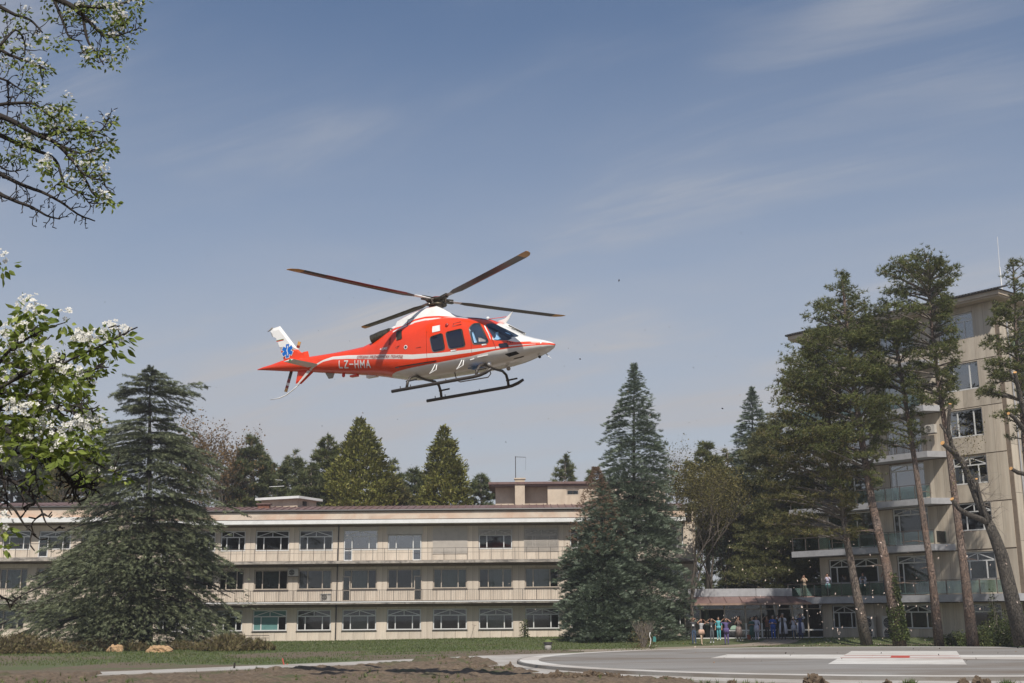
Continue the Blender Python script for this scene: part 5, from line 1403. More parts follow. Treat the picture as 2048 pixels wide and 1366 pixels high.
    if kind == 'spruce':
        d = dirh[idx] * .8 + lat[idx] * (sgn * (.3 + .7*rg.random(m)))[:, None] + UPV * (.05 + .35*rg.random(m))[:, None]; sc = (.24 + .22*rg.random(m)) * size * (1 - .45 * u[idx] ** 5); Tm = FROND_SPRUCE; nr_ = UPV * .6 - dirh[idx] * .5 + rg.normal(size=(m, 3)) * .6
    elif kind == 'cedar':
        d = dirh[idx] * .9 + lat[idx] * (sgn * (.15 + .75*rg.random(m)))[:, None] + UPV * (-.45 * t + .25*rg.normal(size=m))[:, None]; sc = (.20 + .24*rg.random(m)) * size; Tm = FROND_CEDAR; nr_ = UPV * .7 - dirh[idx] * .2 + rg.normal(size=(m, 3)) * .5
    elif kind == 'thuja':
        d = dirh[idx] * .55 + UPV * (.9 - .8*rg.random(m))[:, None] + rg.normal(size=(m, 3)) * .3; sc = (.20 + .18*rg.random(m)) * size; Tm = SPRAY_THUJA; nr_ = dirh[idx]
    else:
        d = dirh[idx] * .5 + UPV * .75 + rg.normal(size=(m, 3)) * .45; sc = (.22 + .17*rg.random(m)) * size; Tm = TUFT; nr_ = None
    pos = pos - np.array([off.x, off.y, off.z])
    f = scatter('foliage', Tm, pos, d, sc, M_[mt], root, nr_); tag(f, kind='stuff')
    if kind in ('spruce', 'cedar'):     # the leader
        n_ = 260; a_ = rg.random(n_)*2*pi; h_ = rg.random(n_) ** 1.4 * 2.2; r_ = .08 + .16*h_; c_ = ax(zmax - h_ + .25)
        ps = np.stack([c_[:, 0] + r_*np.cos(a_)*rg.random(n_) - off.x, c_[:, 1] + r_*np.sin(a_)*rg.random(n_) - off.y, zmax - h_ + .15 - off.z], -1)
        tag(scatter('leader', FROND_SPRUCE if kind == 'spruce' else FROND_CEDAR, ps, np.stack([np.cos(a_), np.sin(a_), .9 + 0*a_], -1), .22 + .2*rg.random(n_), M_[mt], root), kind='stuff')
    # limbs
    mb = MB(); step = max(1, nb // {'spruce': 40, 'cedar': 90, 'thuja': 12, 'pine': 110}[kind])
    for k in range(0, nb, step):
        c = Vector((cx[k, 0], cx[k, 1], z0[k])) - off; D = Vector(dirh[k]); pts = []
        for q in (0, .33, .66, .95):
            rq_ = R[k] * q; pts.append(c + D * rq_ + Vector((0, 0, rise[k]*rq_ - (.3 if kind == 'cedar' else droop)*rq_*q*(R[k]**.15))))
        w_ = .035 + .012 * R[k]; mb.tube(pts, [w_, w_*.75, w_*.5, w_*.2], 4, cap=False)
    if mb.v: tag(mb.build('limbs', M_['bark_grey' if kind == 'pine' else bark], root), kind='stuff')
    # dead lower stubs on pines
    if kind == 'pine' and low:
        for q in range(int(low)):
            zq = zb + 3.5 + (zmin - zb - 2) * rr.random(); c = ax(np.array([zq]))[0]; a = rr.random() * 2*pi; l = .5 + 1.3*rr.random()
            b0 = Vector((c[0], c[1], zq)) - off; D = Vector((cos(a), sin(a), .1))
            MB().tube([b0, b0 + D*l*.5, b0 + D*l + Vector((0, 0, -.15))], [.04, .03, .012], 5).build('dead_stub', M_[bark], root)
    return root

def broadleaf(name, label, cat, base, height, spread, leaves, mt, bark='bark_grey', r0=.16, seed=1, leafsize=.14, group=None, lean=(0, 0), depth=6, twig=.30, fork=.45, upk=.5, start=.25):
    rr = random.Random(seed); rg = np.random.default_rng(seed); root = empty(name, base); tag(root, label, cat, group)
    tr = MB(); br = MB(); tips = []
    def grow_(p, d, l, r, dep, first=False):
        n = 3; pts = [p]; cur = p; dd = d.normalized()
        for k in range(n):
            dd = (dd + Vector((rr.gauss(0, .13), rr.gauss(0, .13), rr.gauss(.03, .08)))).normalized(); cur = cur + dd * (l / n); pts.append(cur)
        (tr if dep >= depth - 0 else br).tube(pts, [r, r*.88, r*.76, r*.62], 7 if dep >= depth - 1 else (4 if dep > 1 else 3), cap=False)
        if dep <= 2: tips.extend([(q, dd) for q in pts[1:]])
        if dep == 0: return
        k_ = 2 if rr.random() < .6 else 3
        for q in range(k_):
            ax_ = Vector((rr.gauss(0, 1), rr.gauss(0, 1), rr.gauss(0, .5))).normalized()
            nd = (dd + ax_ * (fork + .35*rr.random()) + Vector((0, 0, upk * .3))).normalized()
            nd = Vector((nd.x * spread, nd.y * spread, nd.z)).normalized()
            grow_(pts[-1] if q < 2 else pts[-2], nd, l * (.68 + .2*rr.random()), r * (.55 if q else .62), dep - 1)
    l0 = height * .24
    grow_(Vector((0, 0, -.2)), Vector((lean[0], lean[1], 1)), height * start, r0, depth, True)
    tr.build('trunk', M_[bark], root, True)
    if br.v: tag(br.build('branches', M_[bark], root), kind='stuff')
    # bring the crown to the wanted height
    zt = max(p.z for p, _ in tips)
    k = height / zt
    for ch in root.children:
        ch.scale = (k, k, k)
    if leaves and mt:
        i_ = rg.integers(0, len(tips), leaves); pos = np.array([tips[j][0] for j in i_]) * k + rg.normal(size=(leaves, 3)) * twig
        d = rg.normal(size=(leaves, 3)) + np.array([0, 0, .3]); tag(scatter('foliage', LEAFQ, pos, d, leafsize * (.6 + .8*rg.random(leaves)), M_[mt], root), kind='stuff')
    return root

# the big cedar on the left
conifer('cedar_tree', 'huge grey green cedar with drooping tiers in front of the left wing', 'tree', 87, [(292, 1288), (296, 1100), (299, 900), (300, 752)],
    [(740, 290, 312), (765, 250, 345), (785, 235, 400), (805, 235, 395), (825, 262, 350), (840, 262, 345), (860, 205, 385), (900, 180, 405), (950, 160, 430), (1000, 128, 432), (1050, 88, 440), (1100, 70, 440), (1150, 58, 440), (1200, 42, 450), (1230, 48, 505), (1262, 60, 490), (1282, 120, 430)],
    'cedar', density=2.3, mt='needle_cedar', bark='bark_dark', r0=.42, seed=3, size=1.1)
conifer('blue_spruce', 'tallest dense blue green spruce in front of the long building', 'tree', 93, [(1262, 1280), (1268, 1000), (1268, 733)],
    [(733, 1262, 1274), (760, 1248, 1290), (800, 1232, 1305), (850, 1216, 1316), (900, 1208, 1330), (950, 1202, 1340), (1000, 1188, 1346), (1050, 1174, 1352), (1100, 1160, 1362), (1150, 1150, 1370), (1200, 1142, 1380), (1250, 1146, 1378), (1275, 1180, 1350)],
    'spruce', density=2.0, mt='needle_blue', bark='bark_dark', r0=.30, seed=4)
SP2 = conifer('blue_spruce', 'shorter spruce with rusty brown cones at the left foot of the tallest spruce', 'tree', 90.5, [(1200, 1282), (1203, 1100), (1206, 968)],
    [(962, 1200, 1212), (985, 1184, 1225), (1015, 1168, 1240), (1050, 1150, 1258), (1100, 1134, 1270), (1150, 1124, 1280), (1200, 1118, 1285), (1250, 1128, 1280), (1275, 1150, 1262)],
    'spruce', density=2.2, mt='needle_blue', bark='bark_dark', r0=.22, seed=5)
rg = np.random.default_rng(55); n = 900; zz = 13.0 - 6.5 * rg.random(n) ** 1.3; az = rg.random(n) * 2*pi; off_ = SP2.location
Rr = np.interp(zz, [4, 8, 10.5, 12.9], [2.6, 2.15, 1.25, .2]) * (.75 + .35 * rg.random(n)); 
tag(scatter('cones', TUFT, np.stack([Rr*np.cos(az), Rr*np.sin(az), zz - off_.z], -1), np.stack([np.cos(az)*.4, np.sin(az)*.4, -np.ones(n)], -1), .20 + .1*rg.random(n), M_['cones'], SP2), kind='stuff')
conifer('blue_spruce', 'spruce top rising behind the entrance pavilion beside the brown trees', 'tree', 108, [(1508, 1278), (1506, 1000), (1504, 780)],
    [(780, 1500, 1508), (810, 1486, 1522), (850, 1474, 1540), (900, 1463, 1556), (950, 1462, 1566), (1000, 1455, 1580), (1050, 1450, 1590), (1100, 1442, 1600), (1180, 1435, 1610)],
    'spruce', density=1.15, mt='needle_blue', bark='bark_dark', r0=.28, seed=6, size=1.25)

# black pines in front of the tower block
conifer('black_pine', 'red barked pine with ivy on its foot and a pointed crown', 'tree', 78, [(1800, 1277), (1775, 1140), (1745, 1010), (1722, 870), (1705, 750), (1692, 640), (1684, 548)],
    [(548, 1676, 1690), (575, 1660, 1703), (605, 1640, 1725), (640, 1624, 1745), (680, 1600, 1760), (720, 1588, 1765), (770, 1570, 1770), (830, 1545, 1775), (890, 1540, 1760), (940, 1590, 1735), (975, 1640, 1730)],
    'pine', density=1.75, bark='bark_pine', r0=.36, seed=11, low=7, group='black pines in front of the tower block', size=.95)
conifer('black_pine', 'tallest pine of the row, crown topping the tower block roof', 'tree', 75, [(1945, 1268), (1930, 1150), (1912, 1010), (1895, 880), (1876, 760), (1862, 640), (1856, 518)],
    [(518, 1846, 1864), (545, 1800, 1895), (580, 1752, 1915), (620, 1775, 1905), (650, 1775, 1900), (690, 1780, 1915), (730, 1795, 1910), (780, 1810, 1910), (830, 1818, 1905)],
    'pine', density=1.6, bark='bark_pine', r0=.31, seed=12, low=3, group='black pines in front of the tower block', size=.95)
conifer('black_pine', 'slim pine between the ivy clad pine and the tallest pine', 'tree', 77, [(1878, 1277), (1864, 1150), (1843, 1010), (1823, 880), (1803, 750), (1785, 650), (1772, 612)],
    [(615, 1762, 1780), (650, 1738, 1805), (700, 1722, 1815), (750, 1720, 1815), (800, 1712, 1820), (860, 1715, 1820), (910, 1740, 1815)],
    'pine', density=.95, bark='bark_pine', r0=.27, seed=13, low=6, group='black pines in front of the tower block', size=.9)
conifer('black_pine', 'leaning grey barked pine nearest the pavilion with low wide crown', 'tree', 80, [(1735, 1281), (1712, 1180), (1692, 1070), (1675, 950), (1655, 820), (1635, 690)],
    [(690, 1622, 1645), (730, 1585, 1660), (800, 1552, 1690), (850, 1532, 1695), (900, 1530, 1695), (950, 1530, 1690), (1000, 1520, 1690), (1050, 1515, 1685), (1090, 1560, 1670)],
    'pine', density=1.5, mt='needle_olive', bark='bark_greypine', r0=.33, seed=14, low=6, group='black pines in front of the tower block')
conifer('black_pine', 'pine at the right edge in front of the far balconies', 'tree', 73, [(2085, 1268), (2068, 1100), (2050, 900), (2034, 700), (2026, 525)],
    [(528, 2018, 2034), (550, 2008, 2062), (590, 2004, 2050), (640, 1985, 2075), (690, 1972, 2085), (740, 1975, 2085), (790, 1968, 2085), (840, 1972, 2080), (880, 1990, 2075)],
    'pine', density=1.1, bark='bark_pine', r0=.26, seed=15, low=2, group='black pines in front of the tower block', size=.9)
conifer('black_pine', 'broad olive pine behind the pavilion roof left of the tower block', 'tree', 100, [(1560, 1278), (1556, 1050), (1552, 860)],
    [(850, 1540, 1575), (890, 1500, 1610), (940, 1480, 1640), (990, 1480, 1655), (1040, 1490, 1650), (1090, 1470, 1640), (1140, 1450, 1640), (1185, 1450, 1620)],
    'pine', density=2.4, mt='needle_mix', bark='bark_grey', r0=.3, seed=16, size=1.1)
conifer('black_pine', 'dark pine low behind the pavilion beside the balcony end', 'tree', 104, [(1620, 1278), (1620, 1050), (1620, 960)],
    [(940, 1600, 1640), (1000, 1570, 1680), (1060, 1560, 1690), (1120, 1550, 1690), (1190, 1560, 1680)],
    'pine', density=2.4, mt='needle_mix', bark='bark_grey', r0=.3, seed=17, size=1.2)

# trees beyond the long building
BG = [  # px, top y, half width px, kind, material, distance, label
 (22, 850, 62, 'pine', 'needle_dark', 122, 'dark pine far left behind the blossom'),
 (88, 884, 52, 'pine', 'needle_dark', 126, 'low dark pine second from the left behind the wing'),
 (150, 900, 50, 'pine', 'needle_olive', 120, 'olive pine just left of the cedar behind the wing'),
 (195, 880, 40, 'pine', 'needle_dark', 130, 'dark pine peeping out behind the cedar left side'),
 (505, 878, 42, 'pine', 'needle_dark', 118, 'dark round topped pine right of the russet tree'),
 (468, 930, 45, 'pine', 'needle_olive', 121, 'low olive pine under the russet tree'),
 (545, 930, 36, 'pine', 'needle_dark', 128, 'small dark pine above the roof hut'),
 (590, 905, 40, 'pine', 'needle_dark', 123, 'dark pine above the roof hut right end'),
 (655, 873, 40, 'pine', 'needle_pine', 120, 'slender pine left of the wider thuja'),
 (622, 930, 52, 'pine', 'needle_dark', 117, 'low dense pine left of the wider thuja'),
 (785, 925, 36, 'pine', 'needle_dark', 124, 'dark pine touching the wider thuja right side'),
 (832, 938, 44, 'pine', 'needle_dark', 121, 'dark round pine between the two thujas'),
 (800, 965, 40, 'pine', 'needle_olive', 116, 'low olive pine between the two thujas'),
 (962, 952, 40, 'pine', 'needle_dark', 122, 'grey green pine left of the roof room'),
 (1130, 912, 30, 'pine', 'needle_pine', 150, 'lone airy pine beyond the roof room'),
 (1182, 945, 22, 'pine', 'needle_pine', 150, 'small pine top left of the tallest spruce'),
 (1415, 886, 44, 'pine', 'needle_pine', 118, 'upright dark pine right of the tallest spruce'),
 (1455, 905, 40, 'pine', 'needle_olive', 122, 'olive pine left of the rear spruce'),
]
for q, (px_, ty, hw, kd, mt_, Yd, lb) in enumerate(BG):
    rows = [(ty, px_ - 5, px_ + 5), (ty + 22, px_ - hw*.38, px_ + hw*.36), (ty + 50, px_ - hw*.75, px_ + hw*.7), (ty + 85, px_ - hw, px_ + hw), (ty + 150, px_ - hw*1.05, px_ + hw*1.05), (max(ty + 220, 1080), px_ - hw, px_ + hw)]
    conifer('pine_tree', lb, 'tree', Yd, [(px_, 1270), (px_ + 2, ty + 100), (px_, ty + 2)], rows, kd, 1.25, mt_, 'bark_grey', .25, 'trees beyond the long building', 1.75, seed=40 + q)
conifer('thuja_tree', 'wider yellow green thuja rising over the long roof, bronze at the tip', 'tree', 114, [(716, 1272), (718, 1050), (720, 842)],
    [(842, 716, 726), (870, 703, 740), (900, 692, 752), (930, 680, 765), (960, 668, 775), (990, 655, 785), (1015, 645, 792), (1100, 640, 800)], 'thuja', 1.9, 'thuja', 'bark_grey', .3, 'thujas behind the long roof', 1.1, seed=70)
conifer('thuja_tree', 'narrower yellow green thuja rising over the long roof', 'tree', 114, [(888, 1272), (888, 1050), (888, 858)],
    [(858, 884, 892), (885, 872, 902), (915, 862, 914), (945, 854, 922), (975, 848, 930), (1010, 838, 940), (1100, 830, 948)], 'thuja', 1.9, 'thuja', 'bark_grey', .3, 'thujas behind the long roof', 1.1, seed=71)
def bl(px_, by, Yd, ty, label, leaves, mt_, seed, **k):
    b = at(px_, by, Yd); t_ = at(px_, ty, Yd); z = GZ(b.x, Yd)
    return broadleaf('broadleaf_tree', label, 'tree', (b.x, Yd, z), t_.z - z, k.pop('spread', 1.0), leaves, mt_, seed=seed, **k)
bl(428, 1270, 116, 815, 'bare russet tree with twiggy top right of the cedar', 4200, 'brownleaf', 5, leafsize=.22, twig=.22, spread=.7, r0=.22, depth=7)
bl(390, 1270, 119, 850, 'lower russet tree tucked against the cedar', 3500, 'brownleaf', 6, leafsize=.22, twig=.25, spread=.7, depth=7)
bl(1350, 1270, 112, 872, 'pale bare tree showing between the two spruces', 1500, 'budleaf', 7, leafsize=.16, twig=.2, spread=.6, bark='bark_mid', depth=7)
bl(1385, 1285, 91, 905, 'bare forked tree with olive buds beside the entrance pavilion', 5200, 'budleaf', 21, leafsize=.13, twig=.45, r0=.19, spread=.85, depth=7, bark='bark_mid')
bl(1425, 1275, 101, 930, 'budding tree behind the pavilion left end', 7000, 'budleaf', 9, leafsize=.2, twig=.35, bark='bark_mid', depth=7, spread=.9)
bl(1480, 1275, 103, 985, 'bushy budding tree behind the pavilion middle', 7000, 'budleaf', 10, leafsize=.22, twig=.35, bark='bark_mid', depth=7, spread=.9)
bl(545, 1270, 118, 935, 'thin grey tree above the roof hut', 600, 'brownleaf', 12, leafsize=.2, twig=.4, spread=.7)
bl(118, 1270, 112, 930, 'pale thin trunk behind the left wing roof', 300, 'brownleaf', 14, leafsize=.2, spread=.5, bark='bark_grey')
fw_ = empty('far_wood', (0, 160, 0))
# dense wood that closes the gaps behind the buildings
rg = np.random.default_rng(9); n = 13000
X_ = rg.uniform(-95, 60, n); base_h = 11.5 + 3.0 * fbm(X_ * .12, X_ * 0, 77) ; Z_ = rg.random(n) * (base_h + 2.2 * (fbm(X_ * .5, X_ * 0 + 3, 78) - .5)); Y_ = 134 + rg.random(n) * 9
bpy.data.objects.remove(fw_)
tag(scatter('far_wood', TUFT, np.stack([X_, Y_, Z_], -1), rg.normal(size=(n, 3)) + np.array([0, -.4, .6]), .6 + .7*rg.random(n), M_['needle_dark']), 'dark wood closing the view behind the buildings', 'wood', kind='stuff')

# the pruned tree at the right, with fresh yellow saw cuts
pt = empty('pruned_tree', (at(2040, 1262, 70).x, 70, GZ(30, 70))); tag(pt, 'dark lopped tree with orange saw cuts leaning at the right edge', 'tree')
def rel(x, y, Y=70): return at(x, y, Y) - pt.location
MB().tube([rel(2045, 1290), rel(2020, 1180), rel(2003, 1110), rel(1990, 1075), rel(1977, 1045)], [.46, .40, .36, .32, .27], 12).build('trunk', M_['bark_lopped'], pt, True)
def limb(pts, r, cut=True, Y=70):
    P = [rel(x, y, Y + dy) for x, y, dy in pts]; n = len(P); q = MB().tube(P, [r[0] + (r[1] - r[0]) * k / (n - 1) for k in range(n)], 10).build('limb', M_['bark_lopped'], pt, True)
    if cut:
        d = (P[-1] - P[-2]).normalized(); MB().tube([P[-1] - d*.01, P[-1] + d*.02], [r[1]*1.0, r[1]*.98], 12).build('saw_cut', M_['cutwood'], q)
limb([(1977, 1045, 0), (1955, 1000, 0), (1940, 960, .2), (1925, 925, .3), (1905, 903, .2), (1885, 886, -.4)], (.24, .13))
limb([(1980, 1050, 0), (1962, 1038, -.3), (1935, 1028, -.5), (1918, 1018, -.6), (1904, 998, -.9)], (.18, .12))
limb([(1983, 1060, 0), (1972, 1035, -.2), (1962, 1000, -.3), (1956, 975, -.3), (1953, 958, -.6)], (.13, .07))
limb([(1915, 912, .2), (1903, 890, .2), (1897, 860, .1), (1898, 830, 0), (1900, 808, -.3)], (.14, .09))
limb([(1903, 880, .1), (1893, 865, .2), (1885, 855, .3), (1880, 848, .3)], (.09, .06), False)
limb([(2090, 1100, 1), (2075, 990, .6), (2058, 950, .2), (2035, 945, 0), (2022, 937, -.4)], (.2, .10))
limb([(2090, 960, 1), (2060, 870, .8), (2040, 850, .5), (2028, 835, .2), (2017, 827, -.3)], (.2, .09))
limb([(2090, 900, 1), (2052, 840, .6), (2042, 800, .4), (2034, 765, .2), (2030, 745, -.2)], (.15, .10))
limb([(2045, 810, .4), (2030, 760, .3), (2018, 740, .2)], (.09, .05), False)
tw = MB(); rr = random.Random(4)
for q in range(70):
    x0, y0 = rr.choice([(1960, 985), (1940, 960), (1925, 925), (1975, 1040), (1965, 1010), (1905, 900), (1903, 860)]); a = rr.uniform(-.9, .9); l = rr.uniform(15, 60); P = [rel(x0, y0)]
    for k in range(1, 5): P.append(rel(x0 + l*k/4*cos(a), y0 - l*k/4*sin(a) + rr.uniform(-5, 5), 70 + rr.uniform(-.4, .4) * k))
    tw.tube(P, [.018, .014, .010, .007, .004], 3, cap=False)
tag(tw.build('twigs', M_['bark_grey'], pt), kind='stuff')
n = 420; rg = np.random.default_rng(8); pos = np.array([rel(1900 + 70*rg.random(), 840 + 130*rg.random(), 69.5 + rg.random()) for _ in range(n)])
tag(scatter('leaves', LEAFQ, pos, rg.normal(size=(n, 3)), .08 + .06*rg.random(n), M_['budleaf'], pt), kind='stuff')
# ivy
iv = []; rg = np.random.default_rng(12)
for q in range(2600):
    t = rg.random() ** 1.3; y_ = 1278 - 130*t; x_ = np.interp(y_, [1140, 1277], [1775, 1800]); a = rg.random()*2*pi; r_ = .36 + .14 * (1 - t) * rg.random() + .06
    if t > .5 and cos(a) < 0: continue
    c = at(x_, y_, 78); iv.append((c.x + r_*cos(a), c.y + r_*sin(a), max(c.z, GZ(c.x, 78))))
iv = np.array(iv); nn = len(iv)
tag(scatter('ivy', LEAFQ, iv, rg.normal(size=(nn, 3)) + [0, -.5, 0], .13 + .08*rg.random(nn), M_['shrub']), 'ivy climbing the foot of the red barked pine', 'ivy', kind='stuff')

# bushes, brush and grasses
BL = tmpl([tri_blade((0, .1, 1), .20, 1), tri_blade((.35, 0, .9), .17, .8), tri_blade((-.4, .1, .8), .17, .85)])
def bush(name, label, cat, px_, y_, Yd, w, h, n, mt_, size, seed, tm=LEAFQ, up_=.4, stems=14, depth=None):
    b = at(px_, y_, Yd); z = GZ(b.x, Yd); root = empty(name, (b.x, Yd, z)); tag(root, label, cat); rg = np.random.default_rng(seed)
    a = rg.random(n)*2*pi; e = rg.random(n) ** .6; lump = 1 + .35*np.sin(a*3 + seed) ; r = e * w * lump * .8
    zz = h * rg.random(n) * np.sqrt(np.clip(1.02 - e ** 2, 0, 1)) * (.75 + .5*rg.random(n))
    pos = np.stack([r*np.cos(a), r*np.sin(a) * (depth or .6), zz], -1)
    tag(scatter('foliage', tm, pos, rg.normal(size=(n, 3)) + [0, 0, up_], size * (.6 + .8*rg.random(n)), M_[mt_], root), kind='stuff')
    st_ = MB(); rr = random.Random(seed)
    for k in range(stems):
        x, y = rr.uniform(-.3, .3)*w, rr.uniform(-.2, .2)*w; st_.tube([(x*.3, y*.3, -.1), (x, y, h*.4), (x*1.8 + rr.uniform(-.2, .2), y*1.5, h*rr.uniform(.7, 1))], [.02, .014, .006], 4, cap=False)
    tag(st_.build('stems', M_['bark_grey'], root), kind='stuff'); return root
bush('bush', 'leafy green bush under the lopped tree at the right edge', 'bush', 2035, 1285, 72, 1.5, 2.3, 5200, 'shrub', .13, 1)
bush('bush', 'low bright bush left of the lopped tree foot', 'bush', 1975, 1285, 76, 1.2, 1.3, 3200, 'shrub', .12, 2)
bush('bush', 'sparse upright bush before the last ground floor window', 'bush', 1993, 1280, 77.5, .5, 3.2, 1200, 'shrub', .12, 3)
bush('bush', 'low tangled bush between the two right trunks', 'bush', 1915, 1280, 78, 1.6, .8, 2200, 'shrub', .12, 4)
bush('bush', 'small young bush against the ground floor wall left of the spruce', 'bush', 1050, 1275, 101, .45, 1.5, 380, 'shrub', .14, 5)
bush('bush', 'dry twiggy bush with teal bag in front of the spruce', 'bush', 1287, 1297, 78, 1.05, 1.75, 900, 'drygrass', .09, 6, up_=1.2, stems=110)
bush('dry_brush', 'knee high dry brush right of the sand heaps', 'brush', 460, 1300, 80, 2.8, .85, 5200, 'drygrass', .26, 7, BL, 1.6, 40, .35)
bush('dry_brush', 'tangled brown brush at the far left edge', 'brush', 38, 1305, 78, 3.6, 1.0, 6500, 'drygrass', .24, 8, BL, 1.2, 60, .35)
bush('dry_brush', 'low brown brush under the cedar behind the sand heaps', 'brush', 200, 1300, 82, 4.0, .6, 5500, 'drygrass', .22, 9, BL, 1.2, 40, .3)
bush('dry_brush', 'thin brush left of the larger sand heap', 'brush', 360, 1305, 83, 1.9, .5, 2200, 'drygrass', .22, 10, BL, 1.2, 20, .3)
rg = np.random.default_rng(3); n = 90000
X_ = rg.uniform(-44, 46, n); Y_ = 58 + 44 * rg.random(n); s_ = soil_amount(X_, Y_); pad = np.hypot(X_ - PADC.x, Y_ - PADC.y)
pv = np.abs((Y_ - 65.3) - (X_ + .9) * 1.05) < 3.2
keep = (rg.random(n) > s_ * 1.15) & (pad > PADR + 1.6) & ~(pv & (Y_ < 74)) & (Y_ < 102 - .0) & ~((X_ > 9) & (X_ < 15.5) & (Y_ > 75) & (Y_ < 84)) & ~((X_ > 13.5) & (X_ < 20) & (Y_ > 82) & (Y_ < 94)) & ~((X_ > 23.5) & (Y_ > 93.2 - (X_ - 24) * 1.237)) & ~((X_ > 13) & (Y_ > 93))
X_, Y_ = X_[keep], Y_[keep]; n = len(X_)
tag(scatter('grass', BL, np.stack([X_, Y_, gz(X_, Y_) - .01], -1), np.stack([rg.normal(size=n)*.3, rg.normal(size=n)*.3, np.ones(n)], -1), .07 + .09*rg.random(n), M_['grass']), kind='stuff')
rg = np.random.default_rng(4); n = 9000; X_ = rg.uniform(-32, 32, n); Y_ = rg.uniform(37, 62, n); pad = np.hypot(X_ - PADC.x, Y_ - PADC.y)
patch = fbm(X_ * .35, Y_ * .35, 61) > .58; keep = patch & (pad > PADR + 2.0) & (Y_ < np.minimum(53.0 + .92*(X_ + 8), 58)); X_, Y_ = X_[keep], Y_[keep]; n = len(X_)
tag(scatter('weeds', BL, np.stack([X_, Y_, soil_z(X_, Y_) - .03], -1), np.stack([rg.normal(size=n)*.5, rg.normal(size=n)*.5, np.ones(n)], -1), .12 + .14*rg.random(n), M_['grass']), kind='stuff')
# ---------------------------------------------------------------- blossoming pear tree, its trunk just outside the left of the picture
PT = empty('pear_tree', (-7.2, 9.0, 0)); tag(PT, 'blossoming pear tree reaching in from the left with white flowers', 'tree')
PT_O = Vector(PT.location)

rr = random.Random(17); rg = np.random.default_rng(17)
def PX(x, y, Y): return at(x, y, Y) - PT_O
tb_ = MB().tube([Vector((0, 0, -.3)), Vector((.1, -.1, 1.0)), Vector((.3, -.3, 2.2)), Vector((.2, -.2, 3.6)), Vector((.4, 0, 5.2)), Vector((.5, .2, 6.8))], [.28, .22, .20, .17, .13, .07], 10)
tb_.build('trunk', M_['bark_dark'], PT, True)
flowers, leaves_ = [], []
twm = MB()
def limb_px(pts, r0, r1, root_=None, spur=1.0, leafy=0.0, flowery=0.0):
    """pts: (px, py, Y); side twigs and spurs grow from it"""
    P = [PX(*p) for p in pts]
    if root_ is not None: MB().tube([Vector(root_), Vector(root_) * .4 + P[0] * .6 + Vector((-.3, 0, .1)), P[0]], [r0 * 1.6, r0 * 1.2, r0], 6).build('branch', M_['bark_dark'], PT, True)
    # smooth
    out = []
    for k in range(len(P) - 1):
        a, b, c, d = P[max(k-1, 0)], P[k], P[k+1], P[min(k+2, len(P)-1)]
        for j in range(5):
            t = j / 5; q = 0.5 * ((2*b) + (c-a)*t + (2*a-5*b+4*c-d)*t*t + (3*b-a-3*c+d)*t**3)
            out.append(q + Vector((rr.gauss(0, 1), rr.gauss(0, 1), rr.gauss(0, 1))) * (.006 * (P[k+1]-P[k]).length))
    out.append(P[-1]); n = len(out); R = [r0 + (r1 - r0) * k / (n - 1) for k in range(n)]
    MB().tube(out, R, 7).build('branch', M_['bark_dark'], PT, True)
    # spurs: short knobbly twigs
    for k in range(2, n - 1):
        for _ in range(rr.choice((0, 1, 1, 2)) if rr.random() < spur else 0):
            d0 = (out[k+1] - out[k-1]).normalized(); sd = d0.cross(Vector((rr.gauss(0, .4), 1, rr.gauss(0, .4)))).normalized() * rr.choice((-1, 1))
            l = rr.uniform(.25, 1.0) * (.15 if (out[k] + PT_O).length > 7 else .085); cur = out[k]; dd = (sd + d0 * rr.uniform(.2, 1.0) + Vector((0, 0, .2))).normalized(); pts2 = [cur]
            for q in range(4): dd = (dd + Vector((rr.gauss(0, .3), rr.gauss(0, .3), rr.gauss(.05, .3)))).normalized(); cur = cur + dd * l / 4; pts2.append(cur)
            twm.tube(pts2, [.006, .005, .004, .003, .002], 4, cap=False)
            for q in (2, 3, 4):
                if rr.random() < .7:
                    dk = (dd + Vector((rr.gauss(0, .8), rr.gauss(0, .8), rr.gauss(0, .8)))).normalized(); twm.tube([pts2[q], pts2[q] + dk * .03], [.004, .003], 4, cap=False)
            if rr.random() < leafy: cluster(pts2[-1], .7, flowery)
    return out
def cluster(c, s=1.0, fl=.6, size=1.0):
    """a spur rosette: leaves below, flowers above"""
    for _ in range(int(6.5 * s + rr.random() * 4)):
        d = Vector((rr.gauss(0, 1), rr.gauss(0, .8), rr.gauss(-.35, .6))).normalized()
        leaves_.append((c + d * rr.uniform(.01, .06) * s + Vector((0, 0, -.01)), d, rr.uniform(.026, .045) * size * (1.0 if (c + PT_O).length > 7 else 1.15)))
    if rr.random() < fl + .15:
        for _ in range(int(6 * s + rr.random() * 5)):
            d = Vector((rr.gauss(0, 1), rr.gauss(-.3, .8), rr.gauss(.5, .7))).normalized()
            flowers.append((c + d * rr.uniform(.02, .050) * s + Vector((0, 0, .015)), (d + Vector((0, -.6, .2))).normalized(), rr.uniform(.0105, .0140) * size))
def px_cluster(x, y, Y, spread, n, fl):
    for _ in range(int(n * (2.2 if Y > 7 else 1.0) + .5)):
        cluster(PX(x + rr.gauss(0, spread), y + rr.gauss(0, spread), Y + rr.gauss(0, .12)), 1.0, fl * (.55 if Y > 7 else 1) - (.1 if Y > 7 else 0))
Yu = 9.2
A1 = limb_px([(-40, -70, Yu), (60, -25, Yu), (130, 5, Yu), (165, 30, Yu), (195, 60, Yu), (215, 75, Yu)], .036, .008, (.5, 0, 6.2))
limb_px([(150, 10, Yu), (200, 15, Yu), (250, 5, Yu+.1), (290, -15, Yu+.2)], .022, .006)
limb_px([(165, 30, Yu), (175, 80, Yu), (192, 105, Yu), (208, 130, Yu)], .014, .005)
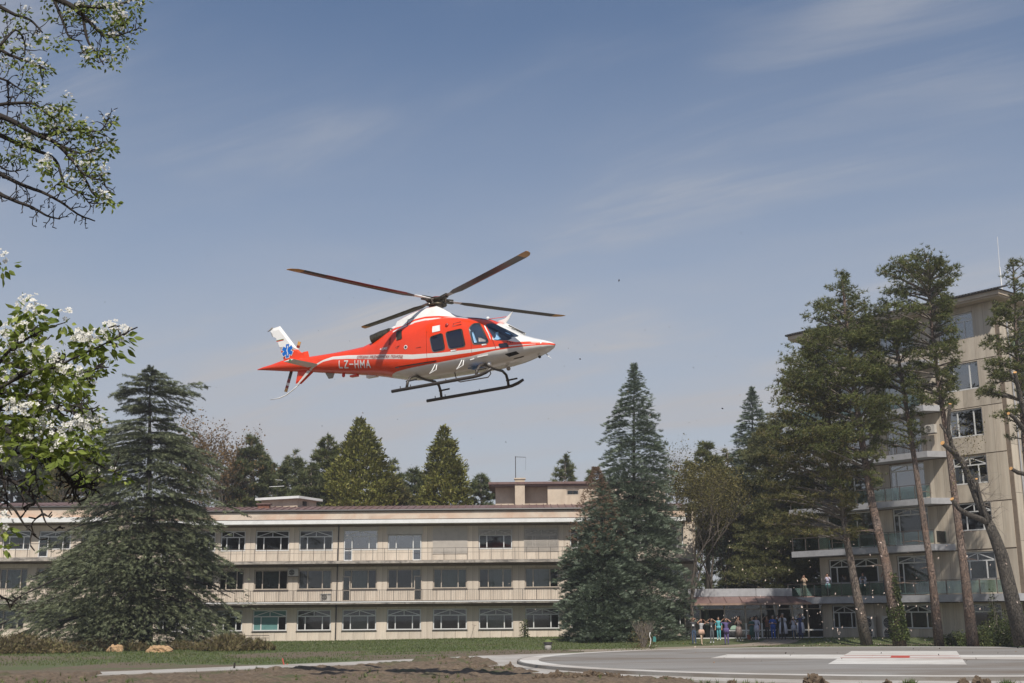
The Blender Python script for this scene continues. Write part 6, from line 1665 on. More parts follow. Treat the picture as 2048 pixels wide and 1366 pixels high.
limb_px([(215, 75, Yu), (240, 70, Yu), (262, 62, Yu), (282, 55, Yu)], .010, .003)
limb_px([(-40, -10, Yu), (20, 25, Yu), (60, 40, Yu), (85, 65, Yu)], .020, .006, None)
limb_px([(0, 90, Yu-.3), (30, 60, Yu), (48, 80, Yu), (50, 110, Yu)], .012, .004)
limb_px([(-30, 80, Yu), (20, 110, Yu), (60, 125, Yu), (92, 140, Yu)], .018, .005, None)
limb_px([(-20, 150, Yu), (10, 160, Yu), (35, 175, Yu), (70, 198, Yu)], .012, .004)
limb_px([(14, 160, Yu), (17, 195, Yu), (14, 235, Yu)], .009, .004)
limb_px([(100, -20, Yu), (125, 40, Yu), (140, 75, Yu), (165, 82, Yu)], .014, .005)
A2 = limb_px([(-40, 215, 8.6), (0, 232, 8.6), (30, 245, 8.6), (75, 270, 8.6), (110, 285, 8.6), (140, 315, 8.6), (160, 340, 8.6), (185, 385, 8.6), (200, 397, 8.6)], .026, .006, (-1.2, .2, 3.9))
limb_px([(-20, 212, 8.6), (20, 207, 8.6), (65, 207, 8.6), (90, 225, 8.6), (110, 240, 8.6)], .016, .005)
limb_px([(70, 268, 8.6), (100, 270, 8.6), (130, 262, 8.6), (165, 260, 8.6), (200, 262, 8.5), (215, 240, 8.5)], .016, .004)
limb_px([(110, 285, 8.6), (155, 305, 8.6), (185, 300, 8.6), (210, 295, 8.5)], .012, .004)
limb_px([(-10, 265, 8.7), (30, 285, 8.7), (70, 300, 8.7), (110, 320, 8.7), (130, 370, 8.6), (160, 385, 8.6), (185, 415, 8.6)], .020, .003)
limb_px([(140, 315, 8.6), (170, 350, 8.5), (200, 360, 8.5), (215, 362, 8.5)], .010, .004)
limb_px([(-20, 335, 8.8), (0, 347, 8.8), (40, 368, 8.8), (85, 385, 8.8), (120, 403, 8.8), (155, 428, 8.8), (190, 442, 8.8)], .020, .005, (.3, -.2, 3.6), spur=1.3)
limb_px([(-20, 372, 8.8), (0, 388, 8.8), (30, 402, 8.8), (65, 415, 8.8), (95, 432, 8.8), (120, 438, 8.8)], .020, .005, spur=1.3)
limb_px([(-10, 325, 8.8), (12, 340, 8.8), (30, 342, 8.8), (42, 335, 8.8)], .009, .003)
for x, y, sp, n, fl in [(205, 8, 18, 7, .8), (232, 22, 14, 6, .9), (248, 40, 9, 4, .9), (215, 55, 14, 5, .6), (170, 15, 14, 4, .5), (240, 72, 12, 3, .5), (275, 8, 8, 3, .7), (278, 52, 4, 1, .3), (262, 82, 8, 2, .1), (225, 112, 10, 3, .6), (192, 100, 9, 3, .3), (172, 108, 7, 2, .1), (118, 88, 10, 3, .2),
                        (82, 78, 6, 2, .5), (140, 38, 14, 4, .3), (40, 30, 14, 3, .2), (95, 5, 16, 3, .2), (45, 95, 10, 2, .2), (62, 128, 9, 3, .5), (92, 138, 5, 2, .3), (52, 150, 9, 2, .5), (70, 172, 8, 3, .6), (8, 75, 7, 2, .3), (12, 122, 6, 2, .1), (25, 98, 6, 2, .1)]:
    px_cluster(x, y, Yu, sp, n, fl)
for x, y, sp, n, fl in [(138, 200, 4, 1, .8), (130, 218, 8, 3, .6), (85, 220, 12, 3, .6), (75, 232, 9, 3, .3), (115, 240, 12, 4, .4), (150, 245, 10, 4, .9), (128, 262, 14, 4, .7), (190, 262, 8, 3, .9), (217, 238, 4, 2, .9), (212, 292, 9, 4, .8), (65, 280, 10, 3, .9), (35, 262, 9, 2, .6), (15, 255, 9, 2, .3),
                        (170, 272, 12, 4, .4), (150, 315, 9, 3, .3), (180, 318, 11, 4, .4), (90, 330, 9, 4, .7), (145, 352, 10, 4, .2), (112, 365, 6, 2, .2), (205, 352, 6, 3, .5), (207, 392, 8, 4, .5), (40, 315, 8, 2, .3), (20, 300, 6, 2, .1), (172, 368, 8, 2, .1), (55, 310, 7, 2, .2)]:
    px_cluster(x, y, 8.6, sp, n, fl)
# near lower bough: flowers close to the lens
Yl = 5.1
_b = [Vector((.3, -.3, 2.2)), PX(-420, 900, 7.2), PX(-200, 850, 6.0), PX(-70, 830, 5.5)]
MB().tube(_b, [.07, .05, .035, .022], 8).build('branch', M_['bark_dark'], PT, True)
for e_ in ((-60, 790, Yl), (-50, 800, Yl), (-40, 850, 5.6), (-30, 780, 5.8), (-30, 890, 5.6), (-20, 935, 5.2), (-20, 990, 5.2), (-30, 830, 5.9), (-20, 1165, 5.2)):
    MB().tube([_b[2], (_b[2] + PX(*e_)) * .5 + Vector((0, 0, .03)), PX(*e_)], [.02, .014, .009], 6).build('branch', M_['bark_dark'], PT, True)
limb_px([(-60, 790, Yl), (-10, 735, Yl), (20, 700, Yl), (50, 680, Yl), (75, 665, Yl), (100, 655, Yl), (135, 643, Yl)], .009, .002, None, spur=.4)
limb_px([(-50, 800, Yl), (0, 775, Yl), (60, 745, Yl), (110, 735, Yl), (150, 715, Yl), (200, 692, Yl), (240, 672, Yl), (262, 660, Yl)], .009, .002, None, spur=.3)
limb_px([(-40, 850, 5.6), (20, 800, 5.6), (60, 790, 5.6), (105, 780, 5.6), (130, 750, 5.6), (175, 745, 5.6), (195, 735, 5.6)], .009, .002)
limb_px([(-30, 780, 5.8), (30, 770, 5.8), (80, 810, 5.8), (140, 810, 5.8), (185, 822, 5.8)], .008, .002)
limb_px([(60, 800, 5.6), (65, 850, 5.6), (68, 900, 5.6), (72, 960, 5.6), (85, 985, 5.6), (115, 1005, 5.6)], .008, .002, spur=.5)
limb_px([(-30, 890, 5.6), (30, 905, 5.6), (60, 908, 5.6)], .010, .004, spur=.4)
limb_px([(85, 905, 5.4), (110, 925, 5.4), (145, 970, 5.4), (160, 975, 5.4), (192, 970, 5.4)], .012, .003, spur=.8)
limb_px([(80, 900, 5.4), (118, 935, 5.4), (143, 960, 5.4), (148, 990, 5.4), (162, 1010, 5.4)], .010, .002, spur=.5)
limb_px([(-20, 935, 5.2), (0, 952, 5.2), (30, 965, 5.2), (55, 985, 5.2), (80, 1015, 5.2), (92, 1045, 5.2), (112, 1062, 5.2)], .009, .002, None, spur=.6)
limb_px([(-20, 990, 5.2), (0, 997, 5.2), (25, 1015, 5.2), (50, 1050, 5.2), (72, 1070, 5.2)], .009, .002, spur=.6)
limb_px([(-30, 830, 5.9), (30, 870, 5.9), (90, 880, 5.9), (150, 860, 5.9)], .012, .003)
limb_px([(0, 930, 5.9), (10, 975, 5.9), (15, 1010, 5.9)], .009, .003, spur=.5)
limb_px([(-20, 1165, 5.2), (0, 1192, 5.2), (20, 1200, 5.2), (35, 1208, 5.2)], .007, .002, spur=.4)
for x, y, sp, n, fl in [(52, 625, 8, 3, .7), (68, 632, 8, 3, .9), (45, 650, 6, 2, .3), (52, 655, 8, 2, .4), (20, 655, 8, 2, .5), (5, 672, 6, 2, .6), (25, 698, 10, 4, 1), (45, 695, 8, 3, .5), (70, 650, 8, 3, .1), (108, 655, 5, 1, 0), (132, 645, 5, 2, 0), (172, 682, 6, 3, 1), (190, 685, 7, 3, 1), (155, 690, 7, 3, .8), (176, 705, 6, 2, 0), (228, 668, 6, 3, 1), (238, 672, 5, 2, 1), (212, 680, 5, 2, .1), (228, 695, 5, 1, 0),
                        (82, 722, 10, 4, .9), (105, 725, 9, 4, 1), (95, 740, 12, 3, .3), (55, 750, 8, 3, 1), (70, 758, 7, 3, 1), (0, 735, 8, 3, .9), (20, 720, 12, 3, .1), (120, 748, 9, 3, .6), (75, 785, 10, 3, .1), (100, 775, 10, 3, .5), (130, 730, 8, 2, 0), (150, 745, 7, 3, .1), (25, 820, 9, 4, 1), (40, 830, 8, 4, 1), (60, 828, 9, 4, 1), (20, 850, 10, 3, 0), (85, 800, 8, 2, .1), (105, 815, 8, 2, .3),
                        (150, 850, 9, 4, .9), (165, 865, 8, 3, 1), (140, 870, 9, 3, .3), (68, 860, 9, 3, .8), (92, 893, 7, 4, 1), (75, 910, 8, 3, .1), (125, 900, 8, 3, .1), (160, 900, 9, 3, .1), (150, 920, 7, 2, .4), (5, 885, 6, 2, 0), (108, 938, 5, 1, .0), (75, 943, 5, 1, 0), (60, 965, 4, 1, 0), (12, 1050, 5, 2, .9), (2, 1065, 6, 2, .6), (2, 1085, 6, 2, 0), (0, 525, 4, 2, 0), (2, 770, 9, 3, .7), (45, 880, 8, 3, .2), (15, 905, 8, 3, .2), (115, 850, 9, 3, .4), (60, 720, 9, 3, .5), (30, 770, 10, 3, .6), (145, 780, 8, 2, .3)]:
    px_cluster(x, y, Yl + .2 * rr.random(), sp, n, fl)
for x, y, sp, n, fl in [(185, 735, 8, 3, .2), (160, 760, 9, 3, .3), (150, 790, 12, 5, .4), (170, 815, 12, 5, .3), (192, 830, 8, 4, .1), (125, 790, 12, 4, .4), (110, 760, 10, 3, .2), (160, 785, 9, 3, .5), (190, 860, 9, 3, .3), (180, 890, 9, 4, .2), (200, 905, 8, 3, .2), (130, 880, 12, 4, .3), (165, 945, 9, 3, .3), (190, 960, 6, 2, .1), (235, 945, 5, 1, .3), (245, 955, 5, 1, 0), (130, 715, 9, 2, .2), (120, 700, 9, 2, .2), (190, 740, 5, 2, .1), (100, 850, 14, 4, .3), (30, 860, 12, 3, .2), (0, 840, 12, 3, .2), (60, 840, 14, 3, .2), (215, 730, 4, 1, .1)]:
    px_cluster(x, y, 8.0, sp, n, fl)
for p0, p1 in [((60, 850), (240, 950)), ((0, 780), (190, 830)), ((20, 860), (200, 905)), ((60, 740), (190, 740))]:
    limb_px([(p0[0] - 60, p0[1] - 20, 8.1), (p0[0], p0[1], 8.0), ((p0[0]+p1[0])/2, (p0[1]+p1[1])/2 + 6, 8.0), (p1[0], p1[1], 8.0)], .018, .004, spur=1.2)
# more of the crown above and behind, out of the picture, that shades the boughs in view
for q in range(7):
    a = Vector((.4, 0, 4.5 + q*.35)); e = Vector((rr.uniform(-3, 3.2), rr.uniform(-5.5, -.5), rr.uniform(6.2, 8.2)))
    MB().tube([a, a*.5 + e*.5 + Vector((0, 0, .5)), e], [.06, .035, .01], 6).build('branch', M_['bark_dark'], PT, True)
    for k in range(34): 
        c = a + (e - a) * rr.uniform(.4, 1.05) + Vector((rr.gauss(0, .5), rr.gauss(0, .5), rr.gauss(.2, .4))); cluster(c, 1.2, .5, 1.2)
tag(twm.build('twigs', M_['bark_dark'], PT), kind='stuff')
# meshes of one flower and one leaf
pv_, pf_ = [], []
for k in range(5):
    a = 2*pi*k/5; c_, s_ = cos(a), sin(a); o = len(pv_)
    for x, y, z in ((.12, 0, .02), (.6, .38, .14), (1.0, .18, .26), (1.0, -.18, .26), (.6, -.38, .14)): pv_.append((x*c_ - y*s_, x*s_ + y*c_, z))
    pf_ += [(o, o+1, o+2), (o, o+2, o+3), (o, o+3, o+4)]
FL_T = (np.array([(v[0], v[1], v[2]) for v in pv_]), np.array(pf_))
cen = MB().add([(.2*cos(2*pi*k/6), .2*sin(2*pi*k/6), .10) for k in range(6)] + [(0, 0, .22)], [(k, (k+1) % 6, 6) for k in range(6)])
fm = MB().add(pv_, pf_); fm.mi = 1; fm.add([(.2*cos(2*pi*k/6), .2*sin(2*pi*k/6), .10) for k in range(6)] + [(0, 0, .22)], [(k, (k+1) % 6, 6) for k in range(6)])
FLM = fm.mesh('blossom', [M_['petal'], M_['stamen']])
lv = [(0, 0, 0), (.22, .02, .25), (.27, .05, .55), (.1, 0, .88), (0, -.05, 1.05), (-.1, 0, .88), (-.27, .05, .55), (-.22, .02, .25), (0, -.05, .5)]
lf_ = [(0, 1, 8), (1, 2, 8), (2, 3, 8), (3, 4, 8), (4, 5, 8), (5, 6, 8), (6, 7, 8), (7, 0, 8)]
LFM = MB().add(lv, lf_).mesh('leaf', M_['pearleaf'])
LF_T = (np.array(lv, float), np.array(lf_))
def onscreen(p):
    w = p + PT_O - Vector((0, 0, EYE)); f = w.dot(fw)
    if f <= 0: return False
    return -1060 < w.dot(rt) / f * FPX < 1060 and -720 < w.dot(up) / f * FPX < 720
def place(items, me, name, T, mt, cap):
    vis = [it for it in items if onscreen(it[0])]; vis.sort(key=lambda it: (it[0] + PT_O).length / it[2]); first = vis[:cap]; ids = set(map(id, first)); rest = [it for it in items if id(it) not in ids]
    for p, d, s_ in first:
        o = link(name, me, PT); o.location = p; o.rotation_mode = 'QUATERNION'
        q = d.to_track_quat('Z', 'Y'); q2 = Matrix.Rotation(rr.random()*6.28, 3, 'Z').to_quaternion(); o.rotation_quaternion = q @ q2; o.scale = (s_, s_, s_)
    if rest:
        tag(scatter(name + ('es' if name == 'lea' else 's') if name != 'leaf' else 'leaves', T, [tuple(p) for p, d, s_ in rest], [tuple(d) for p, d, s_ in rest], [s_ for p, d, s_ in rest], M_[mt], PT), kind='stuff')
place(flowers, FLM, 'blossom', FL_T, 'petal', 290)
place(leaves_, LFM, 'leaf', LF_T, 'pearleaf', 290)
print('pear', len(flowers), len(leaves_))
# ---------------------------------------------------------------- people watching
SKIN = mat('skin', (0.42, 0.24, 0.165), .6, var=.08)
def cloth(n, c, **k): return mat('cloth_' + n, c, .85, var=.12, scale=8, **k)
CL = dict(black=cloth('black', (.02, .02, .022)), jacket=cloth('dark_grey', (.045, .045, .05)), jeans=cloth('denim', (.045, .075, .13)), peach=cloth('peach', (.50, .33, .24)), beige=cloth('beige', (.48, .36, .25)),
          pattern=cloth('patterned', (.40, .40, .40), c2=(.06, .06, .07)), slate=cloth('slate', (.09, .10, .11)), turq=cloth('turquoise', (.10, .38, .42)), purple=cloth('purple', (.10, .075, .19)), camo=cloth('brown_pattern', (.24, .18, .155), c2=(.10, .07, .06)),
          green=cloth('dark_green', (.03, .10, .095)), lav=cloth('lavender_pattern', (.42, .42, .52), c2=(.24, .24, .34)), royal=cloth('royal_blue', (.025, .09, .36)), coat=cloth('white_coat', (.55, .56, .64)), navy=cloth('navy', (.025, .04, .12)),
          rust=cloth('rust', (.16, .06, .04)), tealskirt=cloth('teal_grey', (.20, .32, .34)), blouse=cloth('pale_violet', (.48, .46, .58)), taupe=cloth('taupe', (.33, .26, .23)), sage=cloth('sage', (.16, .26, .23)), white=cloth('white_shoes', (.6, .6, .58)),
          hair_dark=mat('dark_hair', (.025, .016, .012), .5), hair_brown=mat('brown_hair', (.10, .05, .025), .5), hair_grey=mat('grey_hair', (.25, .23, .21), .5), hair_fair=mat('fair_hair', (.35, .22, .11), .5))
# joints: name, parent, (x, y, z), radius ; y- is the way the person faces
def skeleton(pose, w=1.0, stride=0.0, lean=0.0, legs_together=False):
    J = {}; 
    def j(n, p, c, r): J[n] = (p, Vector(c), r)
    j('pelvis', None, (0, 0, .97), .125*w); j('waist', 'pelvis', (0, 0, 1.12), .112*w); j('chest', 'waist', (0, -.01 + lean, 1.30), .135*w); j('upper', 'chest', (0, 0 + lean, 1.42), .105*w)
    j('neck', 'upper', (0, lean, 1.51), .052); j('jaw', 'neck', (0, -.035 + lean, 1.575), .068); j('head', 'jaw', (0, -.005 + lean, 1.65), .093); j('crown', 'head', (0, .02 + lean, 1.72), .070); j('nose', 'head', (0, -.105 + lean, 1.645), .014)
    for s, S in ((-1, 'r'), (1, 'l')):
        j('sh' + S, 'upper', (s*.165*w, lean, 1.43), .062)
        if pose == 'shade': el, wr, ha = (s*.36, -.10, 1.50), (s*.17, -.17, 1.67), (s*.095, -.18, 1.72)
        elif pose == 'phone': el, wr, ha = (s*.25, -.14, 1.24), (s*.10, -.30, 1.47), (s*.055, -.33, 1.54)
        elif pose == 'fold': el, wr, ha = (s*.27, -.06, 1.17), (s*.07, -.25, 1.20), (-s*.01, -.27, 1.23)
        elif pose == 'one' and s < 0: el, wr, ha = (s*.34, -.12, 1.46), (s*.20, -.22, 1.66), (s*.12, -.24, 1.71)
        elif pose == 'hip': el, wr, ha = (s*.40, .03, 1.20), (s*.19, -.08, 1.06), (s*.13, -.10, 1.02)
        else: el, wr, ha = (s*.235, .02, 1.16), (s*.25, -.05, .92), (s*.25, -.08, .85)
        j('el' + S, 'sh' + S, el, .043); j('wr' + S, 'el' + S, wr, .029); j('ha' + S, 'wr' + S, ha, .030)
        d = (Vector(ha) - Vector(wr)).normalized(); sd = Vector((1, 0, 0)) if abs(d.x) < .8 else Vector((0, 1, 0)); sd = (sd - d*sd.dot(d)).normalized()
        for q, (o, l) in enumerate(((-.030, .062), (-.010, .075), (.011, .070), (.030, .052))):
            b = Vector(ha) + sd*o + d*.025; j('f%d%s' % (q, S), 'ha' + S, b, .010); j('g%d%s' % (q, S), 'f%d%s' % (q, S), b + d*l*.8 + Vector((0, -.012, -.008)), .008)
        j('t' + S, 'wr' + S, Vector(wr) + d*.03 + sd*(-s*.035), .012); j('u' + S, 't' + S, Vector(wr) + d*.065 + sd*(-s*.055), .009)
        hx_ = .085*w if not legs_together else .07; st_ = stride * s
        j('hip' + S, 'pelvis', (s*hx_, 0, .90), .098*w); j('kn' + S, 'hip' + S, (s*(hx_ + .005), st_*.45 - .02 - abs(stride)*.1, .50), .062*w); j('an' + S, 'kn' + S, (s*(hx_ + .01), st_ + (.03 if stride else 0), .09), .042); j('to' + S, 'an' + S, (s*(hx_ + .03), st_ - .13, .04), .036)
    return J
persons = []
def person(label, loc, face, height, pose, cm, w=1.0, stride=0.0, legs_together=False, hair='hair_dark', hair_len=0, extra=None, lean=0.0):
    """cm: materials for top, sleeve, fore (forearm), legs, shoes"""
    persons.append((label, loc, face, height, pose, cm, w, stride, legs_together, hair, hair_len, extra, lean))
def build_people():
    tmp = []
    for P in persons:
        J = skeleton(P[4], P[6], P[7], P[12], P[8]); names = list(J); me = bpy.data.meshes.new('body')
        me.from_pydata([tuple(J[n][1]) for n in names], [(names.index(J[n][0]), k) for k, n in enumerate(names) if J[n][0]], [])
        o = bpy.data.objects.new('tmp_body', me); COL.objects.link(o)
        sk = o.modifiers.new('skin', 'SKIN'); sk.use_smooth_shade = True; sk.branch_smoothing = .3
        for k, n in enumerate(names):
            r = J[n][2]; v = me.skin_vertices[0].data[k]; v.radius = (r, r * (.72 if n in ('pelvis', 'waist', 'chest', 'upper') else 1)); v.use_root = (k == 0)
            if n in ('pelvis', 'waist', 'chest', 'upper'): v.radius = (r * 1.12, r * .85)
        o.modifiers.new('sub', 'SUBSURF').levels = 1
        tmp.append((o, J))
    dg = bpy.context.evaluated_depsgraph_get(); dg.update()
    for P, (o, J) in zip(persons, tmp):
        label, loc, face, height, pose, cm, w, stride, lt, hair, hlen, extra, lean = P
        me = bpy.data.meshes.new_from_object(o.evaluated_get(dg)); me.name = 'person'
        mats = [SKIN, CL[cm[0]], CL[cm[1]] if cm[1] else SKIN, CL[cm[2]] if cm[2] else SKIN, CL[cm[3]] if cm[3] else SKIN, CL[cm[4]]]
        me.materials.clear()
        for m_ in mats: me.materials.append(m_)
        bones = [(J[n][0], n) for n in J if J[n][0]]
        cls = {}
        for a, n in bones:
            if n in ('waist', 'chest', 'upper'): c = 1
            elif n[:2] == 'sh' or n[:2] == 'el': c = 2 if n[:2] == 'el' else 1
            elif n[:2] == 'wr': c = 3
            elif n[:3] == 'hip': c = 4
            elif n[:2] in ('kn', 'an'): c = 4
            elif n[:2] == 'to': c = 5
            else: c = 0
            cls[n] = c
        A0 = np.array([J[a][1] for a, n in bones]); B0 = np.array([J[n][1] for a, n in bones]); rad = np.array([J[n][2] for a, n in bones]); cc_ = np.array([cls[n] for a, n in bones])
        nf = len(me.polygons); cen_ = np.empty(nf*3); me.polygons.foreach_get('center', cen_); cen_ = cen_.reshape(-1, 3)
        d = B0 - A0; t = np.clip(((cen_[:, None] - A0[None]) * d[None]).sum(-1) / ((d*d).sum(-1) + 1e-9), 0, 1); ds = np.linalg.norm(cen_[:, None] - (A0 + t[..., None]*d), axis=-1) - rad*.6
        mi = cc_[ds.argmin(1)]; mi[(cen_[:, 2] > .86) & (cen_[:, 2] < .98) & (np.abs(cen_[:, 0]) < .2) & (mi == 0)] = 4; mi[cen_[:, 2] < .075] = 5
        mi[(cen_[:, 2] > .93) & (cen_[:, 2] < 1.45) & (mi == 4)] = 1
        me.polygons.foreach_set('material_index', mi.astype(np.int32)); me.polygons.foreach_set('use_smooth', [True]*nf)
        root = link('person', me); k = height / 1.77; root.scale = (k, k, k); root.location = loc; root.rotation_euler = (0, 0, face)
        tag(root, label, 'person', 'people watching the helicopter')
        bpy.data.objects.remove(o)
        hc = Vector((0, .022 + lean, 1.672)); bm = bmesh.new(); bmesh.ops.create_icosphere(bm, subdivisions=2, radius=.108)
        for v in bm.verts:
            if v.co.y < -.02: v.co.y = v.co.y*.25 - .03; v.co.z = max(v.co.z, .045)
            if hlen and v.co.z < -.02 and v.co.y > -.03: v.co.z -= hlen * (1 if v.co.y > .02 else .5)
            v.co += hc
        hm = bpy.data.meshes.new('hair'); bm.to_mesh(hm); bm.free(); hm.materials.append(CL[hair]); hm.polygons.foreach_set('use_smooth', [True]*len(hm.polygons)); link('hair', hm, root)
        fe = MB()
        for s in (-1, 1): fe.box(s*.032 - .011, s*.032 + .011, -.098 + lean, -.088 + lean, 1.655, 1.667)
        fe.build('eyes', CL['black'], root); MB().box(-.022, .022, -.104 + lean, -.094 + lean, 1.588, 1.598).build('mouth', CL['rust'], root)
        if extra: extra(root, lean)
def skirt_ex(m, z0, z1, r0, r1, name='skirt', op=0.0, flare=1.0):
    def f(root, lean):
        n = 20; prof = [(z0, r0), ((z0*2+z1)/3, r0*.35 + r1*.65), (z1, r1)]; mb = MB(); a0 = op; vs = []
        for z, r in prof:
            for k in range(n + 1):
                a = -pi/2 + a0 + (2*pi - 2*a0) * k / n; rip = 1 + (.05*sin(a*7) if z == z1 else 0); vs.append((r*cos(a)*1.05*rip, r*sin(a)*.78*rip, z))
        fs = [(i_*(n+1) + k, i_*(n+1) + k + 1, (i_+1)*(n+1) + k + 1, (i_+1)*(n+1) + k) for i_ in range(2) for k in range(n)]
        o = mb.add(vs, fs).build(name, CL[m], root, True); sm_ = o.modifiers.new('cloth', 'SOLIDIFY'); sm_.thickness = .012
    return f
def both(*fs): return lambda r, l: [f(r, l) for f in fs]
def held(m, c, s): return lambda root, lean: MB().box(c[0]-s[0], c[0]+s[0], c[1]-s[1], c[1]+s[1], c[2]-s[2], c[2]+s[2]).build('phone' if s[0] < .06 else 'camera', CL[m], root)
def badge(z=1.2): return lambda root, lean: MB().box(-.03, .03, -.15, -.14, z-.05, z+.05).box(-.012, -.004, -.148, -.140, z+.05, z+.22).build('badge', CL['white'], root)
def coatx(length=.55): return skirt_ex('coat', 1.18, length, .185, .27, 'coat_skirt', .45)
def ploc(px_, Y, z=None): p = at(px_, 1270, Y); return (p.x, Y, GZ(p.x, Y) if z is None else z)
def facing(loc): # front towards the helicopter
    d = Vector((HUB.x - loc[0], HUB.y - loc[1])); return atan2(d.y, d.x) + pi/2
def P_(label, px_, Y, h, pose, cm, turn=0.0, z=None, **k):
    l = ploc(px_, Y, z); person(label, l, facing(l) + turn, h, pose, cm, **k)
P_('person in dark jacket and blue jeans hands to forehead by the bare tree', 1388, 84.5, 1.80, 'shade', ('jacket', 'jacket', 'jacket', 'jeans', 'black'), hair='hair_brown', extra=lambda r, l: MB().box(-.07, .07, -.165, -.15, 1.22, 1.33).build('shirt_print', CL['white'], r))
P_('person in patterned top with peach wrap and bare legs stepping sideways', 1403, 84, 1.72, 'shade', ('pattern', None, None, 'beige', 'beige'), stride=.20, turn=.7, hair='hair_brown', extra=skirt_ex('peach', 1.05, .72, .15, .24, 'wrap'))
P_('person in dark top and slate trousers with white badge shading the eyes', 1424, 86.5, 1.70, 'shade', ('jacket', None, None, 'slate', 'white'), extra=badge())
P_('person in bright turquoise scrubs standing in the doorway', 1438, 90.5, 1.70, 'down', ('turq', 'turq', None, 'turq', 'white'), extra=skirt_ex('turq', 1.08, .86, .15, .17, 'tunic'))
P_('person in plain purple scrubs nearest the pad with hands at the eyes', 1453, 83.5, 1.78, 'shade', ('purple', 'purple', None, 'purple', 'black'), w=1.05, extra=skirt_ex('purple', 1.1, .78, .16, .19, 'tunic'))
P_('person in long brown patterned dress before the glass doors', 1478, 89, 1.74, 'phone', ('camo', 'camo', None, 'camo', 'white'), w=1.1, hair='hair_brown', extra=skirt_ex('camo', 1.05, .32, .17, .24, 'dress'))
P_('shorter person in dark green dress with folded arms', 1505, 91, 1.62, 'fold', ('green', 'green', None, 'green', 'white'), hair='hair_fair', extra=skirt_ex('green', 1.05, .36, .16, .22, 'dress'))
P_('person in pale lavender patterned scrubs with raised arm', 1514, 90.5, 1.72, 'one', ('lav', 'lav', None, 'lav', 'white'), extra=skirt_ex('lav', 1.1, .62, .16, .20, 'tunic'))
P_('person in black and rust clothes left of the royal blue one', 1535, 91.5, 1.70, 'one', ('rust', 'black', None, 'black', 'black'), hair='hair_brown')
P_('person in royal blue scrubs with folded forearms', 1547, 91, 1.76, 'fold', ('royal', 'royal', None, 'royal', 'black'), w=1.12, hair='hair_grey', extra=skirt_ex('royal', 1.1, .82, .17, .19, 'tunic'))
P_('person in black behind, lifting a pale phone', 1557, 92, 1.74, 'phone', ('black', 'black', None, 'black', 'black'), extra=held('white', (0, -.37, 1.58), (.04, .01, .07)))
P_('tall person in open white coat over dark clothes', 1567, 90.5, 1.92, 'phone', ('black', 'coat', 'coat', 'black', 'black'), w=1.1, hair='hair_grey', extra=both(coatx(.42), skirt_ex('coat', 1.46, 1.17, .17, .185, 'coat_top', .45)))
P_('shorter person in closed white jacket and blue jeans with a camera', 1588, 91, 1.64, 'phone', ('coat', 'coat', None, 'jeans', 'black'), extra=both(skirt_ex('coat', 1.1, .72, .16, .20, 'jacket_hem'), held('black', (0, -.36, 1.56), (.065, .03, .045))))
P_('person in open white coat over a long navy dress at the end of the row', 1602, 90.5, 1.84, 'shade', ('navy', 'coat', 'coat', 'navy', 'black'), w=1.08, extra=both(coatx(.48), skirt_ex('navy', 1.05, .30, .15, .18, 'dress')))
def B_(label, s, out, h, pose, cm, turn=0.0, **k):
    p = TBW(s, out, 3.27); person(label, (p.x, p.y, 3.27), facing(p) + turn, h, pose, cm, **k)
B_('person in light top and taupe trousers at the far left balcony end', -1.25, .75, 1.70, 'phone', ('beige', 'beige', None, 'taupe', 'black'), hair='hair_brown')
B_('person in pale violet blouse, teal skirt and black tights on the balcony', .95, .8, 1.72, 'phone', ('blouse', 'blouse', None, 'black', 'black'), hair='hair_brown', hair_len=.12, extra=skirt_ex('tealskirt', 1.02, .58, .14, .22, 'skirt'))
B_('person in white coat over slate dress between the two pine trunks', 4.1, .8, 1.70, 'fold', ('slate', 'coat', 'coat', 'slate', 'black'), hair_len=.05, extra=both(coatx(.62), skirt_ex('slate', 1.05, .32, .14, .18, 'dress')))
B_('tall person in dark navy clothes on the balcony left of the glass doors', 6.05, .85, 1.88, 'phone', ('navy', 'navy', None, 'navy', 'black'), w=1.12, hair='hair_brown')
B_('person in sage scrubs with hand on hip behind the balcony doors', 8.05, -.75, 1.76, 'hip', ('sage', 'sage', None, 'sage', 'white'))
B_('person in dark scrubs holding hands to the face behind the balcony doors', 7.3, -1.2, 1.76, 'shade', ('slate', None, None, 'slate', 'white'))
build_people()
# ---------------------------------------------------------------- sand heaps, clods, stakes, well and blown debris
def lump(name, label, cat, x, y, w, h, m, seed, d=None, group=None, res=4, sharp=.35):
    r = random.Random(seed); bm = bmesh.new(); bmesh.ops.create_icosphere(bm, subdivisions=res, radius=1)
    P = np.array([v.co[:] for v in bm.verts]); nz = fbm(P[:, 0]*2.6 + seed, P[:, 1]*2.6 + P[:, 2]*1.7, seed, 5) + .5*fbm(P[:, 0]*9 + P[:, 2]*7, P[:, 1]*9 + seed, seed + 1, 3)
    for v, q in zip(bm.verts, nz):
        f = 1 + sharp * (q - .75) * 1.8; v.co = Vector((v.co.x*w*f, v.co.y*(d or w*.8)*f, max(v.co.z, -.25)*h*f))
    me = bpy.data.meshes.new(name); bm.to_mesh(me); bm.free(); me.materials.append(m); o = link(name, me); o.location = (x, y, GZ(x, y)); tag(o, label, cat, group); return o
m_sand = mat('ochre_sand', (.40, .26, .14), .95, var=.3, scale=5, bump=.8, bscale=14)
def gp(px_, Y): return at(px_, 1290, Y).x
lump('sand_heap', 'smaller heap of ochre sand in the brush', 'heap', gp(231, 80.5), 80.5, .50, .46, m_sand, 1)
lump('sand_heap', 'larger wide heap of ochre sand right of the smaller one', 'heap', gp(318, 79), 79, .78, .46, m_sand, 2)
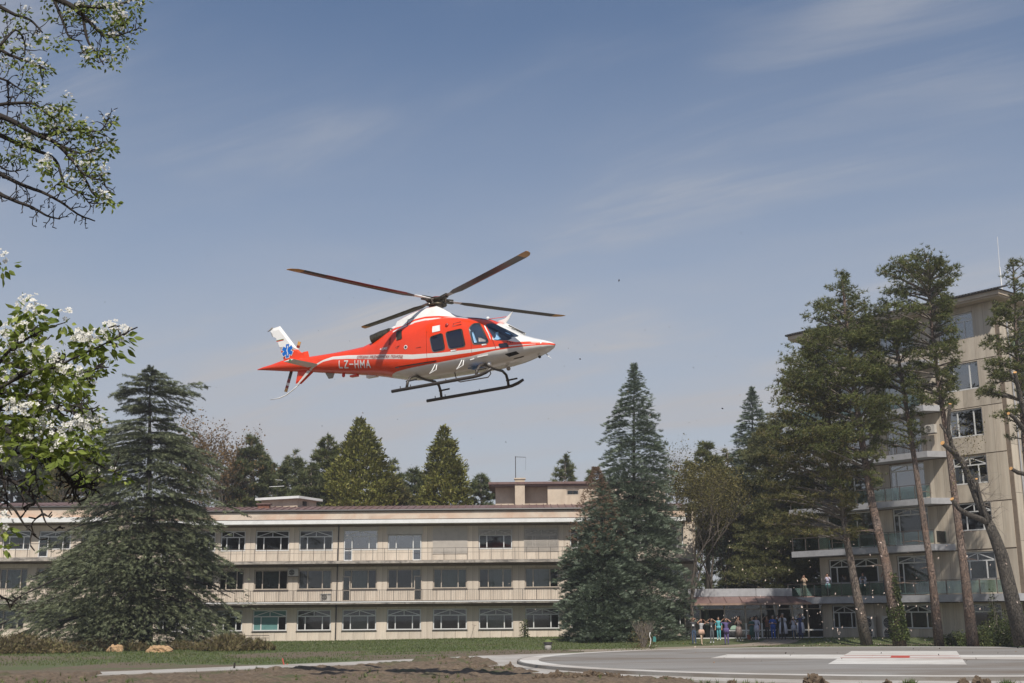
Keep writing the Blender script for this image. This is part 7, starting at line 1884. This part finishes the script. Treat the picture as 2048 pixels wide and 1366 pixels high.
lump('sand_heap', 'low flat patch of ochre sand left of the heaps', 'heap', gp(125, 79), 79, .55, .20, m_sand, 3)
def clod(px_, y_top, Y, w, h, label, seed):
    x = at(px_, 1360, Y).x; o = lump('soil_clod', label, 'clod', x, Y, w, h, M_['soil'], seed, group='soil clods before the pad', sharp=.7)
    zt = at(px_, y_top, Y).z; o.location.z = zt - h*.9; return o
clod(1630, 1353, 36.5, .34, .34, 'largest rough soil clod in front of the white ring', 5)
clod(1960, 1357, 36.5, .26, .25, 'soil clod by the grass tuft at the lower right', 6)
clod(1925, 1360, 36.8, .20, .2, 'small soil clod beside the lower right one', 7)
clod(1463, 1362, 36.2, .14, .14, 'little soil clod at the bottom edge left of the largest', 8)
clod(1775, 1363, 36.4, .16, .16, 'little soil clod at the bottom edge right of the largest', 9)
rr = random.Random(3)
for k, (px_, yy) in enumerate([(1115, 1345), (1150, 1350), (1190, 1345), (1225, 1348), (1285, 1358), (1330, 1356), (1090, 1352), (1170, 1360), (1245, 1356), (1020, 1330), (960, 1332), (1365, 1362), (1060, 1345)]):
    Y = 43 - .25*k if px_ > 1080 else 52; clod(px_, yy, Y, .28 + .2*rr.random(), .22 + .15*rr.random(), 'rough clod among the dug soil left of the pad edge', 20 + k)
rg = np.random.default_rng(31)
for px_, Y, s_ in [(1820, 36.8, .35), (2010, 36.6, .4), (1330, 41, .3)]:
    n = 60; x = at(px_, 1360, Y).x; zt = at(px_, 1366, Y).z; t_ = scatter('grass_tuft', BL, np.stack([x + rg.normal(size=n)*.12, Y + rg.normal(size=n)*.1, np.full(n, zt - .1)], -1), np.stack([rg.normal(size=n)*.5, rg.normal(size=n)*.5, np.ones(n)], -1), .15 + .15*rg.random(n), M_['grass']); tag(t_, kind='stuff')
# concrete inspection well with mossy lid
wl_ = empty('inspection_well', (gp(1096, 77), 77, GZ(gp(1096, 77), 77))); tag(wl_, 'squat concrete inspection well with dark rim and mossy cone lid', 'well')
MB().lathe([(.22, -.1), (.22, .32), (.20, .34)], 16).build('shaft', M_['concrete'], wl_, True); MB().lathe([(.27, .34), (.28, .36), (.27, .48), (.20, .48)], 16).build('rim', M_['gutter'], wl_)
MB().lathe([(.26, .481), (.16, .58), (.03, .63)], 14).build('lid', mat('moss', (.12, .15, .045), .95, var=.3, scale=9), wl_)
# thin leaning rod with a small tag, stakes
sg = empty('marker_rod', (gp(941, 97), 97, GZ(0, 97))); tag(sg, 'thin leaning rod with a small brown tag near the long building', 'rod'); MB().tube([(0, 0, 0), (.30, 0, 1.05)], .015, 5).build('rod', M_['rail'], sg); MB().bar((.14, -.02, 1.12), (.45, -.02, 1.05), .02, .2).build('tag', mat('brown_tag', (.12, .06, .04), .7), sg)
s1 = MB().bar((0, 0, -.1), (-.12, 0, .34), .05).bar((.03, 0, -.05), (.12, 0, .1), .04).build('red_stake', m_padred); s1.location = (gp(567, 56), 56.5, at(567, 1332, 56.5).z); tag(s1, 'small red painted stake in the dug soil', 'stake')
s2 = MB().bar((0, 0, -.1), (.02, 0, .22), .07).build('dark_stake', M_['bark_dark']); s2.location = (gp(470, 53), 53, at(470, 1336, 53).z); tag(s2, 'short dark wooden stump at the path edge', 'stake')
tb2 = empty('teal_bag', (gp(1309, 77.6), 77.6, at(1309, 1283, 77.6).z)); tag(tb2, 'teal cloth bag hanging on the dry bush', 'bag'); MB().prism([(-.10, .0), (.09, -.02), (.11, .22), (.03, .32), (-.08, .28)], -.08, .08).build('bag', mat('teal_cloth', (.04, .19, .17), .7), tb2)
hs_ = MB().tube([(0, 0, 0), (.12, 0, .3), (.16, 0, .55), (.08, .0, .8), (.13, 0, 1.0)], .022, 6).build('white_hose', M_['hwhite'], None, True); hs_.location = (gp(1297, 77.5), 77.5, GZ(8, 77.5)); tag(hs_, 'thin white hose rising from the dry bush', 'hose')
rp = MB().lathe([(.13, 0), (.17, .3), (.18, .34), (.12, .34)], 10).build('red_bucket', mat('terracotta', (.34, .09, .05), .7)); rp.location = (ploc(1498, 92)[0], 92, GZ(20, 92)); tag(rp, 'red bucket on the paving by the door post', 'bucket')
gs = MB(); gs.add([(.3*cos(pi*k/10), 0, .3*sin(pi*k/10)) for k in range(11)] + [(.3*cos(pi*k/10), .05, .3*sin(pi*k/10)) for k in range(11)], [tuple(range(11)), tuple(range(21, 10, -1))] + [(k, k+11, k+12, k+1) for k in range(10)])
g_ = gs.build('door_sticker', mat('pale_green', (.30, .42, .33), .6)); g_.location = (ploc(1469, 93.9)[0], 93.88, .9); g_.scale = (1, 1, 1); tag(g_, 'pale green half round sticker low on the glass front', 'sticker')
# leaves, petals and soil bits whirled up by the rotor
rr = random.Random(99)
dm = [mat('blown_leaf_dark', (.03, .022, .018), .9), mat('blown_petal', (.62, .50, .42), .8), mat('blown_leaf_tan', (.34, .18, .08), .8)]
bits = [MB().add([(-.5, 0, -.2), (.1, .1, -.35), (.5, 0, .1), (.05, -.15, .4), (0, .18, 0)], [(0, 1, 4), (1, 2, 4), (2, 3, 4), (3, 0, 4)]).mesh('bit', m_) for m_ in dm]
def bit(px_, y_, Y, s_, k, nm, lb, ct, gr):
    o = link(nm, bits[k]); o.location = at(px_, y_, Y); o.scale = (s_, s_, s_ * rr.uniform(.5, 1)); o.rotation_euler = (rr.random()*6, rr.random()*6, rr.random()*6); tag(o, lb, ct, gr)
for px_, y_, s_ in [(1238, 561, .13), (1160, 718, .11), (1012, 884, .12), (1445, 817, .09), (795, 839, .10), (726, 826, .08), (573, 302 + 300, .0), (210, 604, .07), (490, 235, .05), (857, 585, .05), (637, 661, .06), (1482, 466, .06), (1116, 791, .06), (1387, 735, .06), (1300, 830, .05), (1378, 845, .05), (1256, 783, .05), (725, 825, .06), (644, 852, .06), (415, 511, .06), (935, 920, .08), (1005, 848, .06), (943, 877, .06), (1190, 690, .05), (1480, 790, .05), (1290, 660, .05), (760, 560, .04), (660, 595, .04), (432, 775, .06), (486, 760, .06)]:
    if s_: bit(px_, y_, 45 + rr.uniform(-4, 4), s_, 0 if rr.random() < .75 else 2, 'flying_bit', 'tiny dark scrap of leaf or soil whirling in the sky', 'debris', 'scraps whirling in the sky')
for k in range(34): bit(rr.uniform(560, 1540), rr.uniform(560, 960), 48 + rr.uniform(-6, 6), rr.uniform(.025, .05), 0, 'flying_bit', 'tiny dark scrap of leaf or soil whirling in the sky', 'debris', 'scraps whirling in the sky')
for k in range(46): bit(rr.uniform(1350, 2040), rr.uniform(1295, 1345), 52 + rr.uniform(-4, 6), rr.uniform(.03, .10), 0 if rr.random() < .7 else 2, 'flying_bit', 'dark scrap of soil or leaf blown over the pad', 'debris', 'scraps blown over the pad')
for k in range(130):
    x_ = rr.choice((rr.uniform(1380, 2040), rr.gauss(1750, 130), rr.uniform(1400, 1900))); y_ = rr.uniform(1080, 1290) if rr.random() < .8 else rr.uniform(1180, 1285)
    bit(x_, y_, rr.uniform(62, 72), rr.uniform(.06, .15), 1, 'flying_petal', 'pale petal blown past the right buildings and trunks', 'petal', 'petals blown past the right buildings')
for k in range(34): bit(rr.uniform(560, 1340), rr.uniform(1030, 1290), rr.uniform(66, 85), rr.uniform(.04, .09), 1, 'flying_petal', 'pale petal blown past the long building', 'petal', 'petals blown past the long building')
for k in range(60):
    x = rr.uniform(9, 40); Y = rr.uniform(76, 88); o = link('fallen_petal', bits[1 if rr.random() < .7 else 2]); s_ = rr.uniform(.05, .12); o.scale = (s_, s_, s_); o.rotation_euler = (rr.random()*6, 0, rr.random()*6)
    if math.hypot(x - PADC.x, Y - PADC.y) < PADR + 1.5: Y = 88
    o.location = (x, Y, GZ(x, Y) + .09); tag(o, 'pale petal lying in the grass beyond the pad', 'petal', 'petals lying in the grass')
bpy.context.view_layer.update()
